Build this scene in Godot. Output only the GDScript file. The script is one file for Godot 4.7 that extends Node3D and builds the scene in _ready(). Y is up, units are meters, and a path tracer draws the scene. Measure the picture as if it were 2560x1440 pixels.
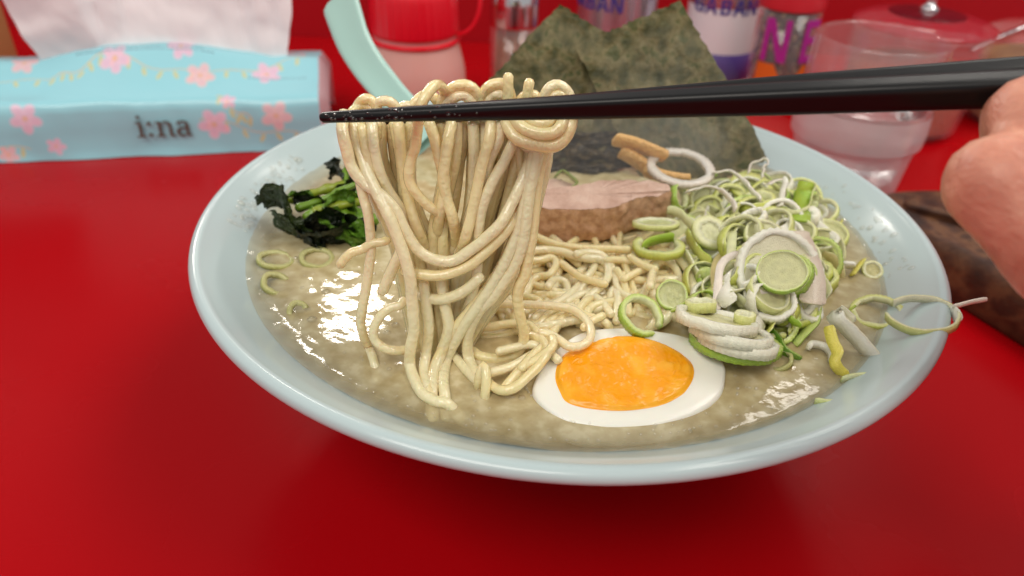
extends Node3D
# A bowl of ramen on a red counter, seen close up. Lengths in the tables below are millimetres.

var taken := {}
var rng := RandomNumberGenerator.new()
var M := {}
var noise := FastNoiseLite.new()

func numbered(called: String, parent: Node) -> String:
	var key := str(parent.get_instance_id()) + called
	taken[key] = taken.get(key, -1) + 1
	return called if taken[key] == 0 else "%s_%03d" % [called, taken[key]]

func put(called: String, mesh: Mesh, mat: Material, parent: Node = self) -> MeshInstance3D:
	var o := MeshInstance3D.new()
	o.name = numbered(called, parent)
	o.mesh = mesh
	o.material_override = mat
	parent.add_child(o, true)
	return o

func thing(called: String, label: String, category: String, at := Vector3.ZERO, group := "") -> Node3D:
	var o := Node3D.new()
	o.name = numbered(called, self)
	add_child(o, true)
	o.position = at
	tag(o, label, category, group)
	return o

func tag(o: Node, label: String, category: String, group := "", kind := "") -> Node:
	o.set_meta("label", label)
	if category != "": o.set_meta("category", category)
	if group != "": o.set_meta("group", group)
	if kind != "": o.set_meta("kind", kind)
	return o

func structure(o: Node) -> Node:
	o.set_meta("kind", "structure")
	return o

func srgb(r: float, g: float, b: float, a := 1.0) -> Color: return Color(r / 255.0, g / 255.0, b / 255.0, a)
func lin(r: float, g: float, b: float) -> Color: return srgb(r, g, b).srgb_to_linear()

func mat(c: Color, rough: float, spec := 0.5, metal := 0.0) -> StandardMaterial3D:
	var m := StandardMaterial3D.new()
	m.albedo_color = c
	m.roughness = rough
	m.metallic_specular = spec
	m.metallic = metal
	return m

func vmat(rough: float, spec := 0.5, sss := 0.0) -> StandardMaterial3D:
	var m := mat(Color.WHITE, rough, spec)
	m.vertex_color_use_as_albedo = true
	if sss > 0.0:
		m.subsurf_scatter_enabled = true
		m.subsurf_scatter_strength = sss
	return m

func glass(alpha: float, c := Color.WHITE, rough := 0.02) -> StandardMaterial3D:
	var m := mat(Color(c.r, c.g, c.b, alpha), rough)
	m.transparency = BaseMaterial3D.TRANSPARENCY_ALPHA
	return m

func noise_tex(freq: float, seed_: int, ramp: Gradient = null, octaves := 4, size := 512) -> NoiseTexture2D:
	var n := FastNoiseLite.new()
	n.noise_type = FastNoiseLite.TYPE_SIMPLEX_SMOOTH
	n.frequency = freq
	n.seed = seed_
	n.fractal_octaves = octaves
	var t := NoiseTexture2D.new()
	t.width = size
	t.height = size
	t.seamless = true
	t.noise = n
	if ramp: t.color_ramp = ramp
	return t

func grad(stops: Array) -> Gradient:
	var g := Gradient.new()
	var o := PackedFloat32Array()
	var c := PackedColorArray()
	for s in stops:
		o.append(s[0])
		c.append(s[1])
	g.offsets = o
	g.colors = c
	return g

func triplanar(m: StandardMaterial3D, per_metre: float) -> StandardMaterial3D:
	m.uv1_triplanar = true
	m.uv1_scale = Vector3.ONE * per_metre
	return m

func relief(m: StandardMaterial3D, t: Texture2D, cm: float) -> StandardMaterial3D:
	m.heightmap_enabled = true
	m.heightmap_texture = t
	m.heightmap_scale = cm
	return m

# ---------- shapes
# turns the triangles so that they face outwards
func outward(v: PackedVector3Array, idx: PackedInt32Array) -> PackedInt32Array:
	var c := Vector3.ZERO
	for p in v: c += p / v.size()
	var vol := 0.0
	for k in idx.size() / 3: vol += (v[idx[k * 3]] - c).dot((v[idx[k * 3 + 2]] - c).cross(v[idx[k * 3 + 1]] - c))
	if vol < 0.0: idx.reverse()
	return idx

func finish(v: PackedVector3Array, idx: PackedInt32Array, col := PackedColorArray(), uv := PackedVector2Array(), smooth := true, auto := true) -> ArrayMesh:
	if auto: idx = outward(v, idx)
	var st := SurfaceTool.new()
	st.begin(Mesh.PRIMITIVE_TRIANGLES)
	st.set_smooth_group(0 if smooth else -1)
	for i in v.size():
		if col.size(): st.set_color(col[i])
		if uv.size(): st.set_uv(uv[i])
		st.set_smooth_group(0 if smooth else -1)
		st.add_vertex(v[i])
	for i in idx: st.add_index(i)
	if not smooth: st.deindex()
	st.generate_normals()
	return st.commit()

func join(meshes: Array) -> ArrayMesh:
	var st := SurfaceTool.new()
	st.begin(Mesh.PRIMITIVE_TRIANGLES)
	for m in meshes: st.append_from(m[0], 0, m[1] if m.size() > 1 else Transform3D())
	return st.commit()

# a net of rows x columns; each cell as two clockwise triangles
func net(rows: int, cols: int, wrap: bool, flip := false, base := 0) -> PackedInt32Array:
	var idx := PackedInt32Array()
	for i in rows - 1:
		for j in (cols if wrap else cols - 1):
			var a := base + i * cols + j
			var b := base + i * cols + (j + 1) % cols
			var c := a + cols
			var d := b + cols
			idx.append_array(PackedInt32Array([a, c, b, b, c, d] if flip else [a, b, c, b, d, c]))
	return idx

func points(mm: Array) -> PackedVector3Array:
	var p := PackedVector3Array()
	for i in mm.size() / 3: p.append(Vector3(mm[i * 3], mm[i * 3 + 1], mm[i * 3 + 2]) * 0.001)
	return p

func curve(p: PackedVector3Array, step := 0.0011) -> PackedVector3Array:
	var out := PackedVector3Array()
	for i in p.size() - 1:
		var a := p[max(i - 1, 0)]
		var d := p[min(i + 2, p.size() - 1)]
		var n := clampi(int(ceil(p[i].distance_to(p[i + 1]) / step)), 1, 60)
		for k in n: out.append(p[i].cubic_interpolate(p[i + 1], a, d, float(k) / n))
	out.append(p[p.size() - 1])
	return out

# a round or squarish strand along a curve; both ends closed
func strand(mm: Array, r: float, sides := 10, square := 0.25, wobble := 0.06, ends := 1.0, step := 0.0011) -> ArrayMesh:
	var c := curve(points(mm), step)
	var v := PackedVector3Array()
	var uv := PackedVector2Array()
	var n := c.size()
	var t0 := (c[1] - c[0]).normalized()
	var u := t0.cross(Vector3(0.31, 0.52, 0.79)).normalized()
	var twist := rng.randf() * TAU
	var sd := rng.randf() * 500.0
	for i in n:
		var t := (c[min(i + 1, n - 1)] - c[max(i - 1, 0)]).normalized()
		u = (u - t * u.dot(t)).normalized()
		var w := t.cross(u)
		var e := minf(float(i), float(n - 1 - i))
		var rr := r * (1.0 + wobble * noise.get_noise_2d(i * 9.0, sd))
		if e < 1.0: rr *= 0.62 * ends
		for k in sides:
			var a := TAU * k / sides + twist + i * 0.01
			var sq := 1.0 + square * 0.35 * (pow(sin(2.0 * (a - twist)), 2.0) - 0.5)
			v.append(c[i] + (u * cos(a) + w * sin(a)) * rr * sq)
			uv.append(Vector2(float(k) / sides, i * 0.05))
	var idx := net(n, sides, true)
	for end in 2:
		var base := v.size()
		v.append(c[0] - t0 * r * 0.15 if end == 0 else c[n - 1] + (c[n - 1] - c[n - 2]).normalized() * r * 0.15)
		uv.append(Vector2.ZERO)
		var row := 0 if end == 0 else (n - 1) * sides
		for k in sides:
			var a := row + k
			var b := row + (k + 1) % sides
			idx.append_array(PackedInt32Array([base, b, a] if end == 0 else [base, a, b]))
	return finish(v, idx, PackedColorArray(), uv)

# a flat strip of given width along a curve; side is the direction across it
func ribbon(mm: Array, side: Vector3, width: float, thick: float, c0: Color, c1: Color, wave := 0.0) -> ArrayMesh:
	var c := curve(points(mm), 0.0012)
	var v := PackedVector3Array()
	var col := PackedColorArray()
	var n := c.size()
	var sd := rng.randf() * 300.0
	for i in n:
		var t := (c[min(i + 1, n - 1)] - c[max(i - 1, 0)]).normalized()
		var s := (side - t * side.dot(t)).normalized()
		var f := t.cross(s)
		var e := minf(i, n - 1 - i)
		var w := width * 0.5 * (0.72 if e < 1.0 else 1.0) * (1.0 + 0.10 * noise.get_noise_2d(i * 16.0, sd))
		var off := f * wave * noise.get_noise_2d(i * 6.0, sd + 70.0)
		for k in 10:
			var q: Vector2 = [Vector2(-1, 1), Vector2(0, 1.2), Vector2(1, 1), Vector2(1, 1), Vector2(1, -1), Vector2(1, -1), Vector2(0, -.8), Vector2(-1, -1), Vector2(-1, -1), Vector2(-1, 1)][k]
			v.append(c[i] + off + s * w * q.x + f * thick * 0.5 * q.y)
			col.append((c0 if k < 3 else (c1 if k > 4 and k < 8 else c0.lerp(c1, 0.5))) * (1.0 + 0.10 * noise.get_noise_2d(i * 17.0, sd + q.x * 60.0)))
	var idx := PackedInt32Array()
	for i in n - 1:
		for k in [0, 1, 3, 5, 6, 8]:
			var p := i * 10 + int(k)
			idx.append_array(PackedInt32Array([p, p + 1, p + 10, p + 1, p + 11, p + 10]))
	for end in 2:
		var row := 0 if end == 0 else (n - 1) * 10
		idx.append_array(PackedInt32Array([row, row + 4, row + 2, row, row + 7, row + 4] if end == 0 else [row, row + 2, row + 4, row, row + 4, row + 7]))
	return finish(v, idx, col)

# a slice of scallion: a band bent round an ellipse; frame is [centre, major axis, minor axis] in mm
func slice(f: Array, a: float, b: float, wall: float, tall: float, t0: float, t1: float, rim: Color, body: Color, inner: Color) -> ArrayMesh:
	var ctr := Vector3(f[0], f[1], f[2]) * 0.001
	var mx := Vector3(f[3], f[4], f[5])
	var mn := Vector3(f[6], f[7], f[8])
	var up := mn.cross(mx).normalized()
	var whole := absf(t1 - t0) > 359.0
	var n := maxi(10, int(absf(t1 - t0) / 5.0))
	var rows := n if whole else n + 1
	var v := PackedVector3Array()
	var col := PackedColorArray()
	var sd := rng.randf() * 300.0
	for i in rows:
		var th := deg_to_rad(lerpf(t0, t1, float(i) / n))
		var dir := mx * cos(th) * a + mn * sin(th) * b
		var len := dir.length()
		dir /= len
		var w := Vector2(cos(th), sin(th))
		len *= 1.0 + 0.05 * noise.get_noise_2d(w.x * 45.0 + sd, w.y * 45.0)
		var wl := wall * (1.0 + 0.28 * noise.get_noise_2d(w.x * 60.0 + sd, w.y * 60.0 + 90.0))
		var lift := up * tall * 0.15 * noise.get_noise_2d(w.x * 40.0, w.y * 40.0 + sd)
		if not whole and (i == 0 or i == rows - 1): wl *= 0.7
		var rib := 0.985 + 0.03 * float(i % 2)
		for k in 9:
			# outer wall, upper cut face (three columns), inner wall, lower cut face: own corners, so that the cut edges stay crisp
			var q: Vector2 = [Vector2(1, -.5), Vector2(1, .5), Vector2(1, .5), Vector2(.55, .53), Vector2(0, .5), Vector2(0, .5), Vector2(0, -.5), Vector2(0, -.5), Vector2(1, -.5)][k]
			var r := len - wl * (1.0 - q.x)
			if q.x == 1.0: r *= rib if wall > 0.0008 else 1.0
			v.append(ctr + lift + dir * r + up * tall * q.y)
			var tint := 1.0 + 0.10 * noise.get_noise_2d(i * 31.0, sd + k * 9.0)
			col.append((rim if k < 2 else ([rim.lerp(body, 0.55), body, inner][k - 2] if k < 5 else inner)) * tint)
	var idx := PackedInt32Array()
	for i in (n if whole else rows - 1):
		for k in [0, 2, 3, 5, 7]:
			var p := i * 9 + int(k)
			var q := ((i + 1) % rows) * 9 + int(k)
			idx.append_array(PackedInt32Array([p, p + 1, q, p + 1, q + 1, q]))
	if not whole:
		for end in 2:
			var row := 0 if end == 0 else (rows - 1) * 9
			idx.append_array(PackedInt32Array([row, row + 4, row + 1, row, row + 6, row + 4] if end == 0 else [row, row + 1, row + 4, row, row + 4, row + 6]))
	return finish(v, idx, col)

# the thin skin that closes the hole of a slice
func film(f: Array, a: float, b: float, c: Color, sag := 0.0004) -> ArrayMesh:
	var ctr := Vector3(f[0], f[1], f[2]) * 0.001
	var mx := Vector3(f[3], f[4], f[5])
	var mn := Vector3(f[6], f[7], f[8])
	var up := mn.cross(mx).normalized()
	var v := PackedVector3Array()
	var col := PackedColorArray()
	for s in 2:
		for i in 7:
			for k in 30:
				var th := TAU * k / 30.0
				var d := (mx * cos(th) * a + mn * sin(th) * b) * i / 6.0
				v.append(ctr + d + up * ((0.00025 if s else -0.00025) + sag * noise.get_noise_2d(d.x * 14000.0 + a * 90000.0, d.z * 14000.0)))
				col.append(c * (1.0 + 0.07 * sin(i * 2.4 + a * 9000.0) + 0.16 * noise.get_noise_2d(d.x * 26000.0, d.z * 26000.0 + a * 50000.0)))
	var idx := net(7, 30, true, false)
	idx.append_array(net(7, 30, true, true, 210))
	return finish(v, idx, col)

func lathe(profile: Array, segs := 64, closed := false, uvs := false) -> ArrayMesh:
	var v := PackedVector3Array()
	var uv := PackedVector2Array()
	var cols := segs + 1 if uvs else segs
	for i in profile.size():
		for k in cols:
			var a := TAU * k / segs
			v.append(Vector3(profile[i][0] * sin(a), profile[i][1], profile[i][0] * cos(a)) * 0.001)
			uv.append(Vector2(float(k) / segs, float(i) / (profile.size() - 1)))
	var idx := net(profile.size(), cols, not uvs, true)
	if closed:
		var b := (profile.size() - 1) * cols
		for k in cols:
			idx.append_array(PackedInt32Array([b + k, k, b + (k + 1) % cols, b + (k + 1) % cols, k, (k + 1) % cols]))
	return finish(v, idx, PackedColorArray(), uv if uvs else PackedVector2Array())

# rounds the corners of a profile
func rounded(p: Array, r: float, n := 4) -> Array:
	var out := [p[0]]
	for i in range(1, p.size() - 1):
		var c := Vector2(p[i][0], p[i][1])
		var a := Vector2(p[i - 1][0], p[i - 1][1]) - c
		var b := Vector2(p[i + 1][0], p[i + 1][1]) - c
		var d := minf(r, minf(a.length(), b.length()) * 0.45)
		for k in n + 1:
			var t := float(k) / n
			var q := (c + a.normalized() * d).lerp(c, t).lerp(c.lerp(c + b.normalized() * d, t), t)
			out.append([q.x, q.y])
	out.append(p[p.size() - 1])
	return out

# a box with rounded vertical section, centred on the origin
func block(size: Vector3, r: float) -> ArrayMesh:
	var v := PackedVector3Array()
	var idx := PackedInt32Array()
	var st := [-1.0, -0.5, 0.5, 1.0]
	for axis in 3:
		for sgn in [-1.0, 1.0]:
			var base := v.size()
			for i in 4:
				for j in 4:
					var q := Vector3.ZERO
					q[axis] = sgn
					q[(axis + 1) % 3] = st[i]
					q[(axis + 2) % 3] = st[j]
					var p := Vector3.ZERO
					for k in 3:
						var h := size[k] * 0.5
						var core := h - r
						p[k] = (core if absf(q[k]) >= 0.5 else 0.0) * signf(q[k])
					var d := Vector3.ZERO
					d[axis] = sgn
					if absf(st[i]) == 1.0: d[(axis + 1) % 3] = st[i]
					if absf(st[j]) == 1.0: d[(axis + 2) % 3] = st[j]
					v.append(p + d.normalized() * r)
			idx.append_array(net(4, 4, false, sgn < 0.0, base))
	return finish(v, idx)

# an outline in mm (xz) carried down through levels [y, scale, shrink towards centre]
func loft(rings: Array, cap_top := true) -> ArrayMesh:
	var v := PackedVector3Array()
	var n: int = rings[0].size()
	for r in rings: v.append_array(r)
	var idx := net(rings.size(), n, true, true)
	for end in 2:
		if end == 0 and not cap_top: continue
		var row := 0 if end == 0 else (rings.size() - 1) * n
		var c := Vector3.ZERO
		for k in n: c += v[row + k]
		v.append(c / n)
		var ci := v.size() - 1
		for k in n:
			idx.append_array(PackedInt32Array([ci, row + k, row + (k + 1) % n] if end == 0 else [ci, row + (k + 1) % n, row + k]))
	return finish(v, idx)

func outline(mm: Array, n: int) -> PackedVector3Array:
	var p := points(mm)
	var m := p.size()
	var dense := PackedVector3Array()
	for i in m:
		for k in 12: dense.append(p[i].cubic_interpolate(p[(i + 1) % m], p[(i + m - 1) % m], p[(i + 2) % m], k / 12.0))
	var length := 0.0
	for i in dense.size(): length += dense[i].distance_to(dense[(i + 1) % dense.size()])
	var out := PackedVector3Array()
	var at := 0.0
	var want := 0.0
	for i in dense.size():
		var a := dense[i]
		var b := dense[(i + 1) % dense.size()]
		var l := a.distance_to(b)
		while want <= at + l and out.size() < n:
			out.append(a.lerp(b, (want - at) / maxf(l, 1e-9)))
			want += length / n
		at += l
	while out.size() < n: out.append(dense[dense.size() - 1])
	return out

# a body from tapered bones [from, to, r0, r1] in mm joined by a smooth minimum, meshed as surface nets
func body(bones: Array, cell: float, blend: float) -> ArrayMesh:
	var lo := Vector3.ONE * 1e9
	var hi := -lo
	var bb := []
	for b in bones:
		var p := Vector3(b[0], b[1], b[2])
		var q := Vector3(b[3], b[4], b[5])
		bb.append([p, q, b[6], b[7]])
		for e in [[p, b[6]], [q, b[7]]]:
			lo = lo.min(e[0] - Vector3.ONE * (e[1] + 2.0 * cell))
			hi = hi.max(e[0] + Vector3.ONE * (e[1] + 2.0 * cell))
	var nx := int((hi.x - lo.x) / cell) + 2
	var ny := int((hi.y - lo.y) / cell) + 2
	var nz := int((hi.z - lo.z) / cell) + 2
	var f := PackedFloat32Array()
	f.resize(nx * ny * nz)
	f.fill(1e3)
	for b in bb:
		var p: Vector3 = b[0]
		var q: Vector3 = b[1]
		var reach: float = maxf(b[2], b[3]) + blend + 2.0 * cell
		var l := ((p.min(q) - Vector3.ONE * reach - lo) / cell).floor()
		var h := ((p.max(q) + Vector3.ONE * reach - lo) / cell).ceil()
		var pq := q - p
		var pl := maxf(pq.length_squared(), 1e-6)
		for z in range(maxi(0, int(l.z)), mini(nz, int(h.z) + 1)):
			for y in range(maxi(0, int(l.y)), mini(ny, int(h.y) + 1)):
				for x in range(maxi(0, int(l.x)), mini(nx, int(h.x) + 1)):
					var w := lo + Vector3(x, y, z) * cell
					var t := clampf((w - p).dot(pq) / pl, 0.0, 1.0)
					var d := (w - p - pq * t).length() - lerpf(b[2], b[3], t)
					var i := x + nx * (y + ny * z)
					var e := f[i]
					var k := maxf(blend - absf(d - e), 0.0) / blend
					f[i] = minf(d, e) - k * k * blend * 0.25
	var at := PackedInt32Array()
	at.resize(nx * ny * nz)
	at.fill(-1)
	var v := PackedVector3Array()
	var sx := 1
	var sy := nx
	var sz := nx * ny
	var corner := [0, sx, sy, sx + sy, sz, sx + sz, sy + sz, sx + sy + sz]
	for z in nz - 1:
		for y in ny - 1:
			for x in nx - 1:
				var i := x + nx * (y + ny * z)
				var m := 0
				for k in 8:
					if f[i + corner[k]] < 0.0: m += 1
				if m == 0 or m == 8: continue
				var s := Vector3.ZERO
				var c := 0
				for e in 12:
					var e0: int = [0, 2, 4, 6, 0, 1, 4, 5, 0, 1, 2, 3][e]
					var e1: int = [1, 3, 5, 7, 2, 3, 6, 7, 4, 5, 6, 7][e]
					var d0 := f[i + corner[e0]]
					var d1 := f[i + corner[e1]]
					if (d0 < 0.0) != (d1 < 0.0):
						var t := d0 / (d0 - d1)
						s += Vector3(e0 & 1, (e0 >> 1) & 1, e0 >> 2).lerp(Vector3(e1 & 1, (e1 >> 1) & 1, e1 >> 2), t)
						c += 1
				at[i] = v.size()
				v.append((lo + (Vector3(x, y, z) + s / c) * cell) * 0.001)
	var idx := PackedInt32Array()
	for z in range(1, nz - 1):
		for y in range(1, ny - 1):
			for x in range(1, nx - 1):
				var i := x + nx * (y + ny * z)
				for axis in 3:
					var step: int = [sx, sy, sz][axis]
					if (f[i] < 0.0) == (f[i + step] < 0.0): continue
					var du: int = [sy, sz, sx][axis]
					var dv: int = [sz, sx, sy][axis]
					var q := [at[i], at[i - du], at[i - du - dv], at[i - dv]]
					if q.min() < 0: continue
					idx.append_array(PackedInt32Array([q[0], q[2], q[1], q[0], q[3], q[2]] if f[i] < 0.0 else [q[0], q[1], q[2], q[0], q[2], q[3]]))
	return finish(v, idx)

func lamp(called: String, at: Vector3, towards: Vector3, size: Vector2, energy: float, c: Color) -> void:
	var l := AreaLight3D.new()
	l.name = called
	add_child(l, true)
	l.look_at_from_position(at, towards, Vector3(0.02, 0.03, 1) if absf((towards - at).normalized().y) > 0.9 else Vector3.UP)
	l.area_size = size
	l.light_energy = energy
	l.light_color = c
	l.area_range = 8.0
	l.area_attenuation = 2.0
	l.shadow_enabled = true

# ---------- the things
var lifted: Node3D
var nest: Node3D

func noodle(owner_: Node3D, mm: Array, r: float) -> void:
	put("noodle", strand(mm, r * 0.001), M.noodle if rng.randf() < 0.6 else M.noodle_pale, owner_)

func onion(label: String, m: ArrayMesh, core: ArrayMesh, shared: bool) -> void:
	var o := put("scallion_slice", m, M.onion)
	tag(o, label, "scallion", label + "s" if shared else "scallion slices in the ramen")
	if core: put("core", core, M.onion, o)

# rim, body and inner colour of a slice
var kinds := {"w": [lin(252, 250, 226), lin(253, 252, 236), lin(254, 252, 238)], "p": [lin(226, 230, 150), lin(238, 238, 186), lin(244, 244, 212)], "y": [lin(216, 224, 108), lin(234, 238, 156), lin(242, 244, 196)], "g": [lin(168, 204, 74), lin(214, 230, 136), lin(236, 242, 188)], "d": [lin(88, 128, 28), lin(130, 160, 60), lin(170, 190, 100)], "o": [lin(190, 190, 116), lin(200, 196, 132), lin(206, 204, 144)], "k": [lin(240, 226, 210), lin(246, 238, 224), lin(248, 242, 230)]}
var tones := [lin(214, 214, 160), lin(254, 252, 236), lin(244, 246, 192), lin(250, 238, 224), lin(222, 226, 112), lin(206, 222, 128), lin(205, 212, 150), lin(166, 204, 66), lin(218, 218, 168), lin(170, 200, 66), lin(98, 146, 32), lin(234, 230, 198), lin(232, 218, 198), lin(226, 208, 140), lin(206, 208, 150), lin(222, 220, 160), lin(226, 222, 176), lin(230, 226, 182), lin(228, 224, 172), lin(190, 206, 70), lin(228, 224, 190), lin(236, 224, 100), lin(232, 226, 160), lin(216, 226, 150), lin(236, 240, 190), lin(206, 200, 140), lin(228, 214, 150), lin(124, 146, 56), lin(150, 166, 80)]

func ring(label: String, f: Array, a: float, wall: float, tall: float, t0: float, t1: float, kind: String, skin := -1, shared := false, b := 1.0) -> void:
	var k: Array = kinds[kind]
	a *= 0.001
	wall *= 0.00078
	onion(label, slice(f, a, a * b, wall, tall * 0.001, t0, t1, k[0], k[1], k[2]), film(f, a - wall * 0.5, a * b - wall * 0.5, tones[skin]) if skin >= 0 else null, shared)

func strip(label: String, mm: Array, side: Vector3, wide: float, thick: float, c0: int, c1: int, wave: float, shared := false) -> void:
	thick *= 0.6
	onion(label, ribbon(mm, side, wide * 0.001, thick * 0.001, tones[c0], tones[c1], wave * 0.001), null, shared)

func letters(parent: Node3D, text: String, radius: float, y: float, size: float, step_deg: float, from_deg: float, m: Material) -> void:
	for i in text.length():
		var t := TextMesh.new()
		var f := SystemFont.new()
		f.font_names = PackedStringArray(["Droid Sans"])
		f.font_weight = 700
		t.font = f
		t.text = text[i]
		t.font_size = 64
		t.pixel_size = size / 48.0
		t.depth = 0.0006
		t.curve_step = 2.0
		var a := deg_to_rad(from_deg + step_deg * i)
		var o := put("letter", t, m, parent)
		o.position = Vector3(sin(a) * radius, y, cos(a) * radius)
		o.rotation.y = a
		if size > 0.02: o.scale.x = 0.72

func _ready() -> void:
	rng.seed = 20240611
	noise.seed = 4
	noise.frequency = 0.02
	# camera, light
	var cam := Camera3D.new()
	cam.name = "camera"
	cam.transform = Transform3D(Vector3(0.99944, 0.02785, -0.01846), Vector3(-0.03341, 0.83305, -0.55219), Vector3(0.00000, 0.55250, 0.83351), Vector3(-0.01544, 0.17738, 0.21037))
	cam.near = 0.01
	cam.far = 20.0
	cam.fov = 42.0
	var lens := CameraAttributesPhysical.new()
	lens.frustum_focal_length = 31.263
	lens.frustum_focus_distance = 0.172
	lens.frustum_near = 0.01
	lens.frustum_far = 20.0
	lens.exposure_aperture = 17.0
	cam.attributes = lens
	add_child(cam)
	cam.fov = 42.0
	var we := WorldEnvironment.new()
	we.name = "surroundings"
	var env := Environment.new()
	env.background_mode = Environment.BG_COLOR
	env.background_color = Color(0.36, 0.358, 0.352).linear_to_srgb()
	env.tonemap_mode = Environment.TONE_MAPPER_LINEAR
	env.tonemap_exposure = 1.22
	env.volumetric_fog_enabled = true
	env.volumetric_fog_density = 0.0
	env.sdfgi_enabled = true
	env.ssao_enabled = true
	env.ssil_enabled = true
	we.environment = env
	add_child(we)
	# fluorescent tubes on the ceiling beyond the counter, and over the diners
	var tube := Color(1, 0.97, 0.93)
	lamp("ceiling_tube_light_far", Vector3(-0.50, 1.25, -1.62), Vector3(0, 0, 0), Vector2(0.2, 0.07), 0.17, tube)
	lamp("ceiling_tube_light_corner", Vector3(-1.75, 1.25, -2.55), Vector3(0, 0, 0), Vector2(1.2, 0.4), 3.0, tube)
	lamp("ceiling_tube_light_side", Vector3(0.72, 1.3, -1.35), Vector3(0, 0, 0), Vector2(0.4, 0.08), 0.10, tube)
	lamp("ceiling_tube_light_near", Vector3(0.85, 1.45, -0.05), Vector3(0, 0, 0), Vector2(1.3, 0.6), 1.15, tube)
	lamp("ceiling_tube_light_behind", Vector3(-0.5, 1.5, 0.9), Vector3(0, 0, 0), Vector2(1.2, 0.6), 1.2, tube)
	materials()
	counter()
	bowl()
	pack()
	condiments()
	glass_of_water()
	leather_case()
	toppings()
	noodles()
	scallions()
	chopsticks()
	hand()
	steam()

func materials() -> void:
	M.table = mat(Color(0.40, 0.0015, 0.0045).linear_to_srgb(), 0.3, 0.2)
	var fine := noise_tex(0.05, 3)
	M.table.roughness_texture = noise_tex(0.004, 8, grad([[0.0, Color(0.75, 0.75, 0.75)], [1.0, Color(1, 1, 1)]]), 5)
	M.table.roughness_texture_channel = BaseMaterial3D.TEXTURE_CHANNEL_RED
	triplanar(M.table, 4.0)
	M.wall = mat(Color(0.42, 0.003, 0.009).linear_to_srgb(), 0.38, 0.5)
	M.bowl = mat(srgb(182, 199, 201), 0.17, 0.5)
	M.noodle = mat(srgb(255, 231, 174), 0.2, 0.5)
	M.noodle.subsurf_scatter_enabled = true
	M.noodle.subsurf_scatter_strength = 0.2
	M.noodle.backlight_enabled = true
	M.noodle.backlight = Color(0.5, 0.48, 0.42)
	M.noodle.clearcoat_enabled = true
	M.noodle.clearcoat = 0.9
	M.noodle.clearcoat_roughness = 0.05
	triplanar(M.noodle, 60.0)
	relief(M.noodle, noise_tex(0.016, 11, null, 4), 0.035)
	M.noodle_pale = M.noodle.duplicate()
	M.noodle_pale.albedo_color = srgb(255, 236, 190)
	M.onion = vmat(0.24, 0.5, 0.03)
	M.onion.clearcoat_enabled = true
	M.onion.clearcoat = 0.35
	M.onion.clearcoat_roughness = 0.08
	M.onion.backlight_enabled = true
	M.onion.backlight = Color(0.44, 0.44, 0.44)
	triplanar(M.onion, 90.0)
	relief(M.onion, fine, 0.03)
	M.black = mat(srgb(12, 11, 12), 0.3, 0.4)
	M.chrome = mat(srgb(225, 225, 228), 0.14, 0.5, 1.0)
	M.clear = glass(0.06)
	M.bead = mat(srgb(40, 38, 38), 0.05, 0.8)
	M.drop = glass(0.12, srgb(230, 226, 206))
	M.stick = mat(srgb(222, 184, 140), 0.6)

func counter() -> void:
	var b := BoxMesh.new()
	b.size = Vector3(3.0, 0.04, 1.1)
	var t := put("countertop", b, M.table)
	t.position = Vector3(0, -0.02, 0.12)
	structure(t)
	var w := BoxMesh.new()
	w.size = Vector3(3.0, 0.32, 0.03)
	var o := put("back_wall", w, M.wall)
	o.position = Vector3(0, 0.121, -0.446)
	structure(o)

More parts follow.
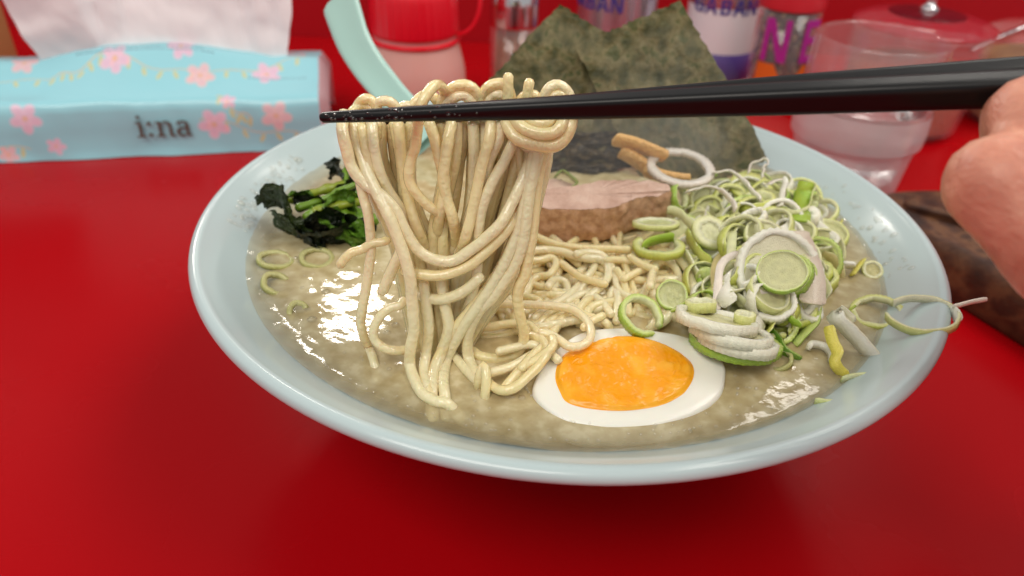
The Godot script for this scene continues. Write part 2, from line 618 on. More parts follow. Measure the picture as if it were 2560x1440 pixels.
func bowl() -> void:
	var o := thing("ramen_bowl", "pale celadon ceramic ramen bowl filled with noodles and broth on the red counter", "bowl")
	var p := [[0.01, 14], [25, 15.5], [45, 22], [70, 38.5], [86, 51.5], [95.7, 60], [103.4, 66.2], [106.6, 68.2], [107.6, 68.9], [108.9, 69.1], [110.3, 68.3], [110.8, 67.0], [110.4, 65.8], [109.0, 64.6], [106.0, 62.4], [92, 47], [70, 24], [52, 11], [46, 8], [44, 0], [40, 0], [38.5, 4], [0.01, 5]]
	put("body", lathe(rounded(p, 1.6, 4), 192), M.bowl, o)
	# broth: thin at the edge, where the bowl shows through it
	var m := mat(Color.WHITE, 0.05, 0.5)
	m.albedo_texture = noise_tex(0.02, 21, grad([[0.2, srgb(178, 161, 117)], [0.4, srgb(188, 172, 129)], [0.6, srgb(196, 182, 140)], [0.8, srgb(210, 198, 160)]]), 7)
	m.vertex_color_use_as_albedo = true
	m.transparency = BaseMaterial3D.TRANSPARENCY_ALPHA
	triplanar(m, 14.0)
	relief(m, noise_tex(0.05, 23, null, 5), 0.0016)
	var v := PackedVector3Array()
	var col := PackedColorArray()
	var rows := 110
	var cols := 260
	var wave := FastNoiseLite.new()
	wave.seed = 77
	wave.frequency = 1.0
	wave.fractal_octaves = 2
	for i in rows:
		var r := 96.6 * pow((i + 0.02) / (rows - 1), 0.8)
		for k in cols:
			var a := TAU * k / cols
			var x := r * sin(a)
			var z := r * cos(a)
			var edge := clampf((r - 92.5) / 4.1, 0.0, 1.0)
			var h := 0.12 * wave.get_noise_2d(x * 0.055, z * 0.055) + 0.085 * wave.get_noise_2d(x * 0.16 + 40, z * 0.16) + 0.016 * wave.get_noise_2d(x * 0.6, z * 0.6 + 90)
			h = h * (1.0 - edge) + 0.95 * edge * edge * (1.0 + 0.5 * wave.get_noise_2d(x * 0.25, z * 0.25))
			v.append(Vector3(x + 2.4 * (1.0 - edge), 60.0 + h, z) * 0.001)
			var deep := maxf(0.0, (96.6 - r) * 0.84)
			col.append(Color(1, 1, 1, clampf(0.28 + 0.72 * (1.0 - exp(-deep / 7.0)), 0.0, 1.0)))
	var s := put("broth", finish(v, net(rows, cols, true, false), col, PackedVector2Array(), true, false), m)
	tag(s, "cloudy beige ramen broth with glints filling the celadon bowl", "broth")
	# splashes on the wall of the bowl
	var drops := []
	var drop := lathe([[1.0, -0.15], [0.97, 0.15], [0.85, 0.4], [0.6, 0.62], [0.3, 0.73], [0.01, 0.76]], 12)
	for k in 120:
		var left := k < 72
		var a := deg_to_rad(rng.randf_range(-114, -84) if left else rng.randf_range(76, 112))
		var r := rng.randf_range(0.0975, 0.1035)
		var q := rng.randf_range(0.45, 1.25) * (1.0 if left else 0.8)
		var y := 0.060 + (r - 0.0957) * 0.80
		drops.append([drop, Transform3D(Basis(Vector3.UP, a) * Basis(Vector3.RIGHT, -0.68) * Basis.from_scale(Vector3(q, q * 0.8, q * rng.randf_range(0.9, 1.5))), Vector3(r * sin(a), y, r * cos(a)))])
	var foam := []
	for k in 150:
		var a := rng.randf() * TAU
		var r := 0.086 * sqrt(rng.randf())
		var p_ := Vector3(r * sin(a) + 0.001, 0.06008, r * cos(a))
		if p_.x > -0.03 and p_.z < 0.074: continue
		var q := rng.randf_range(0.35, 1.5)
		foam.append([drop, Transform3D(Basis.from_scale(Vector3(q, 0.28 + 0.1 * q, q)), p_)])
	for k in 210:
		var a := deg_to_rad(rng.randf_range(-42, 38))
		var r := 0.0925 - 0.016 * pow(rng.randf(), 2.0)
		if k > 130:
			a = rng.randf() * TAU
			r = 0.0
		var q := rng.randf_range(0.2, 0.55)
		var at_ := Vector3(r * sin(a), 0.0601, r * cos(a)) if k <= 130 else Vector3(0.0135 + 0.0262 * sin(a), 0.0601, 0.0695 + 0.0205 * cos(a))
		if k > 130 and cos(a) < -0.1: continue
		foam.append([drop, Transform3D(Basis.from_scale(Vector3(q, q * 0.7, q)), at_)])
	tag(put("foam_bubbles", join(foam), M.drop), "tiny oil drops and foam bubbles on the broth along the front rim and the egg", "foam", "", "stuff")
	tag(put("broth_droplets", join(drops), M.drop), "tiny broth droplets splashed on the inner wall of the bowl", "droplets", "", "stuff")

# the printed film of the tissue pack: flowers on twigs, u along the length, v from the foot of the front up over the top
func pack_print() -> ImageTexture:
	var w := 1024
	var h := 560
	var im := Image.create(w, h, false, Image.FORMAT_RGB8)
	im.fill(srgb(156, 216, 228))
	var s := w / 215.0
	var dab := func(x: float, y: float, rx: float, ry: float, ang: float, c: Color, edge: Color) -> void:
		var reach := int(maxf(rx, ry) * s) + 2
		var cx := int(x * s)
		var cy := int(h - y * s)
		for j in range(-reach, reach + 1):
			for i in range(-reach, reach + 1):
				var px := cx + i
				var py := cy + j
				if px < 0 or py < 0 or px >= w or py >= h: continue
				var d := Vector2(i, j).rotated(-ang) / s / Vector2(rx, ry)
				var q := d.length()
				if q < 1.0: im.set_pixel(px, py, im.get_pixel(px, py).lerp(c.lerp(edge, q * q), clampf((1.0 - q) * 3.0, 0.0, 0.8)))
	var flower := func(x: float, y: float, r: float, ang: float, c: Color) -> void:
		for k in 5:
			var a := ang + TAU * k / 5.0
			(dab as Callable).call(x + cos(a) * r * 0.55, y - sin(a) * r * 0.55, r * 0.5, r * 0.38, a, c.lerp(srgb(240, 150, 186), 0.3), c)
		(dab as Callable).call(x, y, r * 0.2, r * 0.2, 0.0, srgb(246, 196, 150), srgb(238, 150, 170))
	var leaf := srgb(214, 206, 150)
	var pk := srgb(246, 204, 222)
	var sa := srgb(248, 204, 200)
	for t in [[6, 60, 70, 52], [70, 52, 100, 62], [100, 62, 150, 50], [150, 50, 208, 66], [8, 12, 60, 6], [150, 20, 205, 8], [160, 34, 178, 18], [40, 76, 90, 88], [120, 90, 190, 80]]:
		for k in 90:
			var f := k / 90.0
			(dab as Callable).call(lerpf(t[0], t[2], f), lerpf(t[1], t[3], f) + 2.0 * sin(f * 9.0), 0.5, 0.5, 0.0, srgb(212, 200, 176), srgb(212, 200, 176))
			if k % 15 == 7: (dab as Callable).call(lerpf(t[0], t[2], f), lerpf(t[1], t[3], f) + 2.0 * sin(f * 9.0) - 3.5, 1.3, 3.2, 0.5 * sin(k), leaf, srgb(226, 214, 150))
	for f in [[62, 24, 9, 0.3, pk], [33, 9, 9, 0.9, pk], [73, 8, 5.5, 0.1, pk], [157, 17, 9.5, 0.5, pk], [191, 21, 9.5, 0.2, sa], [166, 30, 5, 0.8, pk], [105, 60, 9, 0.2, pk], [140, 66, 8, 0.7, pk], [150, 50, 9, 0.1, sa], [186, 54, 9, 0.5, pk], [56, 66, 8, 1.1, sa], [20, 42, 9, 0.3, pk], [8, 22, 8, 0.6, pk], [200, 84, 9, 0.4, sa], [48, 4, 6, 0.4, sa], [20, 92, 8, 0.2, pk], [80, 100, 8, 0.9, pk], [160, 100, 9, 0.5, pk]]:
		(flower as Callable).call(f[0], f[1], f[2] * 0.95, f[3], f[4])
	# rows of print too small to read
	for row in [[98, 150, 66.5], [84, 156, 64.3], [176, 208, 50.0]]:
		var x: float = row[0]
		while x < row[1]:
			var l := 0.5 + 1.3 * absf(sin(x * 12.7))
			im.fill_rect(Rect2i(int(x * s), int(h - row[2] * s), int(l * s), 4), srgb(116, 150, 164))
			x += l + 0.7
	return ImageTexture.create_from_image(im)

func pack() -> void:
	var o := thing("tissue_pack", "light blue soft tissue pack printed with pink blossoms on the counter", "tissue pack", Vector3(-0.1275, 0, -0.1965))
	o.rotation.y = 0.19
	var film_m := mat(Color.WHITE, 0.22, 0.5)
	film_m.albedo_texture = pack_print()
	# cross-sections along the length; x runs 0 (left end) to 215 mm
	var v := PackedVector3Array()
	var uv := PackedVector2Array()
	var n := 60
	var prof := [[0, 0.5], [-1.2, 6], [-0.6, 16], [-1.0, 26], [-1.8, 29.5], [-4, 31.5], [-8, 32.5], [-16, 34.5], [-26, 38], [-34, 42], [-38, 43.5], [-42, 42.5], [-50, 40.5], [-60, 40], [-68, 39], [-71, 37], [-72.5, 33], [-73, 18], [-72, 0.5]]
	var along := [0.0]
	for i in range(1, prof.size()): along.append(along[i - 1] + Vector2(prof[i][0] - prof[i - 1][0], prof[i][1] - prof[i - 1][1]).length())
	for j in n:
		var f := float(j) / (n - 1)
		var x := -215.0 + 215.0 * f
		var swell := 0.80 + 0.20 * sin(PI * clampf((f - 0.12) / 0.76, 0.0, 1.0))
		for i in prof.size():
			var hy: float = prof[i][1]
			if i >= 6 and i <= 14: hy = 32.0 + (hy - 32.0) * swell * (1.25 if i > 8 and i < 12 else 1.0) + 1.3 * noise.get_noise_2d(x * 0.9, i * 9.0)
			var z: float = prof[i][0] + 2.2 * noise.get_noise_2d(x * 0.8, i * 6.0 + 200.0)
			if i >= 7 and i <= 10: hy += [2.0, 4.5, 6.5, 6.5][i - 7] * maxf(0.0, 1.0 - pow((x + 88.0) / 62.0, 2.0))
			if i == 4 or i == 5: hy += 1.8 * noise.get_noise_2d(x * 0.8, 300.0)
			v.append(Vector3(x, hy, z) * 0.001)
			uv.append(Vector2(f, 1.0 - along[i] * 1024.0 / 215.0 / 560.0))
	var np := prof.size()
	var fm := put("film", finish(v, net(n, np, false, false), PackedColorArray(), uv), film_m, o)
	# folded ends
	for e in 2:
		var row := 0 if e == 0 else (n - 1) * np
		var out := -1.0 if e == 0 else 1.0
		var ev := PackedVector3Array()
		for k in 3:
			for i in np:
				var c := Vector3(v[row].x + out * [0.0, 0.006, 0.004][k], 0.016, -0.036)
				ev.append(v[row + i].lerp(c, [0.0, 0.25, 0.9][k]) + Vector3(out * [0.0, 0.004, 0.0][k], 0, 0))
		put("folded_end", finish(ev, net(3, np, false, e == 0)), M.get_or_add("pack_end", mat(srgb(206, 178, 184), 0.3)), o)
	var ink := mat(srgb(92, 78, 66), 0.4)
	var t := TextMesh.new()
	var f := SystemFont.new()
	f.font_names = PackedStringArray(["Droid Serif"])
	f.font_weight = 400
	t.font = f
	t.text = "i:na"
	t.font_size = 64
	t.pixel_size = 0.000255
	t.depth = 0.0004
	var tx := put("lettering", t, ink, o)
	tx.position = Vector3(-0.0845, 0.0175, 0.0006)
	# the sheet that stands out of the slot
	var tissue := mat(srgb(250, 246, 248), 0.85, 0.3)
	tissue.backlight_enabled = true
	tissue.backlight = Color(0.5, 0.5, 0.5)
	var tv := PackedVector3Array()
	var cols := 90
	var rows := 26
	for i in rows:
		var g := float(i) / (rows - 1)
		for j in cols:
			var q := float(j) / (cols - 1)
			var wide := lerpf(126.0, 150.0, pow(g, 0.6))
			var x := -84.0 - 2.0 * g + (q - 0.5) * wide + 3.0 * noise.get_noise_2d(g * 60.0, q * 20.0)
			var pleat := 5.0 * absf(sin(q * 26.0 + g * 2.6)) * exp(-pow((q - 0.84) / 0.12, 2.0)) + 14.0 * (smoothstep(0.27, 0.23, q) + 0.4 * smoothstep(0.36, 0.335, q)) * (0.25 + 0.75 * g) + 7.0 * noise.get_noise_2d(q * 70.0, g * 34.0 + 30.0)
			var foot := 3.5 * pow(2.0 * absf(q - 0.5), 3.0)
			tv.append(Vector3(x, 41.0 - foot - 2.5 * smoothstep(0.2, 0.0, q) + g * 62.0 + 0.0, -40.0 + pleat * (0.25 + 0.75 * minf(1.0, g * 2.5)) - 8.0 * g) * 0.001)
	var sheet := put("tissue", finish(tv, net(rows, cols, false, true)), tissue)
	sheet.transform = o.transform
	tag(sheet, "creased white tissue standing up out of the slot of the pack", "tissue")

func condiments() -> void:
	# sauce bottle with a red cap
	var o := thing("sauce_bottle", "translucent squat sauce bottle with a red ribbed cap behind the spoon", "bottle", Vector3(-0.079, 0, -0.25))
	var plastic := mat(srgb(222, 168, 158), 0.25)
	plastic.subsurf_scatter_enabled = true
	plastic.subsurf_scatter_strength = 0.1
	put("body", lathe(rounded([[0.01, 0], [26, 0], [29.5, 6], [30.5, 22], [30, 34], [27, 46], [25.5, 51], [25.5, 53]], 6), 64), plastic, o)
	var red := mat(srgb(226, 14, 38), 0.3)
	put("collar", lathe(rounded([[25, 50], [27.2, 50.4], [27.2, 52.4], [25, 53]], 0.8), 64), red, o)
	var cap := []
	for k in 97: cap.append([26.6 + 0.0 * k, 0])
	var cv := PackedVector3Array()
	for y in [[25.4, 55], [26.2, 55.2], [26.4, 57], [25.8, 76], [24.5, 82], [20, 85], [0.01, 86]]:
		for k in 144:
			var a := TAU * k / 144
			var r: float = y[0] + (0.25 * sin(a * 36.0) if y[1] > 56.0 and y[1] < 80.0 else 0.0)
			cv.append(Vector3(r * sin(a), y[1], r * cos(a)) * 0.001)
	put("cap", finish(cv, net(7, 144, true, true)), red, o)
	put("neck", lathe([[25.2, 52.5], [25.0, 55.2]], 64), mat(srgb(230, 150, 150), 0.3), o)
	put("cap_tether", strand([25.5, 55, 4, 31, 57, 6, 36, 62, 6, 39, 70, 5, 39, 80, 3, 34, 86, 2, 24, 84, 2], 0.0013, 8, 0.0, 0.0), red, o)
	# toothpicks
	o = thing("toothpick_holder", "clear toothpick holder with a chrome top between the sauce bottle and the nori", "toothpick holder", Vector3(-0.02, 0, -0.287))
	put("jar", lathe([[0.01, 0], [14.5, 0], [15, 1], [15, 53], [13.8, 53], [13.8, 3], [0.01, 3]], 48), M.clear, o)
	put("chrome_top", lathe(rounded([[15.4, 52], [15.6, 53], [15.6, 66], [14.5, 72], [9, 77], [5, 78], [4, 83], [0.01, 84]], 2), 48), M.chrome, o)
	for k in 46:
		var a := k * 2.4
		var r := 12.3 * sqrt((k + 0.5) / 46.0)
		put("toothpick", strand([r * sin(a), 3.2, r * cos(a), r * sin(a + 0.12), 28, r * cos(a + 0.12), r * sin(a + 0.2), 51, r * cos(a + 0.2)], 0.001, 6, 0.0, 0.0, 0.4, 0.02), M.stick, o)
	# two pepper tins
	var violet := mat(srgb(62, 58, 140), 0.4)
	var white := mat(srgb(236, 236, 240), 0.3)
	for k in 2:
		o = thing("pepper_tin", ["silver pepper tin lettered in violet, standing behind the notch between the nori sheets", "white and silver pepper tin beside the jar of seeds, partly hidden by the nori"][k], "tin", Vector3([0.0535, 0.130][k], 0, [-0.352, -0.352][k]), "pepper tins behind the bowl")
		var r: float = [28.5, 25.5][k]
		put("body", lathe(rounded([[0.01, 0], [r, 0], [r, 30 + k * 4], [r, 42], [r, 78], [r - 2, 81], [0.01, 81]], 1.0), 64), [mat(srgb(200, 202, 214), 0.22, 0.5, 0.85), white][k], o)
		put("band", lathe([[r + 0.15, 6], [r + 0.3, 6.2], [r + 0.3, [15, 25][k]], [r + 0.15, [15.2, 25.2][k]]], 64), mat(srgb(92, 74, 150), 0.35), o)
		if k == 1: put("silver_band", lathe([[r + 0.15, 56], [r + 0.3, 56.2], [r + 0.3, 80], [r + 0.15, 80.2]], 64), mat(srgb(200, 200, 212), 0.25, 0.5, 0.8), o)
		letters(o, "GABAN", r * 0.001, 0.0570, 0.0105, 19.5 if k == 0 else 22.0, [-86.0, -56.0][k], violet)
	# jar of seeds with a printed label
	o = thing("seed_jar", "clear jar of mixed seeds printed with violet letters and an orange foot", "jar", Vector3(0.160, 0, -0.300))
	put("wall", lathe([[0.01, 0], [19, 0], [20, 1], [20, 66], [18.8, 66], [18.8, 2], [0.01, 2]], 48), M.clear, o)
	var cone := CylinderMesh.new()
	cone.top_radius = 0.0165
	cone.bottom_radius = 0.0165
	cone.height = 0.060
	var seedm := vmat(0.5)
	var sm := SurfaceTool.new()
	sm.begin(Mesh.PRIMITIVE_TRIANGLES)
	var grain := SphereMesh.new()
	grain.radius = 0.0017
	grain.height = 0.0034
	grain.radial_segments = 7
	grain.rings = 4
	var many := MultiMesh.new()
	many.transform_format = MultiMesh.TRANSFORM_3D
	many.use_colors = true
	many.mesh = grain
	many.instance_count = 900
	for k in 900:
		var a := rng.randf() * TAU
		var r := 0.0166 + rng.randf() * 0.0012
		many.set_instance_transform(k, Transform3D(Basis.from_euler(Vector3(rng.randf() * 3, rng.randf() * 3, 0)) * Basis.from_scale(Vector3(1, 0.6, 0.8)), Vector3(r * sin(a), 0.004 + rng.randf() * 0.060, r * cos(a))))
		many.set_instance_color(k, [lin(120, 92, 70), lin(86, 66, 56), lin(168, 130, 92), lin(142, 96, 84), lin(196, 164, 120)][rng.randi() % 5])
	var mi := MultiMeshInstance3D.new()
	mi.name = "seeds"
	mi.multimesh = many
	mi.material_override = seedm
	o.add_child(mi, true)
	mi.set_meta("kind", "stuff")
	var heap := put("seed_core", cone, mat(srgb(96, 72, 60), 0.8), o)
	heap.position.y = 0.033
	letters(o, "NE", 0.0204, 0.0475, 0.028, 62.0, -33.0, mat(srgb(176, 44, 150), 0.35))
	var lv := PackedVector3Array()
	for i in 2:
		for k in 41:
			var a := deg_to_rad(-62.0 + 124.0 * k / 40.0)
			var top := 33.0 - 17.0 * maxf(0.0, 1.0 - absf(k - 20.0) / 9.0)
			lv.append(Vector3(20.15 * sin(a), [4.0, top][i], 20.15 * cos(a)) * 0.001)
	put("orange_label", finish(lv, net(2, 41, false, true)), mat(srgb(226, 110, 36), 0.4), o)
	put("lid", lathe(rounded([[20.6, 66], [20.8, 67], [20.8, 78], [19, 80], [0.01, 80]], 1.0), 48), mat(srgb(206, 40, 52), 0.35), o)
	# clear condiment pots
	var pickle := mat(srgb(206, 92, 26), 0.35)
	relief(triplanar(pickle, 30.0), noise_tex(0.02, 31), 0.4)
	o = thing("condiment_pot", "wide clear pot with a silver knobbed lid behind the water glass", "condiment pot", Vector3(0.232, 0, -0.268), "clear condiment pots")
	put("wall", lathe(rounded([[0.01, 0], [32, 0], [37, 4], [40, 30], [40.5, 60], [41.5, 63], [40, 64], [38.6, 60], [38, 30], [35, 5], [0.01, 3]], 1.5), 64), M.clear, o)
	put("pickles", lathe(rounded([[0.01, 3.5], [34, 4], [37, 22], [36, 40], [28, 43], [0.01, 45]], 3), 48), pickle, o)
	var red_clear := glass(0.45, srgb(190, 40, 60), 0.08)
	put("lid", lathe(rounded([[41.5, 64.5], [41, 66], [34, 69], [16, 72], [0.01, 73]], 3), 64), red_clear, o)
	put("lid_window", lathe(rounded([[0.01, 73.6], [14, 73.2], [22, 71.8], [22, 71.2]], 1), 48), mat(srgb(96, 12, 26), 0.15), o)
	put("knob", lathe(rounded([[6, 73.5], [6, 75], [3, 77], [3, 84], [7, 88], [7, 94], [0.01, 96]], 1.2), 32), M.chrome, o)
	o = thing("condiment_pot", "clear pot of beige minced garlic at the far right", "condiment pot", Vector3(0.322, 0, -0.285), "clear condiment pots")
	put("wall", lathe(rounded([[0.01, 0], [30, 0], [34, 4], [37, 30], [37, 52], [38, 55], [36.6, 56], [35, 52], [35, 30], [32, 5], [0.01, 3]], 1.5), 64), M.clear, o)
	var garlic := mat(srgb(214, 168, 110), 0.5)
	relief(triplanar(garlic, 40.0), noise_tex(0.03, 33), 0.4)
	put("garlic", lathe(rounded([[0.01, 3.5], [32, 4], [34.5, 28], [33, 42], [20, 46], [0.01, 48]], 3), 48), garlic, o)
	put("knob", lathe(rounded([[4, 62], [4, 64], [7, 68], [7, 74], [0.01, 77]], 1.2), 24), glass(0.3, srgb(250, 200, 190), 0.2), o)
	put("lid", lathe(rounded([[37.5, 56.5], [30, 60], [0.01, 62]], 2), 48), glass(0.2, srgb(240, 150, 150), 0.1), o)
	tag(put("steel_spoon", ribbon([-52, 48, 10, -34, 60, 12, -12, 67, 8, 20, 69, 0, 60, 70, -8], Vector3(0, 0.3, 1), 0.006, 0.0014, lin(210, 206, 206), lin(210, 206, 206)), M.chrome), "thin steel spoon handle resting across the pot of garlic", "spoon").position = o.position
	# corner of a wooden box at the very left
	var bx := put("wooden_box", block(Vector3(0.06, 0.06, 0.06), 0.003), mat(srgb(176, 132, 84), 0.6))
	bx.position = Vector3(-0.398, 0.020, -0.285)
	tag(bx, "light brown wooden box cut off at the left edge behind the tissue pack", "box")

func glass_of_water() -> void:
	var at_ := Vector3(0.1665, 0, -0.176)
	var o := thing("water_glass", "stepped clear tumbler of iced water behind the right rim of the bowl", "glass", at_)
	var g := glass(0.06, srgb(255, 250, 250), 0.03)
	put("tumbler", lathe(rounded([[0.01, 0], [25, 0], [27.5, 2], [29.5, 20], [30.5, 26], [33, 28.5], [33.5, 36], [32.2, 79], [31.4, 80.2], [30.2, 79], [31, 42], [28.6, 30], [26, 9], [22, 6], [0.01, 5.5]], 1.2), 96), g, o)
	var water := mat(Color(1, 1, 1, 0.0), 0.02)
	water.refraction_enabled = true
	water.refraction_scale = 0.033
	put("water", lathe(rounded([[0.01, 6.2], [22, 6.6], [25.6, 9.4], [28.2, 30], [30.4, 42], [30.3, 47], [0.01, 47]], 1.0), 64), water, o)
	var frost := mat(srgb(238, 226, 228), 0.35)
	frost.transparency = BaseMaterial3D.TRANSPARENCY_ALPHA
	frost.albedo_color.a = 0.4
	put("frost", lathe(rounded([[25.5, 0.5], [28.0, 2], [30.0, 20], [31.0, 26], [33.3, 28.4], [33.9, 35], [33.4, 46]], 1.0), 64), frost, o)

func leather_case() -> void:
	var o := thing("leather_case", "worn dark brown leather case lying under the hand beside the bowl", "case")
	var m := mat(Color.WHITE, 0.5, 0.4)
	m.albedo_texture = noise_tex(0.01, 41, grad([[0.2, srgb(44, 24, 18)], [0.5, srgb(84, 52, 36)], [0.66, srgb(112, 76, 50)], [0.85, srgb(64, 38, 28)]]), 6)
	triplanar(m, 9.0)
	relief(m, noise_tex(0.03, 42), 0.06)
	var base := outline([150, 0, -116, 190, 0, -130, 262, 0, -112, 300, 0, -40, 280, 0, 20, 214, 0, 22, 192, 0, -14, 172, 0, -56, 158, 0, -84], 90)
	var rings := []
	var ctr := Vector3(0.22, 0, -0.05)
	for k in [[22.0, 0.86], [21.4, 0.91], [19.5, 0.955], [15.0, 0.985], [8.0, 1.0], [2.0, 0.99], [0.3, 0.97]]:
		var r := PackedVector3Array()
		for p in base: r.append(ctr + (p - ctr) * k[1] + Vector3.UP * k[0] * 0.001)
		rings.append(r)
	put("body", loft(rings), m, o)
	var flap := outline([160, 0, -108, 190, 0, -122, 255, 0, -104, 290, 0, -40, 270, 0, 6, 232, 0, -30, 205, 0, -62, 178, 0, -90], 80)
	rings = []
	for k in [[24.6, 0.96], [24.2, 0.985], [23.2, 1.0], [21.0, 1.0]]:
		var r := PackedVector3Array()
		for p in flap: r.append(ctr + (p - ctr) * k[1] * 0.93 + Vector3.UP * k[0] * 0.001)
		rings.append(r)
	put("flap", loft(rings), m, o)

func lumpy(rings: Array, amount: float, freq: float) -> Array:
	for r in rings:
		for i in r.size():
			var p: Vector3 = r[i] * 1000.0
			r[i] += Vector3(noise.get_noise_3d(p.x * freq, p.y * freq, p.z * freq), 0.5 * noise.get_noise_3d(p.x * freq, p.y * freq + 100.0, p.z * freq), noise.get_noise_3d(p.x * freq + 100.0, p.y * freq, p.z * freq)) * amount * 0.001
	return rings

func pork(mm: Array, label: String, thick: float, seed_: int) -> void:
	var o := thing("pork_slice", label, "pork", Vector3.ZERO, "slices of braised pork")
	var base := outline(mm, 160)
	var ctr := Vector3.ZERO
	for p in base: ctr += p / base.size()
	var rings := []
	for k in 11:
		var f := k / 10.0
		var r := PackedVector3Array()
		for i in base.size():
			var p := base[i]
			var bulge := 1.0 + 0.02 * sin(f * PI) - 0.03 * f - (0.018 if k == 0 else 0.0)
			r.append(ctr + (p - ctr) * bulge + Vector3.DOWN * (f * thick + (0.0 if k > 0 else -0.25)) * 0.001)
		rings.append(r)
	lumpy(rings, 1.1, 9.0)
	lumpy(rings, 0.4, 26.0 + seed_)
	var side := mat(Color.WHITE, 0.45)
	side.albedo_texture = noise_tex(0.02, 51, grad([[0.15, srgb(172, 128, 96)], [0.5, srgb(194, 152, 118)], [0.7, srgb(206, 166, 132)], [0.9, srgb(182, 138, 106)]]), 5)
	triplanar(side, 30.0)
	relief(side, noise_tex(0.012, 52), 0.06)
	put("rind", loft(rings, false), side, o)
	var tops := []
	var n := 9
	var v := PackedVector3Array()
	for i in n:
		for p in rings[0]:
			var c := Vector3(ctr.x, ctr.y + 0.0004, ctr.z)
			var q: Vector3 = p.lerp(c, 1.0 - float(i) / (n - 1))
			if i < n - 1: q.y += 0.00035 * noise.get_noise_2d(q.x * 9000.0, q.z * 2500.0)
			v.append(q + Vector3.UP * 0.0001)
	var face := mat(Color.WHITE, 0.42)
	face.albedo_texture = noise_tex(0.008, 53, grad([[0.2, srgb(184, 148, 130)], [0.5, srgb(200, 166, 148)], [0.8, srgb(212, 182, 164)]]), 4)
	triplanar(face, 14.0)
	face.uv1_scale = Vector3(22, 22, 12)
	relief(face, noise_tex(0.03, 54), 0.05)
	put("cut_face", finish(v, net(n, rings[0].size(), true, true), PackedColorArray(), PackedVector2Array(), true, false), face, o)

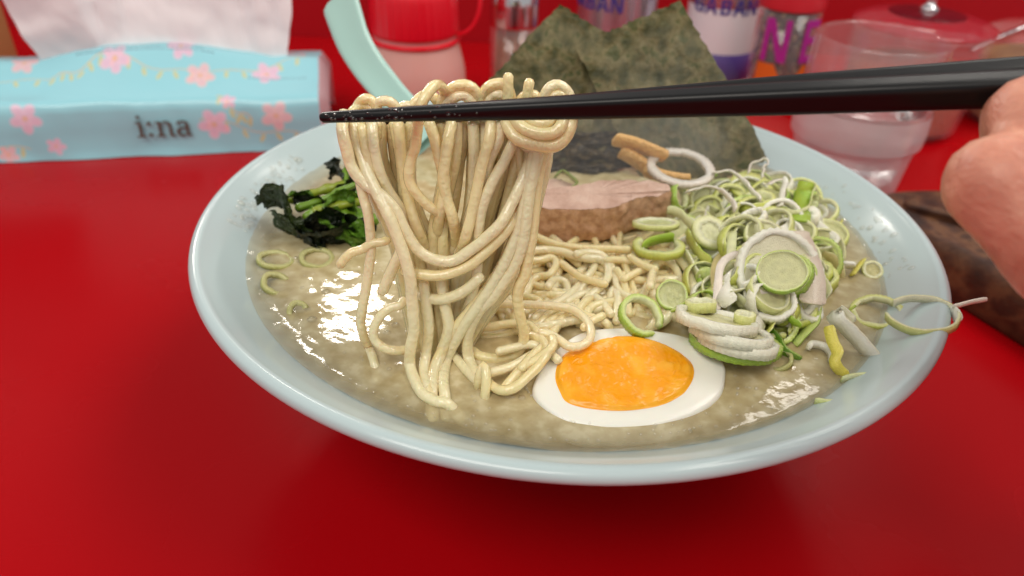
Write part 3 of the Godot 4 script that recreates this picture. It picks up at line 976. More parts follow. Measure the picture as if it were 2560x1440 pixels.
func toppings() -> void:
	pork([-17.6, 72.5, 3.3, -9.6, 73.5, -1.3, 5, 73.5, -6.4, 13, 73.5, -10.3, 26.2, 73.5, -10.7, 32.2, 73.5, -9.7, 34.1, 73.5, -5.2, 30.1, 72.5, -3, 21.9, 72.5, 0.4, 15.4, 72.5, 6, 3, 72.5, 8.9, -9.6, 72.5, 8, -17.5, 72.5, 7.6], "thick pinkish braised pork slice with a ragged brown edge beside the lifted noodles", 11.0, 0)
	pork([-15.2, 69, -12.4, -8.6, 69, -17.5, -0.6, 69, -19.6, 4.5, 69, -13.9, -1.1, 69, -4.8, -10, 69, -2.8, -15.1, 69, -5.2], "second pork slice mostly hidden behind the lifted noodles", 8.0, 5)
	# half egg
	var o := thing("boiled_egg", "half boiled egg with a bright orange crumbly yolk floating at the front", "egg")
	var rim := outline([-9.5, 61.3, 79.2, -3.7, 60.5, 85.9, 3.4, 60.3, 87.8, 10.5, 60.2, 88.1, 17.7, 60.3, 87, 27.3, 60.7, 82.9, 33.9, 61.3, 77.1, 36.8, 62, 69.8, 36.8, 62.4, 65, 33.2, 62.9, 60.2, 27.7, 63.2, 56.7, 17.7, 63.4, 55, 9.5, 63.4, 55.1, 2.2, 63.3, 57.4, -4.1, 62.7, 63.9, -8.6, 62, 72.2], 120)
	var ctr := Vector3.ZERO
	for p in rim: ctr += p / rim.size()
	var rings := []
	for k in [[0.0, 0.70], [0.0, 0.86], [-0.05, 0.96], [-0.3, 0.985], [-0.8, 1.0], [-2.2, 1.01], [-5.0, 0.99], [-9.0, 0.90], [-13.0, 0.7], [-16.0, 0.4], [-17.0, 0.1]]:
		var r := PackedVector3Array()
		for p in rim: r.append(ctr + (p - ctr) * k[1] + Vector3.UP * k[0] * 0.001)
		rings.append(r)
	var white := mat(srgb(244, 240, 228), 0.22)
	white.subsurf_scatter_enabled = true
	white.subsurf_scatter_strength = 0.12
	put("egg_white", loft(rings), white, o)
	var edge := outline([-4.5, 62.1, 73.5, -3.2, 62.6, 67.4, 0.9, 63, 63.3, 7, 63.2, 60.4, 13.3, 63.4, 58.3, 19.3, 63.3, 59, 24.9, 63, 62.1, 28.3, 62.6, 65.7, 29.1, 62.3, 69.8, 27.2, 61.7, 75.1, 23.3, 61.4, 79.1, 18.3, 61.1, 81.7, 10.9, 61, 83.3, 3.6, 61, 83.1, -1.8, 61.2, 81.5, -3.5, 61.6, 78.3], 160)
	var yc := Vector3.ZERO
	for p in edge: yc += p / edge.size()
	var v := PackedVector3Array()
	var col := PackedColorArray()
	var rows := 60
	var crumb := FastNoiseLite.new()
	crumb.seed = 19
	crumb.frequency = 1.0
	crumb.fractal_octaves = 4
	var crack := FastNoiseLite.new()
	crack.seed = 6
	crack.noise_type = FastNoiseLite.TYPE_CELLULAR
	crack.cellular_return_type = FastNoiseLite.RETURN_CELL_VALUE
	crack.frequency = 0.11
	crack.domain_warp_enabled = true
	crack.domain_warp_amplitude = 9.0
	crack.domain_warp_frequency = 0.12
	for i in rows:
		var f := float(i) / (rows - 1)
		for p in edge:
			var q: Vector3 = yc + (p - yc) * f
			var a := q * 1000.0
			var plate := crack.get_noise_2d(a.x, a.z * 1.3)
			var h := 0.4 * plate * smoothstep(0.35, 0.75, f) + 0.5 * crumb.get_noise_2d(a.x * 0.12, a.z * 0.16) + 0.06 * crumb.get_noise_2d(a.x * 0.45, a.z * 0.45)
			h = (h + 0.35) * smoothstep(1.0, 0.93, f) - 0.5 * smoothstep(0.9, 1.0, f)
			v.append(q + Vector3.UP * (h + 0.25) * 0.001)
			var pale := clampf(0.35 * smoothstep(0.65, 0.98, f) + 0.5 * plate + 0.6 * crumb.get_noise_2d(a.x * 0.12 + 7.0, a.z * 0.12), 0.0, 1.0)
			col.append(lin(246, 160, 4).lerp(lin(252, 192, 64), pale))
	var yolk := vmat(0.26, 0.5, 0.0)
	put("yolk", finish(v, net(rows, edge.size(), true, true), col, PackedVector2Array(), true, false), yolk, o)
	# bamboo shoots
	var bam := vmat(0.35, 0.5, 0.06)
	relief(triplanar(bam, 40.0), noise_tex(0.02, 61), 0.08)
	for k in 3:
		var w: ArrayMesh = ribbon([[16.4, 83, -22.3, 23.9, 81, -23.1, 34.4, 77, -23.3], [19.1, 78, -24.4, 25.7, 75, -22.9, 32.7, 70, -23.2], [27.3, 73, -21.1, 33.8, 72, -19, 42.5, 70, -21.5]][k], Vector3(0.25, 0.75, 0.6), [0.0058, 0.0058, 0.0050][k], 0.0018, lin(232, 184, 112), lin(222, 170, 100), 0.0003)
		tag(put("bamboo_shoot", w, bam), ["topmost tan bamboo shoot strip leaning on the nori", "middle tan bamboo shoot strip below the topmost one against the nori", "lowest tan bamboo shoot strip between the pork and the milky scallion ring"][k], "bamboo shoot", "strips of bamboo shoot")
	# nori
	var nm := mat(Color.WHITE, 0.55, 0.4)
	nm.albedo_texture = noise_tex(0.009, 71, grad([[0.15, srgb(50, 54, 28)], [0.40, srgb(88, 84, 52)], [0.52, srgb(106, 97, 64)], [0.64, srgb(124, 114, 80)], [0.8, srgb(70, 78, 38)]]), 7)
	triplanar(nm, 22.0)
	relief(nm, noise_tex(0.03, 72), 0.05)
	var wet := nm.duplicate()
	wet.albedo_texture = noise_tex(0.02, 73, grad([[0.2, srgb(28, 24, 16)], [0.55, srgb(58, 48, 32)], [0.75, srgb(104, 88, 58)]]), 6)
	wet.roughness = 0.5
	var sheets := [[4.2, 101.4, -61.7, 41.5, 117.1, -71.1, 78, 66.2, -49.4, 37, 49.6, -39.3], [-29.2, 85.9, -59.2, -1.5, 113.5, -73.6, 42.7, 90, -65.1, 15.1, 50.8, -45.3], [-10, 73.1, -51, 24, 73.5, -53.1, 30.6, 62.3, -48.2, -6.4, 57.3, -43.8]]
	for k in 3:
		var c := points(sheets[k])
		var sv := PackedVector3Array()
		var rows2 := 40
		var nrm := (c[1] - c[0]).cross(c[3] - c[0]).normalized()
		for side in 2:
			for i in rows2:
				for j in rows2:
					var fu := float(j) / (rows2 - 1)
					var fv := float(i) / (rows2 - 1)
					var p := c[0].lerp(c[1], fu).lerp(c[3].lerp(c[2], fu), fv)
					var rough := 0.0006 * noise.get_noise_2d(fu * 700.0 + k * 90.0, fv * 700.0)
					var e := minf(minf(fu, 1 - fu), minf(fv, 1 - fv))
					if e < 0.001: p += (c[0] - c[2]).normalized() * 0.0016 * noise.get_noise_2d(fu * 900.0, fv * 900.0 + k * 50.0)
					sv.append(p + nrm * ([0.0036, 0.0036, 0.006][k] * noise.get_noise_2d(fu * [60.0, 60.0, 130.0][k] + k * 40.0, fv * [60.0, 60.0, 130.0][k]) + rough + side * 0.0003))
		var ix := net(rows2, rows2, false, false)
		ix.append_array(net(rows2, rows2, false, true, rows2 * rows2))
		tag(put("nori_sheet", finish(sv, ix), wet if k == 2 else nm), ["large olive nori sheet standing in front with its corner at the top edge", "olive nori sheet standing behind, its pointed corner near the toothpick holder", "dark wet nori piece slumped in the broth below the chopsticks"][k], "nori", "sheets of nori")
	# soup spoon
	var sp := points([-87.2, 107, -100, -84.4, 100.3, -96, -80.7, 92.4, -91, -74.6, 84.8, -85, -65.9, 77.6, -77, -56.4, 70.9, -68, -47.7, 66.6, -58])
	var cc := curve(sp, 0.002)
	var pv := PackedVector3Array()
	var n := cc.size()
	for i in n:
		var f := float(i) / (n - 1)
		var t := (cc[mini(i + 1, n - 1)] - cc[maxi(i - 1, 0)]).normalized()
		var s := (Vector3(0.9, 0.42, 0.1) - t * t.dot(Vector3(0.9, 0.42, 0.1))).normalized()
		var b := t.cross(s)
		var w := lerpf(0.0083, 0.0062, minf(1.0, f * 1.5)) + 0.009 * smoothstep(0.82, 1.0, f)
		w *= sqrt(clampf(f * 16.0 + 0.06, 0.0, 1.0))
		for k in 16:
			var a := TAU * k / 16
			pv.append(cc[i] + s * cos(a) * w + b * (sin(a) * 0.0024 + 0.0022 * cos(a) * cos(a)))
	tag(put("soup_spoon", finish(pv, net(n, 16, true)), mat(srgb(176, 216, 208), 0.14)), "pale aqua ceramic soup spoon with its handle sticking up behind the noodles", "spoon")
	# boiled greens
	o = thing("spinach", "bunch of dark boiled spinach with bright stems at the left of the hanging noodles", "spinach")
	var stem := [mat(srgb(134, 150, 42), 0.25), mat(srgb(104, 138, 36), 0.25)]
	for s in [
		[[-90.3, 66, -2.8, -83, 67.2, -5.1, -74.8, 68.5, -8.9, -66.4, 69.7, -12.9, -59.1, 71, -17], 1.7, 0],
		[[-83.7, 67, 3.3, -77.7, 68.3, 0.9, -71.1, 69.7, -4.5, -64.4, 71, -9.9], 1.5, 1],
		[[-79.5, 67, 9.1, -74.7, 67.7, 3.4, -68.1, 68.3, -1.2, -61.3, 69, -6], 2, 1],
		[[-77.5, 68, 6.9, -72, 68.3, 4, -63.9, 68.7, 0.5, -57.8, 69, -0.7], 1.6, 0],
		[[-69.7, 69, -8.3, -71.4, 70.7, -13.7, -71.2, 72.3, -16.3, -69, 74, -15.3], 1.2, 1],
		[[-75.3, 66, 6.9, -69.7, 66, 3.9, -63.1, 66, 6.1, -56.8, 66, 6.9], 1.8, 1]]: put("stem", strand(s[0], s[1] * 0.00082, 9, 0.9, 0.7), stem[s[2]], o)
	var leaf := [mat(srgb(44, 58, 22), 0.28), mat(srgb(24, 34, 18), 0.28), mat(srgb(96, 138, 40), 0.28)]
	for m in leaf: relief(triplanar(m, 50.0), M.get_or_add("vein", noise_tex(0.02, 81)), 0.12)
	for l in [
		[[-95.1, 67, -0.2, -89.9, 69, 1.7, -86, 68, 4.9, -82.8, 66, 8.7, -80.5, 64, 10.5], 11, 0],
		[[-89.7, 66, 4, -85.2, 64, 7.8, -79.6, 62, 11.4, -74.2, 62, 13.5], 9, 0],
		[[-81.4, 62.5, 11.1, -75.6, 62.7, 12.3, -68.3, 62.8, 12.1, -61.5, 63, 9.4], 11, 1],
		[[-80.3, 64, 7.4, -73, 64, 6.9, -65.4, 64, 7.7, -58.3, 64, 5.9], 12, 1],
		[[-73.4, 65, 4.9, -66.9, 64, 6.5, -62.3, 63, 12, -59.8, 62, 12.5], 9, 2],
		[[-75.1, 69, 6, -71.2, 69, 1.7, -66.5, 69, 0, -62, 69, -3.1], 7, 2],
		[[-67.2, 66, 10.2, -64.2, 64.3, 10.7, -61.3, 62.7, 13.8, -59.9, 61, 15.6], 8, 2],
		[[-79, 67, 6.4, -75.8, 65.7, 5, -71.6, 64.3, 7.4, -68.5, 63, 11.1], 6, 2],
		[[-70.1, 67, 1.8, -65.2, 65.7, 1.6, -60.7, 64.3, 6.7, -58.6, 63, 11.7], 9, 2],
		[[-76.5, 71, -15, -74.7, 70.3, -18.8, -70.9, 69.7, -15.8, -67.2, 69, -10], 8, 1],
		[[-74.4, 68, -10, -70.2, 68, -11.8, -65.4, 68, -10.7, -60.4, 68, -8.1], 9, 1],
		[[-81.7, 61.5, 10.6, -79, 61.2, 11.8, -75.4, 60.8, 13.9, -72.4, 60.5, 14.1], 7, 1],
		[[-85.9, 66, -3.1, -80.4, 66, -1.6, -75.9, 66, -1.1, -70.6, 66, -0.1], 8, 1],
		[[-70, 63, 10, -65.7, 62.3, 13.5, -63.3, 61.7, 13.6, -62, 61, 10.9], 7, 2],
		[[-87.4, 68, -2.7, -85.6, 67.7, -5.2, -82.2, 67.3, -4.4, -80, 67, -3], 5, 2]]:
		var c := curve(points(l[0]), 0.0012)
		var lv := PackedVector3Array()
		var ln := c.size()
		var sd := rng.randf() * 100.0
		for side in 2:
			for i in ln:
				var f := float(i) / (ln - 1)
				var t := (c[mini(i + 1, ln - 1)] - c[maxi(i - 1, 0)]).normalized()
				var up := Vector3(0.2 * sin(sd), 0.8, 0.55)
				var s := (up - t * t.dot(up)).normalized()
				var b := t.cross(s)
				for k in 11:
					var g := k / 5.0 - 1.0
					var w: float = l[1] * 0.0005 * (0.25 + sin(PI * (0.08 + 0.86 * f))) * (1.0 + 0.5 * noise.get_noise_2d(i * 12.0, sd + 40.0 * signf(g)))
					lv.append(c[i] + s * w * g + b * (0.0022 * noise.get_noise_2d(i * 9.0 + sd * 9.0, k * 16.0) + 0.0018 * absf(g) * sin(sd + f * 5.0) + side * 0.0004))
		var ix := net(ln, 11, false)
		ix.append_array(net(ln, 11, false, true, ln * 11))
		put("leaf", finish(lv, ix), leaf[l[2]], o)

func noodles() -> void:
	nest = thing("noodle_nest", "tangle of pale yellow noodles lying in the broth behind the egg", "noodles")
	noodle(nest, [-11.6, 67.5, 25.5, -6.7, 66.9, 23.3, -1.4, 66.4, 23, 2.3, 65.8, 24.3, 6, 65.3, 24.5, 9.7, 64.8, 24, 11.8, 64.2, 26.5, 11.4, 63.6, 31.9, 8.8, 63.1, 36.5, 5.1, 62.5, 41.4, 1.7, 62, 48.7], 1.26)
	noodle(nest, [2.1, 67, 25.6, 6, 66.1, 22.7, 9.8, 65.3, 22.2, 11.9, 64.4, 24.2, 13.4, 63.6, 28.9, 13.7, 62.7, 34.2, 13.3, 61.9, 43, 12.4, 61, 50.1], 1.26)
	noodle(nest, [-13.4, 66.5, 29.7, -7.4, 66, 27.4, -4.4, 65.5, 25.3, -3.1, 65, 28.1, -5.3, 64.5, 33, -7.8, 64, 32.8, -10.3, 63.5, 35.6, -11.7, 63, 43.1], 1.18)
	noodle(nest, [-1.9, 65, 26.5, 0.9, 65, 30.6, 3.9, 65, 34.4, 8, 65, 36.6, 10.9, 65, 37.6], 1.13)
	noodle(nest, [-5.9, 65, 40.3, -3.9, 64, 34.8, -0.9, 63, 33.7, 0.1, 62, 37.2, -0.5, 61, 43.3], 1.18)
	noodle(nest, [5.7, 64, 34, 2.8, 62.5, 38.6, 1.7, 61, 43.2], 1.09)
	noodle(nest, [-23.6, 66, 51.1, -19.4, 66, 50.2, -12.4, 65.9, 49.8, -5.7, 65.9, 49.9, -0.4, 65.8, 50.8, 2.7, 65.8, 53.9, 4.4, 65.8, 58.2, 4.2, 65.7, 63, 2, 65.7, 66.1, -1.1, 65.6, 66.5, -3.6, 65.6, 63.9, -6, 65.5, 61.7, -8.6, 65.5, 61.3], 1.13)
	noodle(nest, [2.5, 65, 58.3, 5.3, 65, 54.9, 8.8, 65, 51.9], 1.09)
	noodle(nest, [-22.6, 59, 75.9, -22.3, 63, 75.5, -21.4, 65, 74.2, -20.7, 63.5, 76.7, -20.9, 59, 79.7], 1.22)
	noodle(nest, [-23.2, 63, 75.6, -19.7, 63, 74.1, -15.2, 63, 71.9, -11.3, 63, 68.3, -7.8, 63, 64.9], 1.18)
	noodle(nest, [-22, 60, 71.2, -19.9, 61, 75.8, -17.4, 62, 79.1, -14.2, 63, 79.4, -11.3, 64, 76.6, -8.3, 65, 73, -6.5, 65.5, 68.8, -7.3, 65, 64.1, -9.7, 64, 60.9, -13, 62, 57.9], 1.18)
	noodle(nest, [-17.4, 60, 78.2, -15.1, 62, 75.8, -12.2, 64, 73.3, -8.6, 65, 70.9, -5.3, 66, 67.5, -5.2, 66, 63.1], 1.18)
	noodle(nest, [-23.2, 63.5, 57.1, -20.4, 63.5, 56.6, -15.5, 63.5, 55.1, -10.9, 63.5, 55.4, -8.4, 63.5, 59.1, -6.9, 63.5, 63.9], 1.18)
	noodle(nest, [-5.1, 63, 58.3, -2.3, 63, 52.6, 1.7, 63, 48.3], 1.18)
	noodle(nest, [17.7, 66.5, 24.4, 20.1, 66.5, 27.7, 22.8, 66.5, 30.4, 25.3, 66.5, 31.7], 1.18)
	noodle(nest, [28.2, 67, 26.7, 25.4, 65.8, 26.2, 24.1, 64.5, 27.7, 23.4, 63.2, 31.7, 23.6, 62, 38.9], 1.13)
	noodle(nest, [21.6, 67, 41.6, 23.3, 66.2, 34.2, 25.5, 65.3, 27.3, 28.7, 64.5, 23.5, 31.5, 63.7, 25.9, 32.1, 62.8, 32.6, 32.1, 62, 39.4], 1.22)
	noodle(nest, [13.7, 65, 28.8, 15.5, 63.7, 32.9, 16.2, 62.3, 38.9, 16.1, 61, 46.5], 1.18)
	noodle(nest, [15.1, 65, 35, 19.6, 65, 30.7, 23.7, 65, 28.1], 1.13)
	noodle(nest, [16.4, 65, 22, 17, 64, 25.9, 17.8, 63, 31.7, 18.9, 62, 38.2], 1.13)
	noodle(nest, [10.7, 65.5, 25.8, 14.8, 65.5, 25.1, 19.9, 65.5, 25.9], 1.09)
	noodle(nest, [-10, 66, 12.5, -5.2, 66, 16.8, -1.2, 66, 18.8, 6.2, 66, 20, 12.4, 66, 19.8, 19.4, 66, 20], 1.18)
	noodle(nest, [-10.9, 65, 16.8, -8.1, 64.5, 13.4, -3.9, 64, 16.5, 0.7, 63.5, 20.5, 4.1, 63, 25.1], 1.18)
	noodle(nest, [32.3, 65, 21, 34.1, 65, 27.5, 34.7, 65, 36.8, 33.6, 65, 45.6], 1.18)
	noodle(nest, [27.2, 64, 32.7, 29.6, 64, 38.6, 29.9, 64, 46.2], 1.18)
	noodle(nest, [-21.1, 63, 34.1, -17.5, 63, 41.9, -15.2, 63, 51, -12, 63, 57.8], 1.18)
	noodle(nest, [-29.8, 60.5, 63.8, -26.4, 60.5, 69.8, -23.3, 60.5, 74.1, -19.3, 60.5, 77.5], 1.18)
	noodle(nest, [-18.8, 63.5, 67, -14.9, 63.5, 65.2, -10, 63.5, 63.6, -6.1, 63.5, 66.3, -3.3, 63.5, 70], 1.18)
	noodle(nest, [-12.9, 64.5, 74.7, -10.1, 64.5, 69.3, -6.9, 64.5, 64.8, -4.6, 64.5, 60.2], 1.18)
	noodle(nest, [-1.3, 62.5, 44, 4.4, 62.5, 38.8, 8.6, 62.5, 41.9, 11.2, 62.5, 48.8], 1.18)
	noodle(nest, [-10, 63, 52.5, -5.7, 63, 46.9, -0.1, 63, 40.8, 6, 63, 30.3, 8.8, 63, 23.7], 1.18)
	noodle(nest, [6.1, 56, 32.6, 3.8, 60.2, 40.7, 1.5, 60.1, 42.1, -1.1, 60.4, 43.5, -3.7, 60.3, 44.4, -6, 61, 46.7, -7.7, 60.9, 48.3, -8.7, 60.2, 49.6, -9.1, 56.1, 46.6], 1.07)
	noodle(nest, [-11.8, 55.1, 10.4, -9, 58.5, 19, -6.4, 59.9, 24.1, -3.3, 59.3, 22.4, 0.1, 59.7, 19.5, 3.5, 59.2, 15.6, 6.4, 60.1, 17.6, 9.1, 58.9, 19.7, 12.3, 55.1, 17.9], 1.11)
	noodle(nest, [8.4, 58.4, 32, 5.7, 62.6, 41.3, 3.5, 63.1, 45.1, 2.7, 62.7, 47.2, 4, 62.6, 49, 6.6, 63.5, 51.7, 9.1, 63, 52.6, 10, 62.2, 53.5, 9.3, 59, 51.8], 1.17)
	noodle(nest, [12.2, 58.1, 5.2, 9.5, 61.8, 14.1, 8.1, 62, 17.3, 6.7, 62.9, 22, 5.8, 62, 23.6, 4.3, 62.1, 26.3, 2.5, 62, 28.3, 0.3, 61.5, 29.2, -1.8, 58, 24.9], 1.23)
	noodle(nest, [-26.4, 56.5, 40.6, -22.9, 59.7, 44, -20, 60.8, 45.3, -17.5, 60.8, 46.6, -15.3, 60.7, 48.5, -13, 61.1, 50.8, -10.5, 61.1, 51.7, -7.7, 59.7, 49.9, -4.6, 56, 45], 1.23)
	noodle(nest, [-23.4, 57.9, 15.4, -21, 61, 24.1, -18.3, 62.3, 29.6, -15.8, 62.1, 32.5, -14.2, 61.9, 35.7, -13.9, 62.3, 40.2, -14.5, 62.1, 44, -15, 61, 46.3, -14.8, 57.7, 45.3], 1.16)
	noodle(nest, [25.9, 54.2, 12.8, 22.6, 58.4, 21.7, 21.5, 59.2, 26.8, 20.9, 58.8, 30.1, 19.1, 58.9, 32.4, 16, 59.7, 33.6, 12.7, 59.6, 32.6, 10.3, 58.1, 30.8, 9.5, 55, 28.7], 1.19)
	noodle(nest, [-9.6, 57.4, 34.9, -8.4, 61, 42.3, -6.5, 62.2, 45.2, -3.6, 61.8, 44.6, -0.4, 62.1, 44.6, 1.9, 62.2, 45.6, 2.7, 61.9, 47.6, 2.5, 61.3, 50.6, 2.7, 57, 48.6], 1.10)
	noodle(nest, [21.1, 55.1, 1.7, 21.1, 58.9, 12.3, 22.4, 59.2, 15.4, 24.3, 59.9, 17, 26.9, 59.9, 15.1, 30, 59.8, 12.2, 32.6, 60, 10.6, 35.3, 59, 8.8, 38.6, 55.4, 4.3], 1.23)
	noodle(nest, [31.5, 54.6, -9.5, 25.9, 58.4, -1.2, 21.6, 59, 1.3, 17.6, 59.4, 4, 13.9, 59.3, 6.3, 10.2, 59.7, 10, 6.9, 59.4, 12.4, 3.5, 58.3, 13.2, 0.2, 55.4, 10], 1.24)
	noodle(nest, [19.1, 55.2, -7.5, 16.4, 58.7, 3.4, 14.5, 59.6, 9.3, 14.9, 59.7, 12.9, 17.4, 59.7, 15.4, 20.6, 59.6, 17.3, 22.2, 59.2, 19.4, 21.5, 58.7, 22.2, 20.2, 55, 20.6], 1.24)
	noodle(nest, [9.3, 57.9, 17.2, 11.9, 61.1, 21.9, 15.2, 61.7, 22.2, 18, 62.2, 23.1, 20.3, 61.9, 23.9, 21.8, 61.7, 25.8, 22.5, 61.9, 29.3, 23.3, 60.8, 31.1, 25.2, 57.2, 28.9], 1.14)
	noodle(nest, [-17.8, 55.6, -18.9, -18.3, 59.3, -6.6, -19.1, 60.7, 0.9, -20.2, 60.8, 5.9, -21.5, 60.5, 10, -22.8, 60.9, 15, -23.7, 60.5, 18.8, -24, 60.2, 22.5, -23.7, 56.2, 20.5], 1.16)
	noodle(nest, [-19.2, 55.7, 12.6, -16.2, 59.8, 22.6, -13.7, 60.5, 27.1, -12.1, 60, 29.7, -11.6, 60.7, 34.3, -11.9, 60.3, 37.6, -12.9, 60.3, 41.3, -14.1, 60, 44.7, -14.9, 56.2, 43], 1.12)
	noodle(nest, [16.7, 58.5, -2.5, 15.5, 62.2, 7, 15.9, 62.7, 10.8, 16.7, 62.8, 13.8, 17.4, 63, 16.9, 17.8, 62.6, 18.9, 17.1, 63.2, 22.6, 16.5, 62, 23.1, 16.1, 58.3, 19.8], 1.07)
	noodle(nest, [-11.5, 58.9, 50.5, -9.8, 62.3, 56.2, -8.8, 62.8, 58.3, -8.3, 63.5, 61.3, -8, 63, 62.8, -7.5, 63.4, 65.1, -6.4, 63.1, 66.3, -4.9, 62.7, 66.9, -2.8, 58.2, 62.2], 1.10)
	noodle(nest, [1, 57, 9.6, -1.2, 60.6, 19.5, -2.6, 61.2, 24.6, -4.4, 61.3, 27.8, -7, 61, 28.9, -10.2, 61.3, 29.7, -13.7, 61.7, 30.4, -16.6, 60.3, 29, -18.9, 56.7, 25.5], 1.18)
	noodle(nest, [10.2, 54.7, -11.6, 10.5, 59, 0.3, 12.7, 59.4, 4.8, 15, 59.8, 9, 16.2, 59.2, 11.8, 15.3, 59.6, 16.7, 13.5, 59.3, 20.6, 12.1, 58.7, 23.7, 12.4, 55.4, 22.4], 1.16)
	noodle(nest, [34.4, 57.1, 21, 31.4, 60.3, 29.7, 28.5, 61.5, 34.9, 26.2, 61.6, 38.3, 24.7, 61.6, 41.7, 24, 61.1, 44.5, 23, 61.5, 48.6, 21.7, 60.9, 50.8, 20.5, 56.3, 47.3], 1.21)
	noodle(nest, [14.5, 58.6, 14.5, 13.5, 62.4, 24.1, 13.8, 63.1, 28, 15.1, 62.9, 29.6, 17.3, 62.6, 30.3, 19.7, 63.4, 32.2, 22.3, 63.3, 32.6, 24.4, 62.1, 32.1, 26.4, 58.6, 29.1], 1.17)
	noodle(nest, [12.7, 57.3, 31.3, 10.8, 60.7, 39.5, 8.7, 61.8, 43, 6.3, 61.3, 43.3, 3.7, 61.5, 44.4, 1.6, 62.3, 47.1, 0.3, 62.1, 49.2, -0.8, 60.7, 49.7, -2.4, 57.2, 46.4], 1.06)
	noodle(nest, [-8.1, 55.4, 10.9, -10.8, 59, 21.5, -13.3, 59.8, 24.8, -15.9, 59.2, 22.4, -18.7, 59.1, 19.2, -21.4, 59.2, 18.3, -23.9, 59, 20.2, -26.2, 58.3, 22.3, -29.1, 55.2, 18], 1.15)
	noodle(nest, [-14, 57.8, 15, -16.6, 61.3, 23.7, -19, 61.8, 27.7, -21.9, 62, 30.1, -25.3, 62.2, 31.3, -29, 61.9, 31.1, -32.3, 61.9, 31.8, -35, 61.2, 33.1, -37.4, 57.6, 31.3], 1.25)
	noodle(nest, [14.8, 56.6, 27.8, 11.2, 59.8, 34.5, 7.4, 60.5, 36.3, 4.1, 60.4, 37.2, 1.9, 60.9, 40.4, 1.2, 60.6, 43.5, 0.7, 60.4, 47, -0.6, 59.9, 49.2, -3, 56.1, 45.4], 1.09)
	noodle(nest, [8.7, 58.8, 16.3, 11.7, 62.3, 23, 13.3, 63.4, 27.6, 13.7, 63.2, 31.3, 13.6, 63.3, 35.5, 14.6, 62.6, 37.9, 16.8, 62.8, 40.1, 19.9, 62.2, 40.6, 23.7, 58.6, 36.9], 1.07)
	noodle(nest, [22.1, 55.8, -0.8, 17.6, 59.4, 9.8, 16, 60.4, 15.3, 16.9, 60.6, 18.9, 19, 60.6, 22, 20.8, 60.1, 24.3, 20.7, 60.4, 28.1, 19.6, 59.7, 30.4, 19.3, 55.7, 27.6], 1.07)
	noodle(nest, [42.4, 55.4, -16.7, 41.4, 59.4, -5.8, 39.5, 60.5, -0.1, 36.9, 60.5, 3.4, 34.7, 59.9, 5.9, 33.4, 60.1, 9.6, 33.7, 60.1, 12.9, 34.8, 59.9, 15.6, 37, 55.8, 11.9], 1.10)
	noodle(nest, [-6.6, 56.8, 15, -5.8, 59.9, 25.5, -4.2, 61.2, 31, -1.1, 61.4, 31.7, 3.1, 61, 29.6, 6.9, 61.4, 29.1, 9.6, 61.1, 29.9, 11.2, 60.5, 32.7, 13.4, 56.8, 30.8], 1.19)
	noodle(nest, [38.9, 57, 15.4, 35.4, 61, 25.7, 33.9, 61.8, 31.2, 32.7, 62, 35.6, 31.5, 62, 39.4, 29.8, 61.7, 42.1, 27.1, 62.2, 45.2, 24.4, 60.9, 45.1, 21.9, 57.3, 41.3], 1.26)
	noodle(nest, [2, 57.1, 44.2, -0.9, 61.1, 46.7, -3.1, 62.1, 46.5, -5.1, 62.1, 47.8, -6.8, 62.4, 51.1, -8.4, 62.2, 53.4, -10.3, 62.3, 53.9, -12.5, 60.7, 50.3, -14.6, 57.4, 44.3], 1.24)
	noodle(nest, [26.7, 58, 20.4, 24.5, 61.2, 30.1, 25.3, 62, 34.5, 28.3, 62.2, 36.4, 31.8, 62.1, 37.7, 33.6, 61.6, 39.5, 32.6, 62.5, 44.7, 31.8, 61, 46.8, 33.4, 57.5, 45.1], 1.06)
	noodle(nest, [29.3, 56.4, 4.8, 29.6, 60.7, 13.9, 30.5, 60.8, 16.8, 30.6, 61.1, 20.8, 30.6, 61.5, 24.7, 31.7, 61.3, 26.8, 33.6, 61.6, 28.6, 37, 60.2, 26.9, 41.4, 57.2, 22.5], 1.06)
	noodle(nest, [20.3, 57.5, 21.2, 21.3, 61.4, 29.1, 23.3, 62.6, 31.1, 25.8, 62.6, 30.2, 28.6, 61.9, 28.3, 30.7, 62.7, 29.8, 33.1, 62.3, 29.8, 36, 61.2, 28, 40.6, 57.3, 20], 1.14)
	noodle(nest, [-2.6, 55.6, 6.3, 0.1, 59.4, 15.3, 3.2, 61, 20.2, 6.1, 60.6, 22.1, 8.1, 60.5, 25.1, 9.2, 60.7, 29.1, 9.7, 60.7, 33.2, 10.3, 59.7, 35.8, 12, 55.9, 33.8], 1.08)
	noodle(nest, [-25.8, 55.8, -1.3, -26, 60.2, 9.5, -27.1, 60.6, 13.5, -28.1, 60.2, 16, -28.1, 60.2, 18.8, -26.8, 61, 22.2, -24.6, 60.7, 23.4, -22, 59.6, 23.1, -19.9, 56.3, 19.5], 1.06)
	noodle(nest, [31.2, 57.8, 30.2, 28.3, 61.9, 38.5, 27.4, 62.4, 41.5, 26.9, 62.7, 44.4, 26.4, 63.1, 47.5, 25.6, 63.1, 49.6, 24.5, 62.7, 50.8, 22.8, 62.2, 51.6, 22, 57.8, 46.8], 1.25)
	noodle(nest, [38.9, 56.3, 11.5, 35, 59.3, 18.8, 32.4, 60.3, 24, 29.8, 60.7, 26.3, 26.8, 61, 25.8, 23.7, 60.7, 23.4, 21.2, 60.1, 22.3, 19.3, 59.6, 25, 18.8, 55.9, 25], 1.09)
	noodle(nest, [-16.1, 58.2, 26.7, -17.2, 62.8, 37.2, -16.4, 62.8, 39.7, -13.5, 62.9, 41.1, -10.1, 63.4, 42.9, -8, 63.4, 44.5, -8.3, 63.3, 47.1, -10, 62.4, 49.3, -11.1, 58.9, 47.7], 1.14)
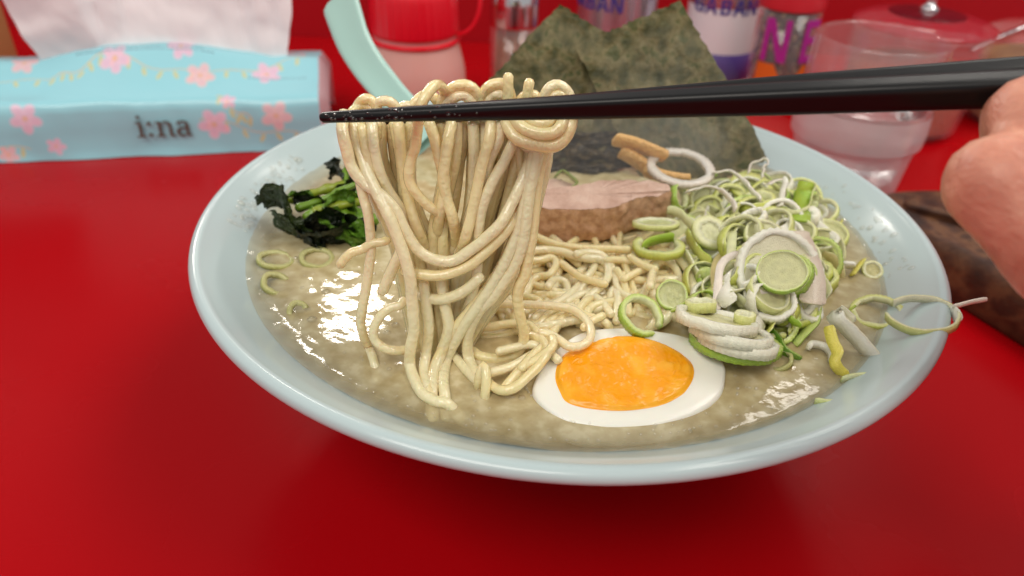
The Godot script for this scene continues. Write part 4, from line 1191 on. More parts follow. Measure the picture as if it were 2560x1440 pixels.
	noodle(nest, [-21.8, 59, 16, -20.4, 62.4, 25.2, -19.1, 62.9, 29.2, -17.5, 63.6, 32.4, -15.6, 63.6, 33, -13.2, 62.7, 30.8, -10.6, 63.1, 30, -8, 62.1, 27.1, -5.4, 58.8, 21.5], 1.13)
	noodle(nest, [-1.3, 57.9, 10.8, -4.5, 61.7, 20, -7.5, 62.2, 23.4, -8.8, 62.1, 26.4, -8.1, 62.3, 30.4, -7.1, 62.3, 34, -7.6, 61.8, 36.3, -10, 61.2, 37.9, -12.8, 57.2, 34.3], 1.05)
	noodle(nest, [13.9, 57.9, 7.9, 13.9, 61.4, 16.2, 14.2, 61.7, 19.4, 15, 62.5, 22.7, 17.2, 61.7, 22.4, 19.7, 62.1, 23.3, 22.1, 62.2, 23.8, 23.9, 61, 23.5, 24.7, 57.9, 21.8], 1.18)
	noodle(nest, [30.6, 58.3, 3.6, 26.1, 61.7, 9.5, 22.8, 62.3, 10.7, 19.9, 62.4, 11.6, 17.5, 62.5, 13.7, 15.6, 62.1, 15.8, 13.9, 61.9, 18.8, 12.3, 61.1, 20.7, 11.1, 57.9, 17.8], 1.18)
	noodle(nest, [50, 56.5, 16.9, 44, 59.8, 22.2, 39.3, 61.4, 25.9, 36, 61, 27.9, 32.9, 61.2, 32.1, 30.1, 61, 35.7, 27.1, 61.1, 38.9, 23.9, 60.2, 39.4, 21.4, 56.1, 33.7], 1.08)
	noodle(nest, [8, 57.6, 11.3, 9.1, 61.8, 22.4, 11.1, 62.6, 26.9, 13.9, 62.2, 28, 17.3, 61.9, 28, 20.9, 62.5, 28.3, 24.8, 62.7, 27.7, 28.9, 61.7, 25.6, 33.7, 58.4, 20.7], 1.10)
	noodle(nest, [24.8, 57, 7.5, 20.8, 60.9, 16.6, 19.5, 61.6, 20.9, 20.5, 61.4, 24, 22, 61.3, 27.2, 21.7, 61.7, 30.9, 19.3, 61.4, 32.8, 15.8, 60.2, 33.1, 14, 56.7, 30], 1.13)
	noodle(nest, [15.5, 56.6, 12.2, 15, 59.4, 20.8, 16.4, 60.7, 26.6, 18.1, 61, 30.7, 18.6, 61.1, 34.4, 17.6, 60.4, 37, 15.1, 61, 41.6, 13.4, 59.9, 43.6, 13.4, 56.6, 42.3], 1.12)
	noodle(nest, [26.7, 54.9, 20.4, 22.6, 58.6, 28.1, 19.3, 60.2, 32.9, 16.7, 59.7, 34.5, 14.1, 60, 36.5, 11.6, 59.6, 36.3, 9.2, 59.5, 35.4, 6.9, 58.8, 32.7, 5, 55.7, 25.9], 1.09)
	noodle(nest, [32.9, 59, 28.4, 29.2, 62.3, 35.3, 27.7, 62.7, 38.4, 27.1, 62.7, 41.4, 26.5, 63.1, 45, 25.9, 62.5, 46.8, 24.6, 62.5, 49, 22.8, 62.1, 50.2, 21.8, 58.3, 46.5], 1.15)
	noodle(nest, [-18.5, 57, 26.2, -18.9, 60.9, 35.1, -18.5, 61, 38.6, -18.2, 61, 41.8, -19.1, 61.8, 45.3, -21.3, 61.7, 46.9, -24.2, 60.9, 46.9, -26.4, 61, 48.6, -27.6, 57, 45.4], 1.23)
	noodle(nest, [7.6, 56.6, 8.1, 9, 60.1, 17.7, 10.5, 61.7, 24.6, 12.4, 61.7, 28.2, 15.3, 60.9, 28.7, 18.7, 60.9, 28.5, 22.6, 61.4, 27.8, 27.3, 60.3, 24.2, 32.5, 56.6, 17.7], 1.19)
	noodle(nest, [-16.7, 56.3, 31.9, -13.7, 60, 37.3, -11.3, 60.6, 38.5, -9.5, 60.8, 40.2, -8.4, 61.5, 43.5, -7.6, 60.9, 45.5, -7, 61.3, 49, -5.9, 60.7, 50.4, -3.8, 56.7, 46.2], 1.09)
	noodle(nest, [-7, 57.2, 5.6, -5.3, 60.9, 14, -3.1, 62, 17.5, -0.4, 61.6, 17.9, 2.4, 62.1, 19.5, 5, 61.8, 20.2, 6.7, 62.3, 23, 7.9, 61, 23.9, 8.6, 57.9, 22.7], 1.25)
	noodle(nest, [47.1, 56.5, 3, 41.8, 60.7, 8.6, 38.5, 61.4, 10, 35.6, 61.1, 11.8, 32.8, 60.7, 14.3, 29.8, 60.9, 17.8, 26.8, 61.1, 20.2, 24.2, 60.2, 19.8, 22.4, 56.7, 14.2], 1.05)
	noodle(nest, [14.5, 57.2, 34.2, 10.6, 61.4, 42.5, 7.6, 61.8, 44.9, 4.7, 61.8, 45.1, 1.7, 61.5, 43.3, -1.5, 61.9, 42.6, -4.4, 61.7, 42.9, -7.1, 61.4, 44.9, -9.4, 57.7, 43], 1.26)
	noodle(nest, [27.1, 56.7, -3, 27.6, 60.4, 6.7, 28.9, 61.8, 12, 31.1, 61.2, 13.2, 33.5, 61.2, 14.2, 36.1, 61.7, 14.9, 39.4, 61.2, 13, 42.8, 61.1, 11.2, 48.4, 57.2, 2.7], 1.23)
	noodle(nest, [11, 56.5, 22.8, 14.1, 59.6, 27.8, 17.1, 60.6, 29.8, 18.9, 60.9, 32.1, 19.3, 61.1, 35.6, 19.1, 60.6, 38.5, 18.9, 60.6, 42, 20, 59.9, 43.5, 23.3, 56.3, 39.7], 1.14)
	noodle(nest, [26.1, 55.7, 15.1, 24.9, 59.5, 24.5, 25.4, 60, 28.2, 26.8, 59.8, 30, 28.8, 59.9, 31.7, 31.4, 59.9, 32.6, 34.2, 59.6, 33, 36.7, 59.1, 33.5, 39.9, 55.4, 29.8], 1.09)
	noodle(nest, [4.6, 57.3, 25.3, 2.6, 61.2, 33.9, 1.9, 62.2, 38.4, 2.1, 61.7, 40.7, 2.4, 61.9, 44.1, 2.2, 61.9, 46.9, 1, 62, 49.4, -1, 60.8, 49.5, -3.5, 57.1, 45.9], 1.24)
	noodle(nest, [-24.3, 55.3, 32.9, -21.2, 59.6, 40.2, -19.3, 60.1, 42.9, -18.3, 59.9, 45.5, -17.2, 60.5, 49, -15.4, 60.7, 51.1, -12.8, 59.9, 51.1, -10.3, 59.6, 51.7, -8.4, 55.6, 48.3], 1.26)
	noodle(nest, [17.7, 58.1, 32.2, 14.9, 61.5, 39.1, 12.4, 61.7, 40.7, 9.5, 62.4, 42.9, 7, 62.7, 44.6, 5.4, 62.4, 46, 4.7, 62.4, 48.1, 4.8, 61.3, 49.2, 5.7, 57.8, 47.1], 1.24)
	noodle(nest, [-6.3, 58.6, -3.2, -3.8, 62.3, 6.9, -1.4, 62.9, 12, 0.8, 63.4, 16.9, 3.3, 63.4, 20.3, 6.2, 63.4, 22.4, 9.7, 63.1, 22.9, 13.8, 62.3, 21.5, 19.3, 58.5, 14.4], 1.15)
	noodle(nest, [7, 58, 27.8, 3.4, 60.8, 35.9, 0.2, 62.1, 41.6, -2.7, 61.9, 43.7, -5.8, 62, 44.4, -9.1, 62.1, 43.3, -12.4, 62.4, 41.6, -15.8, 61.3, 38, -19.3, 57.9, 32], 1.10)
	noodle(nest, [12.7, 56.1, 10, 15.9, 59.2, 15.1, 19.5, 60.2, 16.9, 22.6, 60.2, 18.4, 24.5, 59.9, 21.1, 25.6, 60.2, 25.5, 26.7, 60.6, 29.9, 29.3, 59.5, 30.5, 34.4, 55.4, 24.7], 1.19)
	noodle(nest, [19.1, 56.2, 3.4, 16.6, 59.7, 12.6, 15, 61.2, 18.4, 13.6, 61.3, 21.7, 11.9, 60.7, 23.4, 9.8, 60.6, 25.4, 7.4, 61.2, 28.6, 5.7, 60.4, 29.8, 5.3, 56.1, 26.1], 1.11)
	noodle(nest, [-4.8, 55.8, 0.7, -2.5, 59.2, 8, 0.9, 59.6, 8.7, 4.8, 60.1, 8.8, 8.7, 59.6, 7.6, 11.5, 60.2, 9.4, 13.1, 59.7, 11.4, 13.5, 59.2, 15, 13.9, 55.6, 14.4], 1.20)
	noodle(nest, [14.3, 55.2, 5, 14.4, 58.2, 14.3, 15.1, 59, 19.7, 16.4, 58.9, 22.7, 18.3, 59.2, 24.9, 21, 59.6, 25.7, 24.5, 59.3, 24.4, 28.3, 58.7, 22.1, 33.3, 54.9, 15.1], 1.13)
	noodle(nest, [14.4, 55.8, -4.5, 10.2, 58.9, 4.9, 6.7, 60.4, 12.2, 3.6, 59.8, 15, 0.3, 59.7, 16.5, -3.2, 60.3, 16.5, -6.9, 60.4, 14, -10.6, 59.1, 9.3, -14.2, 55.4, 2.2], 1.20)
	noodle(nest, [0.9, 58.4, 32.5, -1.7, 61.8, 37.4, -4, 63.4, 39.2, -6.1, 63, 37.7, -8.2, 63.3, 36.9, -10.4, 62.9, 35.5, -12.5, 62.9, 35.5, -14.6, 62.6, 36.3, -16.7, 58.1, 31.8], 1.10)
	noodle(nest, [40, 57.1, 12, 34.4, 61.4, 21.8, 31.3, 61.8, 26, 28.8, 61.3, 28.9, 25.7, 61.9, 33, 22.2, 62.3, 35.8, 18.8, 61.9, 37, 15.7, 61, 37.6, 13.8, 57.2, 35], 1.18)
	noodle(nest, [26.3, 57.5, 14.7, 21.5, 61.2, 22.3, 17.7, 62.7, 27.2, 14.7, 62, 28.7, 11.4, 62.6, 31.6, 8, 62.6, 32.9, 4.7, 62.2, 32.8, 1.3, 61, 31.3, -1.7, 57.4, 26.6], 1.19)
	noodle(nest, [20.7, 57.5, 5.1, 18.9, 61.4, 14.9, 19.2, 62.4, 19.7, 19.8, 62.1, 22.4, 19.1, 62.1, 25.1, 16.8, 62.9, 28.8, 14.2, 62.7, 30.3, 12.4, 61.7, 31, 12.6, 58.2, 28.1], 1.23)
	noodle(nest, [8.4, 55.5, 1.4, 8.3, 58.8, 11.6, 9.9, 60.1, 17.4, 11.7, 59.9, 20.8, 12.4, 59.9, 24.8, 12.2, 59.4, 28.3, 11.7, 60.2, 33.8, 12.7, 59.5, 36.3, 16.2, 55.6, 33.4], 1.11)
	noodle(nest, [26, 55.6, -10.6, 24.8, 59.4, 0.2, 23.7, 60, 4.8, 21.8, 59.9, 7.9, 19.3, 60.9, 12.7, 17.8, 60, 14.3, 16.9, 60.8, 18.9, 17.5, 59.5, 20.1, 19.2, 55.5, 17], 1.14)
	noodle(nest, [7.6, 58.1, -5, 8.6, 61.2, 3.6, 9.7, 61.8, 7.6, 9.9, 61.9, 10.6, 9, 62.6, 14.2, 7.4, 62, 15.8, 5.3, 62.4, 18.7, 3.4, 61.8, 20.2, 2.6, 57.8, 16], 1.09)
	noodle(nest, [6, 57.3, 0.9, 1.4, 61.5, 12.6, -1.2, 61.9, 17.5, -1.2, 61.8, 21.1, 0.7, 62, 24.7, 2.8, 62.1, 28, 3.7, 61.6, 30.6, 3, 61.2, 33.3, 2.6, 58.1, 32], 1.16)
	noodle(nest, [5.6, 57.3, 21.8, 3.1, 60.7, 29.7, 0, 61.8, 33.1, -2.9, 61.3, 34, -5, 61.6, 36.8, -5.8, 61.6, 39.9, -6, 61.2, 42.7, -6.7, 60.5, 44.8, -8.4, 57.1, 42.1], 1.21)
	noodle(nest, [37.4, 55.2, 22.8, 33.4, 58.7, 32.5, 29.7, 60.2, 37.6, 26.4, 59.5, 38, 22.7, 59.6, 39.2, 19.3, 59.9, 41.6, 16.5, 60, 44.6, 14.4, 58.6, 45.5, 12.2, 55.4, 43.3], 1.16)
	noodle(nest, [21.2, 56.2, 12.4, 17, 59.8, 20.7, 13.5, 60.8, 24.4, 10, 60.9, 26, 6.5, 60.8, 27.2, 3.2, 60.8, 28.9, 0.7, 60.4, 31, -1.3, 60, 33.9, -2.4, 56.2, 32.4], 1.10)
	noodle(nest, [29.7, 56.8, 8.5, 26.1, 60.4, 17.4, 26.1, 60.9, 21.2, 27.1, 61.5, 25, 27.5, 61.6, 28, 26.4, 60.7, 29.2, 24, 60.7, 31.8, 22.6, 60.4, 33.7, 24.7, 56.3, 30.3], 1.14)
	noodle(nest, [7.3, 55.4, 7.9, 2.1, 58.9, 13.2, -2.6, 59.9, 14.5, -6.1, 60.1, 15.9, -8, 60.5, 19.7, -8.6, 60.2, 23.9, -9.2, 60.4, 28.8, -10.6, 59.6, 30.8, -13, 55.4, 26.6], 1.16)
	noodle(nest, [26.5, 56.1, 18, 23.4, 60.1, 27.7, 21.3, 60.5, 31.8, 20, 60.4, 34.7, 19.8, 60.8, 37.9, 21.3, 60.1, 38.7, 23.4, 60.5, 40.9, 26, 60.1, 41.7, 29.7, 55.8, 37.1], 1.08)
	noodle(nest, [-11.1, 58, -3.6, -13.2, 61.4, 5.5, -15.5, 62.5, 9.6, -18.3, 62.5, 11.5, -21.3, 62.7, 13.3, -23.9, 62.7, 15.3, -25.6, 63.2, 18.6, -26.6, 61.5, 19.2, -27, 57.8, 17.4], 1.24)
	noodle(nest, [-14.6, 57.2, 22.2, -12.9, 60.6, 30.9, -12.1, 61.5, 36.3, -12, 61.2, 40.2, -11.8, 61.5, 44.8, -10.8, 61.9, 48.7, -8.4, 61.5, 50.3, -4.7, 60.8, 50.5, 0, 56.8, 45.7], 1.20)
	noodle(nest, [7, 57.8, 18.3, 5.7, 61.1, 27.5, 4.7, 61.8, 32.2, 3.7, 61.5, 34.9, 2.1, 61.7, 37.4, -0.1, 62, 39.4, -2.8, 62.3, 40.7, -5.7, 61.3, 39.4, -8.7, 57.9, 34.5], 1.14)
	noodle(nest, [-25.6, 59, 19.5, -22.6, 61.9, 25.3, -20.3, 62.8, 28.3, -19, 62.8, 30, -18.4, 62.7, 32.3, -18.4, 62.6, 34.7, -18.7, 63, 38.1, -19.1, 62.5, 40, -19.3, 58.1, 36.1], 1.15)
	noodle(nest, [-5.5, 55.1, 39.1, -8.6, 59.4, 47.5, -11.1, 59.6, 50.4, -13.7, 60, 53.5, -16.4, 59.8, 54.9, -19.3, 59.5, 55.6, -22.5, 59.8, 56.1, -25.9, 58.9, 54.7, -29.7, 55, 49.2], 1.16)
	noodle(nest, [2.8, 56.7, 17.5, 4.7, 60.2, 25.4, 5.4, 61.2, 30.2, 5.4, 61.4, 34.1, 6.1, 61.1, 36.8, 7.8, 61, 39.1, 9.8, 61.8, 42.2, 11.8, 60.4, 42.5, 13, 56.6, 40.2], 1.13)
	noodle(nest, [37.2, 57.2, 26.9, 33.1, 60.8, 36.6, 30.2, 61.5, 39.7, 27.1, 61.6, 39.6, 24.1, 61.1, 37.4, 21, 61.4, 36.9, 18.3, 61, 37.6, 15.9, 60.9, 40.6, 14.6, 56.8, 37.7], 1.09)
	noodle(nest, [24.9, 57.4, 18.3, 26.9, 60.7, 24.9, 29.4, 62, 28.4, 31.9, 61.8, 30.1, 33.7, 61.5, 32.4, 35.1, 61.4, 35.5, 36.3, 61.5, 38.7, 38.2, 61.1, 40.6, 42.4, 57.7, 37.3], 1.22)
	noodle(nest, [37.4, 58, 20.8, 33.1, 62.3, 29.4, 29.7, 63.3, 31.4, 26.5, 63.4, 31.7, 24.1, 62.9, 32.1, 22.1, 63.4, 35.4, 21.1, 62.5, 37.5, 19.5, 62.6, 40.5, 18.4, 58.7, 36.3], 1.22)
	noodle(nest, [10, 57.9, 21.1, 8.2, 61.4, 30.6, 6.7, 62.7, 35.9, 5.1, 62.1, 37.1, 2.7, 62.6, 38.8, 0, 62.3, 38.2, -2.9, 62, 37.5, -5.7, 62, 37.5, -7.8, 57.5, 31.4], 1.07)
	noodle(nest, [-33.7, 55.3, 24.7, -30.9, 59.1, 31.3, -28.4, 60.7, 33.8, -26.3, 60.2, 32.8, -24, 60, 32.2, -21.8, 59.8, 31.9, -19.6, 60.4, 33, -17.4, 59.3, 31.4, -15.1, 55.4, 25.2], 1.14)
	noodle(nest, [20.5, 54.9, -0.1, 20.1, 58.5, 9.4, 21.4, 59.6, 14.7, 21.6, 59.5, 17.5, 19.4, 59.6, 20.3, 16.3, 59.3, 22.2, 14.3, 59.3, 24.7, 15, 58.8, 26.8, 18, 54.6, 23.4], 1.12)
	noodle(nest, [-1.5, 54.5, 4.9, -3.8, 58.7, 15.2, -5.8, 59.7, 19.7, -8.2, 59.2, 20.1, -11.2, 59, 19.6, -14.6, 59.3, 19.2, -17.5, 59.7, 19.7, -19.8, 58.9, 20.1, -21.3, 54.5, 16.8], 1.12)
	noodle(nest, [18.8, 56.3, 10.4, 20, 60.5, 20.7, 23.3, 61.5, 22.4, 27.6, 61.4, 20.2, 31.8, 61.1, 18.4, 35, 61, 19.4, 36.9, 61.6, 23.7, 39.5, 60.8, 25.5, 44.7, 56.9, 20], 1.16)
	noodle(nest, [32.6, 55.4, 23.4, 29, 59.3, 31.9, 26.1, 60.2, 35.8, 24.6, 59.6, 37.3, 24.2, 60.2, 40.6, 25.6, 59.6, 41.9, 27.2, 59.6, 44.2, 28.1, 59.2, 45.8, 28.7, 55.7, 43.2], 1.16)
	noodle(nest, [17.6, 54.7, 20, 18.7, 58.8, 28.5, 19.4, 59.2, 32.2, 18.7, 58.9, 36, 17.7, 59.1, 40.4, 18.4, 59.5, 43.8, 21.5, 59.4, 44.8, 25.8, 58.5, 44, 30.6, 54.3, 39.2], 1.26)
	noodle(nest, [-11.4, 56.6, 7.1, -14.7, 60.1, 15.4, -16.6, 60.8, 20.9, -18.1, 60.6, 24.9, -20.2, 61.1, 29.2, -23.4, 60.4, 30.1, -27.3, 60.4, 31, -30.8, 60.1, 32, -33.7, 55.9, 28.4], 1.23)
	noodle(nest, [-21.2, 55.2, 19.5, -20.4, 58.9, 29.1, -19.4, 59.6, 33.5, -17.2, 59.5, 35.1, -14.2, 60.5, 37.4, -11.5, 60.5, 38.5, -9.8, 59.6, 39.4, -9, 59.6, 42.4, -7.6, 55.6, 39.5], 1.09)
	noodle(nest, [42.1, 55.8, -12.3, 38.4, 59.6, -1, 35.4, 59.7, 2.7, 31.4, 60.4, 6.9, 28, 60.7, 10.3, 26, 60.1, 12.9, 25.2, 60.3, 17.5, 25.6, 59.2, 20.2, 26.3, 56.1, 19.4], 1.10)
	noodle(nest, [-23.1, 58.1, 23.4, -22.9, 62.7, 34, -21.8, 63.4, 38.1, -19.7, 62.9, 39.8, -17.1, 63.1, 42.6, -15, 62.6, 44.5, -14.4, 63.4, 48.4, -15.3, 62.8, 50.7, -17.3, 58.7, 48.4], 1.26)
	noodle(nest, [15.2, 56.9, 28, 11.6, 60.6, 37.1, 8.9, 61, 40.6, 5.7, 61.2, 42.5, 2.1, 61.1, 43, -1.3, 60.8, 43.4, -4.2, 61.2, 46, -6.5, 60.4, 47.8, -8.7, 57.1, 45.8], 1.20)
	noodle(nest, [26.2, 57.8, 25.7, 26.1, 62.1, 34.9, 26.4, 62.4, 38.8, 26.3, 62.7, 42.9, 26.8, 62.1, 45.3, 27.7, 62.9, 48.9, 29.9, 63, 50.3, 33.4, 62.2, 49.7, 38.7, 57.9, 44.1], 1.23)
	noodle(nest, [25.9, 54.5, 0.5, 27.6, 58.5, 8.4, 30.9, 59.3, 9, 34.5, 59, 8.2, 37.1, 59.7, 10.6, 39.6, 59.6, 13, 42.2, 59, 14.4, 45.5, 58.7, 14.3, 51.7, 54.9, 5.9], 1.25)
	noodle(nest, [22.6, 58, 36.7, 24.8, 62, 39.4, 27.5, 62.7, 39.3, 29.6, 62.6, 40.6, 31.3, 62.5, 43.2, 33.3, 62.4, 44.8, 35.9, 62.4, 44.6, 39.6, 61.1, 41.3, 44.1, 57.5, 35.5], 1.19)
	noodle(nest, [8.6, 58, 24.3, 5.8, 61.9, 32.8, 3.9, 62.2, 35.8, 1.7, 62.3, 37.9, -0.7, 62.3, 39.1, -3.5, 62.9, 40.2, -6.4, 62.9, 40.3, -9, 61.7, 39.1, -11, 58.2, 35.5], 1.14)
	noodle(nest, [1.9, 55.3, -5.6, 4, 59, 4.4, 5, 59.8, 10.2, 4.5, 60.1, 16, 4, 59.4, 19.9, 4.8, 60.1, 25, 8, 59.5, 26.5, 12.4, 58.5, 26.8, 16.7, 55, 23.7], 1.16)
	noodle(nest, [33.8, 56.7, 22.8, 29.8, 61.1, 28.4, 27.2, 61.9, 30, 25, 61.2, 31.1, 22.3, 61.9, 35, 20.2, 61.1, 35.3, 17.7, 61.8, 35.8, 15.7, 60.9, 32.4, 14.5, 56.9, 24.3], 1.07)
	noodle(nest, [-7.9, 56.9, 25.7, -8.6, 60.7, 35.1, -9.3, 61.3, 39.6, -9.8, 62.3, 44.4, -9.9, 61.7, 46.9, -9.9, 62.1, 50.7, -9.7, 61.7, 53.4, -9.7, 61, 55.5, -10, 57.1, 53.4], 1.25)
	noodle(nest, [18, 58.8, -5.9, 17.8, 62.3, 4.7, 16.8, 63, 11.3, 15.9, 62.9, 16.5, 16.6, 63.3, 20.9, 19.7, 63, 22.1, 23.8, 63.1, 22.9, 27.4, 62.4, 23.1, 30.4, 58.5, 19.6], 1.09)
	noodle(nest, [-0.5, 58.4, 38.9, -0.7, 62.1, 46.7, -2.4, 62.5, 49.5, -4.7, 63.3, 52.5, -6.4, 63, 54, -6.8, 63, 56.3, -6, 62.8, 58.3, -5, 62.3, 60, -4.9, 58.3, 56.9], 1.09)
	noodle(nest, [5.3, 59, 44.5, 1.5, 62.6, 48.9, -1.1, 63.2, 50.7, -3, 63.2, 53.1, -4.8, 62.8, 55.2, -7, 62.6, 56.4, -9.7, 62.7, 56.5, -12.6, 62.7, 56.6, -14.7, 58.5, 52.4], 1.18)
	noodle(nest, [9.4, 55.6, 27.3, 7.7, 58.9, 35.4, 5.8, 60.6, 40.3, 3.7, 59.8, 40.8, 0.7, 60.3, 42.5, -2.3, 59.9, 42.6, -5.1, 59.7, 43.5, -7.1, 59.6, 45.1, -7.9, 56, 42.7], 1.24)
	noodle(nest, [3.7, 57.4, 20.3, 7.1, 61, 26.1, 10.2, 61.8, 28.7, 12.8, 61.4, 30.7, 14.7, 62, 35, 16.8, 61.7, 37.8, 19.3, 61.5, 39.8, 22.4, 60.9, 40.3, 27, 57.6, 36], 1.21)
	noodle(nest, [7.2, 58.4, -2.2, 4.1, 62.2, 7.9, 1.6, 63, 12.5, -0.3, 62.9, 15.9, -1.2, 62.9, 19.5, -1.7, 63.7, 24.6, -2, 63.4, 27.8, -2.7, 62.5, 29.8, -4.1, 58.8, 27.1], 1.11)
	noodle(nest, [25.4, 54.9, 19, 27, 58.4, 26.1, 29.2, 59.1, 28.7, 30.7, 59.8, 31.4, 31.6, 59.8, 33.4, 31.4, 59.6, 35.4, 30.2, 59.4, 37.6, 28.3, 59, 39.7, 27.2, 55.1, 36.9], 1.10)
	noodle(nest, [-28.2, 56, 5.7, -25, 59.7, 12.3, -22.5, 60.4, 15.3, -20.3, 59.8, 17.1, -18.1, 60.4, 20.9, -15.9, 59.9, 22, -13.3, 60.2, 23.2, -10.2, 59.3, 21.2, -6.7, 55.3, 13.3], 1.16)
	noodle(nest, [-5.7, 57.8, 11.2, -5, 61.9, 21.7, -3.9, 62.8, 26.7, -3.1, 62.9, 30.3, -2.9, 62.4, 32.8, -3.7, 63.1, 36.7, -5.3, 63.1, 39.7, -7.3, 61.9, 40.6, -9.4, 57.8, 37.3], 1.09)
	noodle(nest, [32.4, 55.6, -14.1, 29.6, 58.9, -3.5, 26.3, 59.3, 0.9, 22.7, 59.9, 5.2, 20.3, 59.5, 8.2, 19.1, 59.6, 12.5, 18.6, 60.2, 18, 18.6, 58.8, 19.8, 17.8, 55.2, 17.7], 1.19)
	noodle(nest, [45.4, 55.6, -16.5, 41.1, 59, -6, 37.9, 59.6, -1, 35.4, 60.1, 3.9, 34.3, 60.1, 8, 34.3, 59.6, 11.5, 34.3, 59.6, 15.8, 33.8, 58.8, 18.5, 33.2, 54.7, 15.4], 1.19)
	noodle(nest, [22, 58.1, 5.4, 20.5, 61.7, 16.4, 20.9, 61.7, 20.9, 20.1, 62.6, 26.7, 18.2, 61.8, 29.1, 14.9, 62.5, 33.5, 12.3, 62.2, 36.5, 11.5, 61.6, 39.2, 13, 57.4, 37.2], 1.11)
	noodle(nest, [-25.4, 56.6, 10, -22.9, 61.1, 18.7, -20.2, 61.1, 17.8, -17.5, 61.5, 17.6, -15.4, 61.8, 19.6, -13.9, 61.1, 21.6, -12.2, 61.2, 24.3, -9.7, 60.8, 23.4, -6, 56.6, 13.8], 1.23)
	noodle(nest, [30.2, 56.5, 18.3, 25.4, 60.9, 25.1, 21.8, 61, 24.7, 18.9, 61.5, 26, 17.4, 61.2, 27.8, 16.7, 61.4, 31.6, 15.9, 61.4, 35, 14.5, 60.9, 36.3, 13, 57.1, 31.6], 1.12)
	noodle(nest, [-25, 56.9, 27.6, -26.4, 60, 34.8, -25.4, 61.2, 39.2, -23, 61.3, 41.9, -21.4, 60.9, 43.7, -21.8, 61, 46.3, -24.1, 61.2, 48.6, -26.3, 60.1, 49.3, -26.9, 56.3, 46.3], 1.11)
	noodle(nest, [11.1, 59.1, 49, 7.3, 62.9, 52.4, 4.2, 63.2, 51.9, 1.1, 63.4, 52.5, -1.8, 62.9, 53.1, -4.9, 63.8, 55.6, -7.8, 63.3, 55.9, -10.8, 62.5, 55.2, -13.7, 58.6, 50.1], 1.23)
	lifted = thing("lifted_noodles", "bunch of glossy noodles lifted out of the broth by the black chopsticks", "noodles")
	noodle(lifted, [-32, 119.7, 46.1, -32.1, 122.7, 49.5, -33.1, 124.6, 53.2, -34.5, 123.9, 56.4, -35.7, 122, 58, -36.3, 119.3, 58.6, -37, 115.1, 58.3, -37.5, 112, 58, -38.5, 109.4, 57.6, -39.1, 106.7, 58.2, -39, 104.3, 58.7, -37.8, 102.1, 59.2, -36.1, 99.9, 59.2, -34.2, 98, 59.1, -32.2, 95.7, 57.6], 1.17)
	noodle(lifted, [-54.3, 116.2, 48.9, -54.1, 115.6, 52.1, -53.9, 114.4, 54.4, -53.4, 112.9, 55.8, -52.8, 110.1, 56.4, -52.2, 107.3, 57, -50.8, 105.1, 58, -48.7, 103.3, 58.9, -45, 101.4, 60.4, -41.9, 98.4, 61.6, -40, 94.5, 62.9, -37.3, 90.1, 63.9, -33.6, 87.8, 64.4, -29.1, 87.6, 64.5, -25.3, 90.1, 63.9, -21.5, 93.3, 63.2, -18.3, 96.6, 62, -16.2, 100.1, 59.7, -14.6, 103.2, 57.9, -12.9, 106.9, 55.1, -11.1, 110.9, 53.1, -10.2, 114.9, 51.2], 1.40)
	noodle(lifted, [-41.3, 83.2, 62.4, -37.9, 84, 64.8, -32.8, 83.9, 65.3, -29.1, 84.8, 65.1, -25.2, 86.7, 64.7, -22.3, 89, 63.7, -19.2, 91.9, 62.5, -16.7, 94.6, 60.9, -14.9, 97.3, 58.2, -13.4, 101, 55.3], 1.30)
	noodle(lifted, [-52.1, 114.9, 50.2, -51, 110.5, 53.2, -49.2, 107, 56.1, -47.4, 103.9, 58.8, -44.7, 100.1, 61.7, -43.1, 97.6, 63.3, -41.9, 94.9, 64.4, -40.5, 91.4, 65.7, -39.3, 87.9, 67, -38.5, 84, 67.9, -38.4, 79.7, 68.3, -38.1, 75.7, 69.2, -38.1, 71.2, 69.7, -39, 66.7, 70.2, -39.4, 61.6, 70.3, -37.6, 60.4, 75, -35.2, 60.4, 79.5, -31.8, 60.4, 82, -29.4, 60.4, 82.6, -25.6, 56.5, 83.8], 1.44)
	noodle(lifted, [-53.6, 114, 50.4, -52.4, 108.7, 53.6, -50.7, 104.3, 56.7, -49.7, 100.3, 58.6, -48.6, 97.2, 60.3, -48.2, 92.9, 61.3, -48.1, 88.2, 62.3, -48.6, 85.4, 62.9, -49.2, 81.8, 63.7, -49.8, 78.5, 64.5, -50.7, 74.4, 65.4, -51.5, 69.9, 65.4, -51.2, 65.8, 65.2, -50.8, 60.4, 62.8, -48.6, 60.4, 68.1, -47.1, 56.5, 71.8], 1.17)
	noodle(lifted, [-43.7, 91.1, 61.7, -45.5, 90.6, 62.3, -47.6, 90.3, 62.4, -50.1, 88.7, 62.7, -52.3, 88.2, 63.3, -54.1, 86.6, 63.7, -55.6, 84.6, 64.1], 1.08)
	noodle(lifted, [-40.5, 91, 61.7, -41.6, 87.9, 62.9, -42.8, 85.6, 63.9, -44.3, 82.1, 64.7, -46, 78.4, 65.5], 1.30)
	noodle(lifted, [-40.8, 76.4, 63.9, -41.6, 75.9, 66.1, -43.9, 75.4, 66.7, -46.2, 73.5, 67.6, -47.8, 70.3, 68.3, -47.6, 67.5, 69, -45.5, 65.5, 69.4, -42.8, 64.3, 68.7, -40.2, 63.2, 66.8], 1.12)
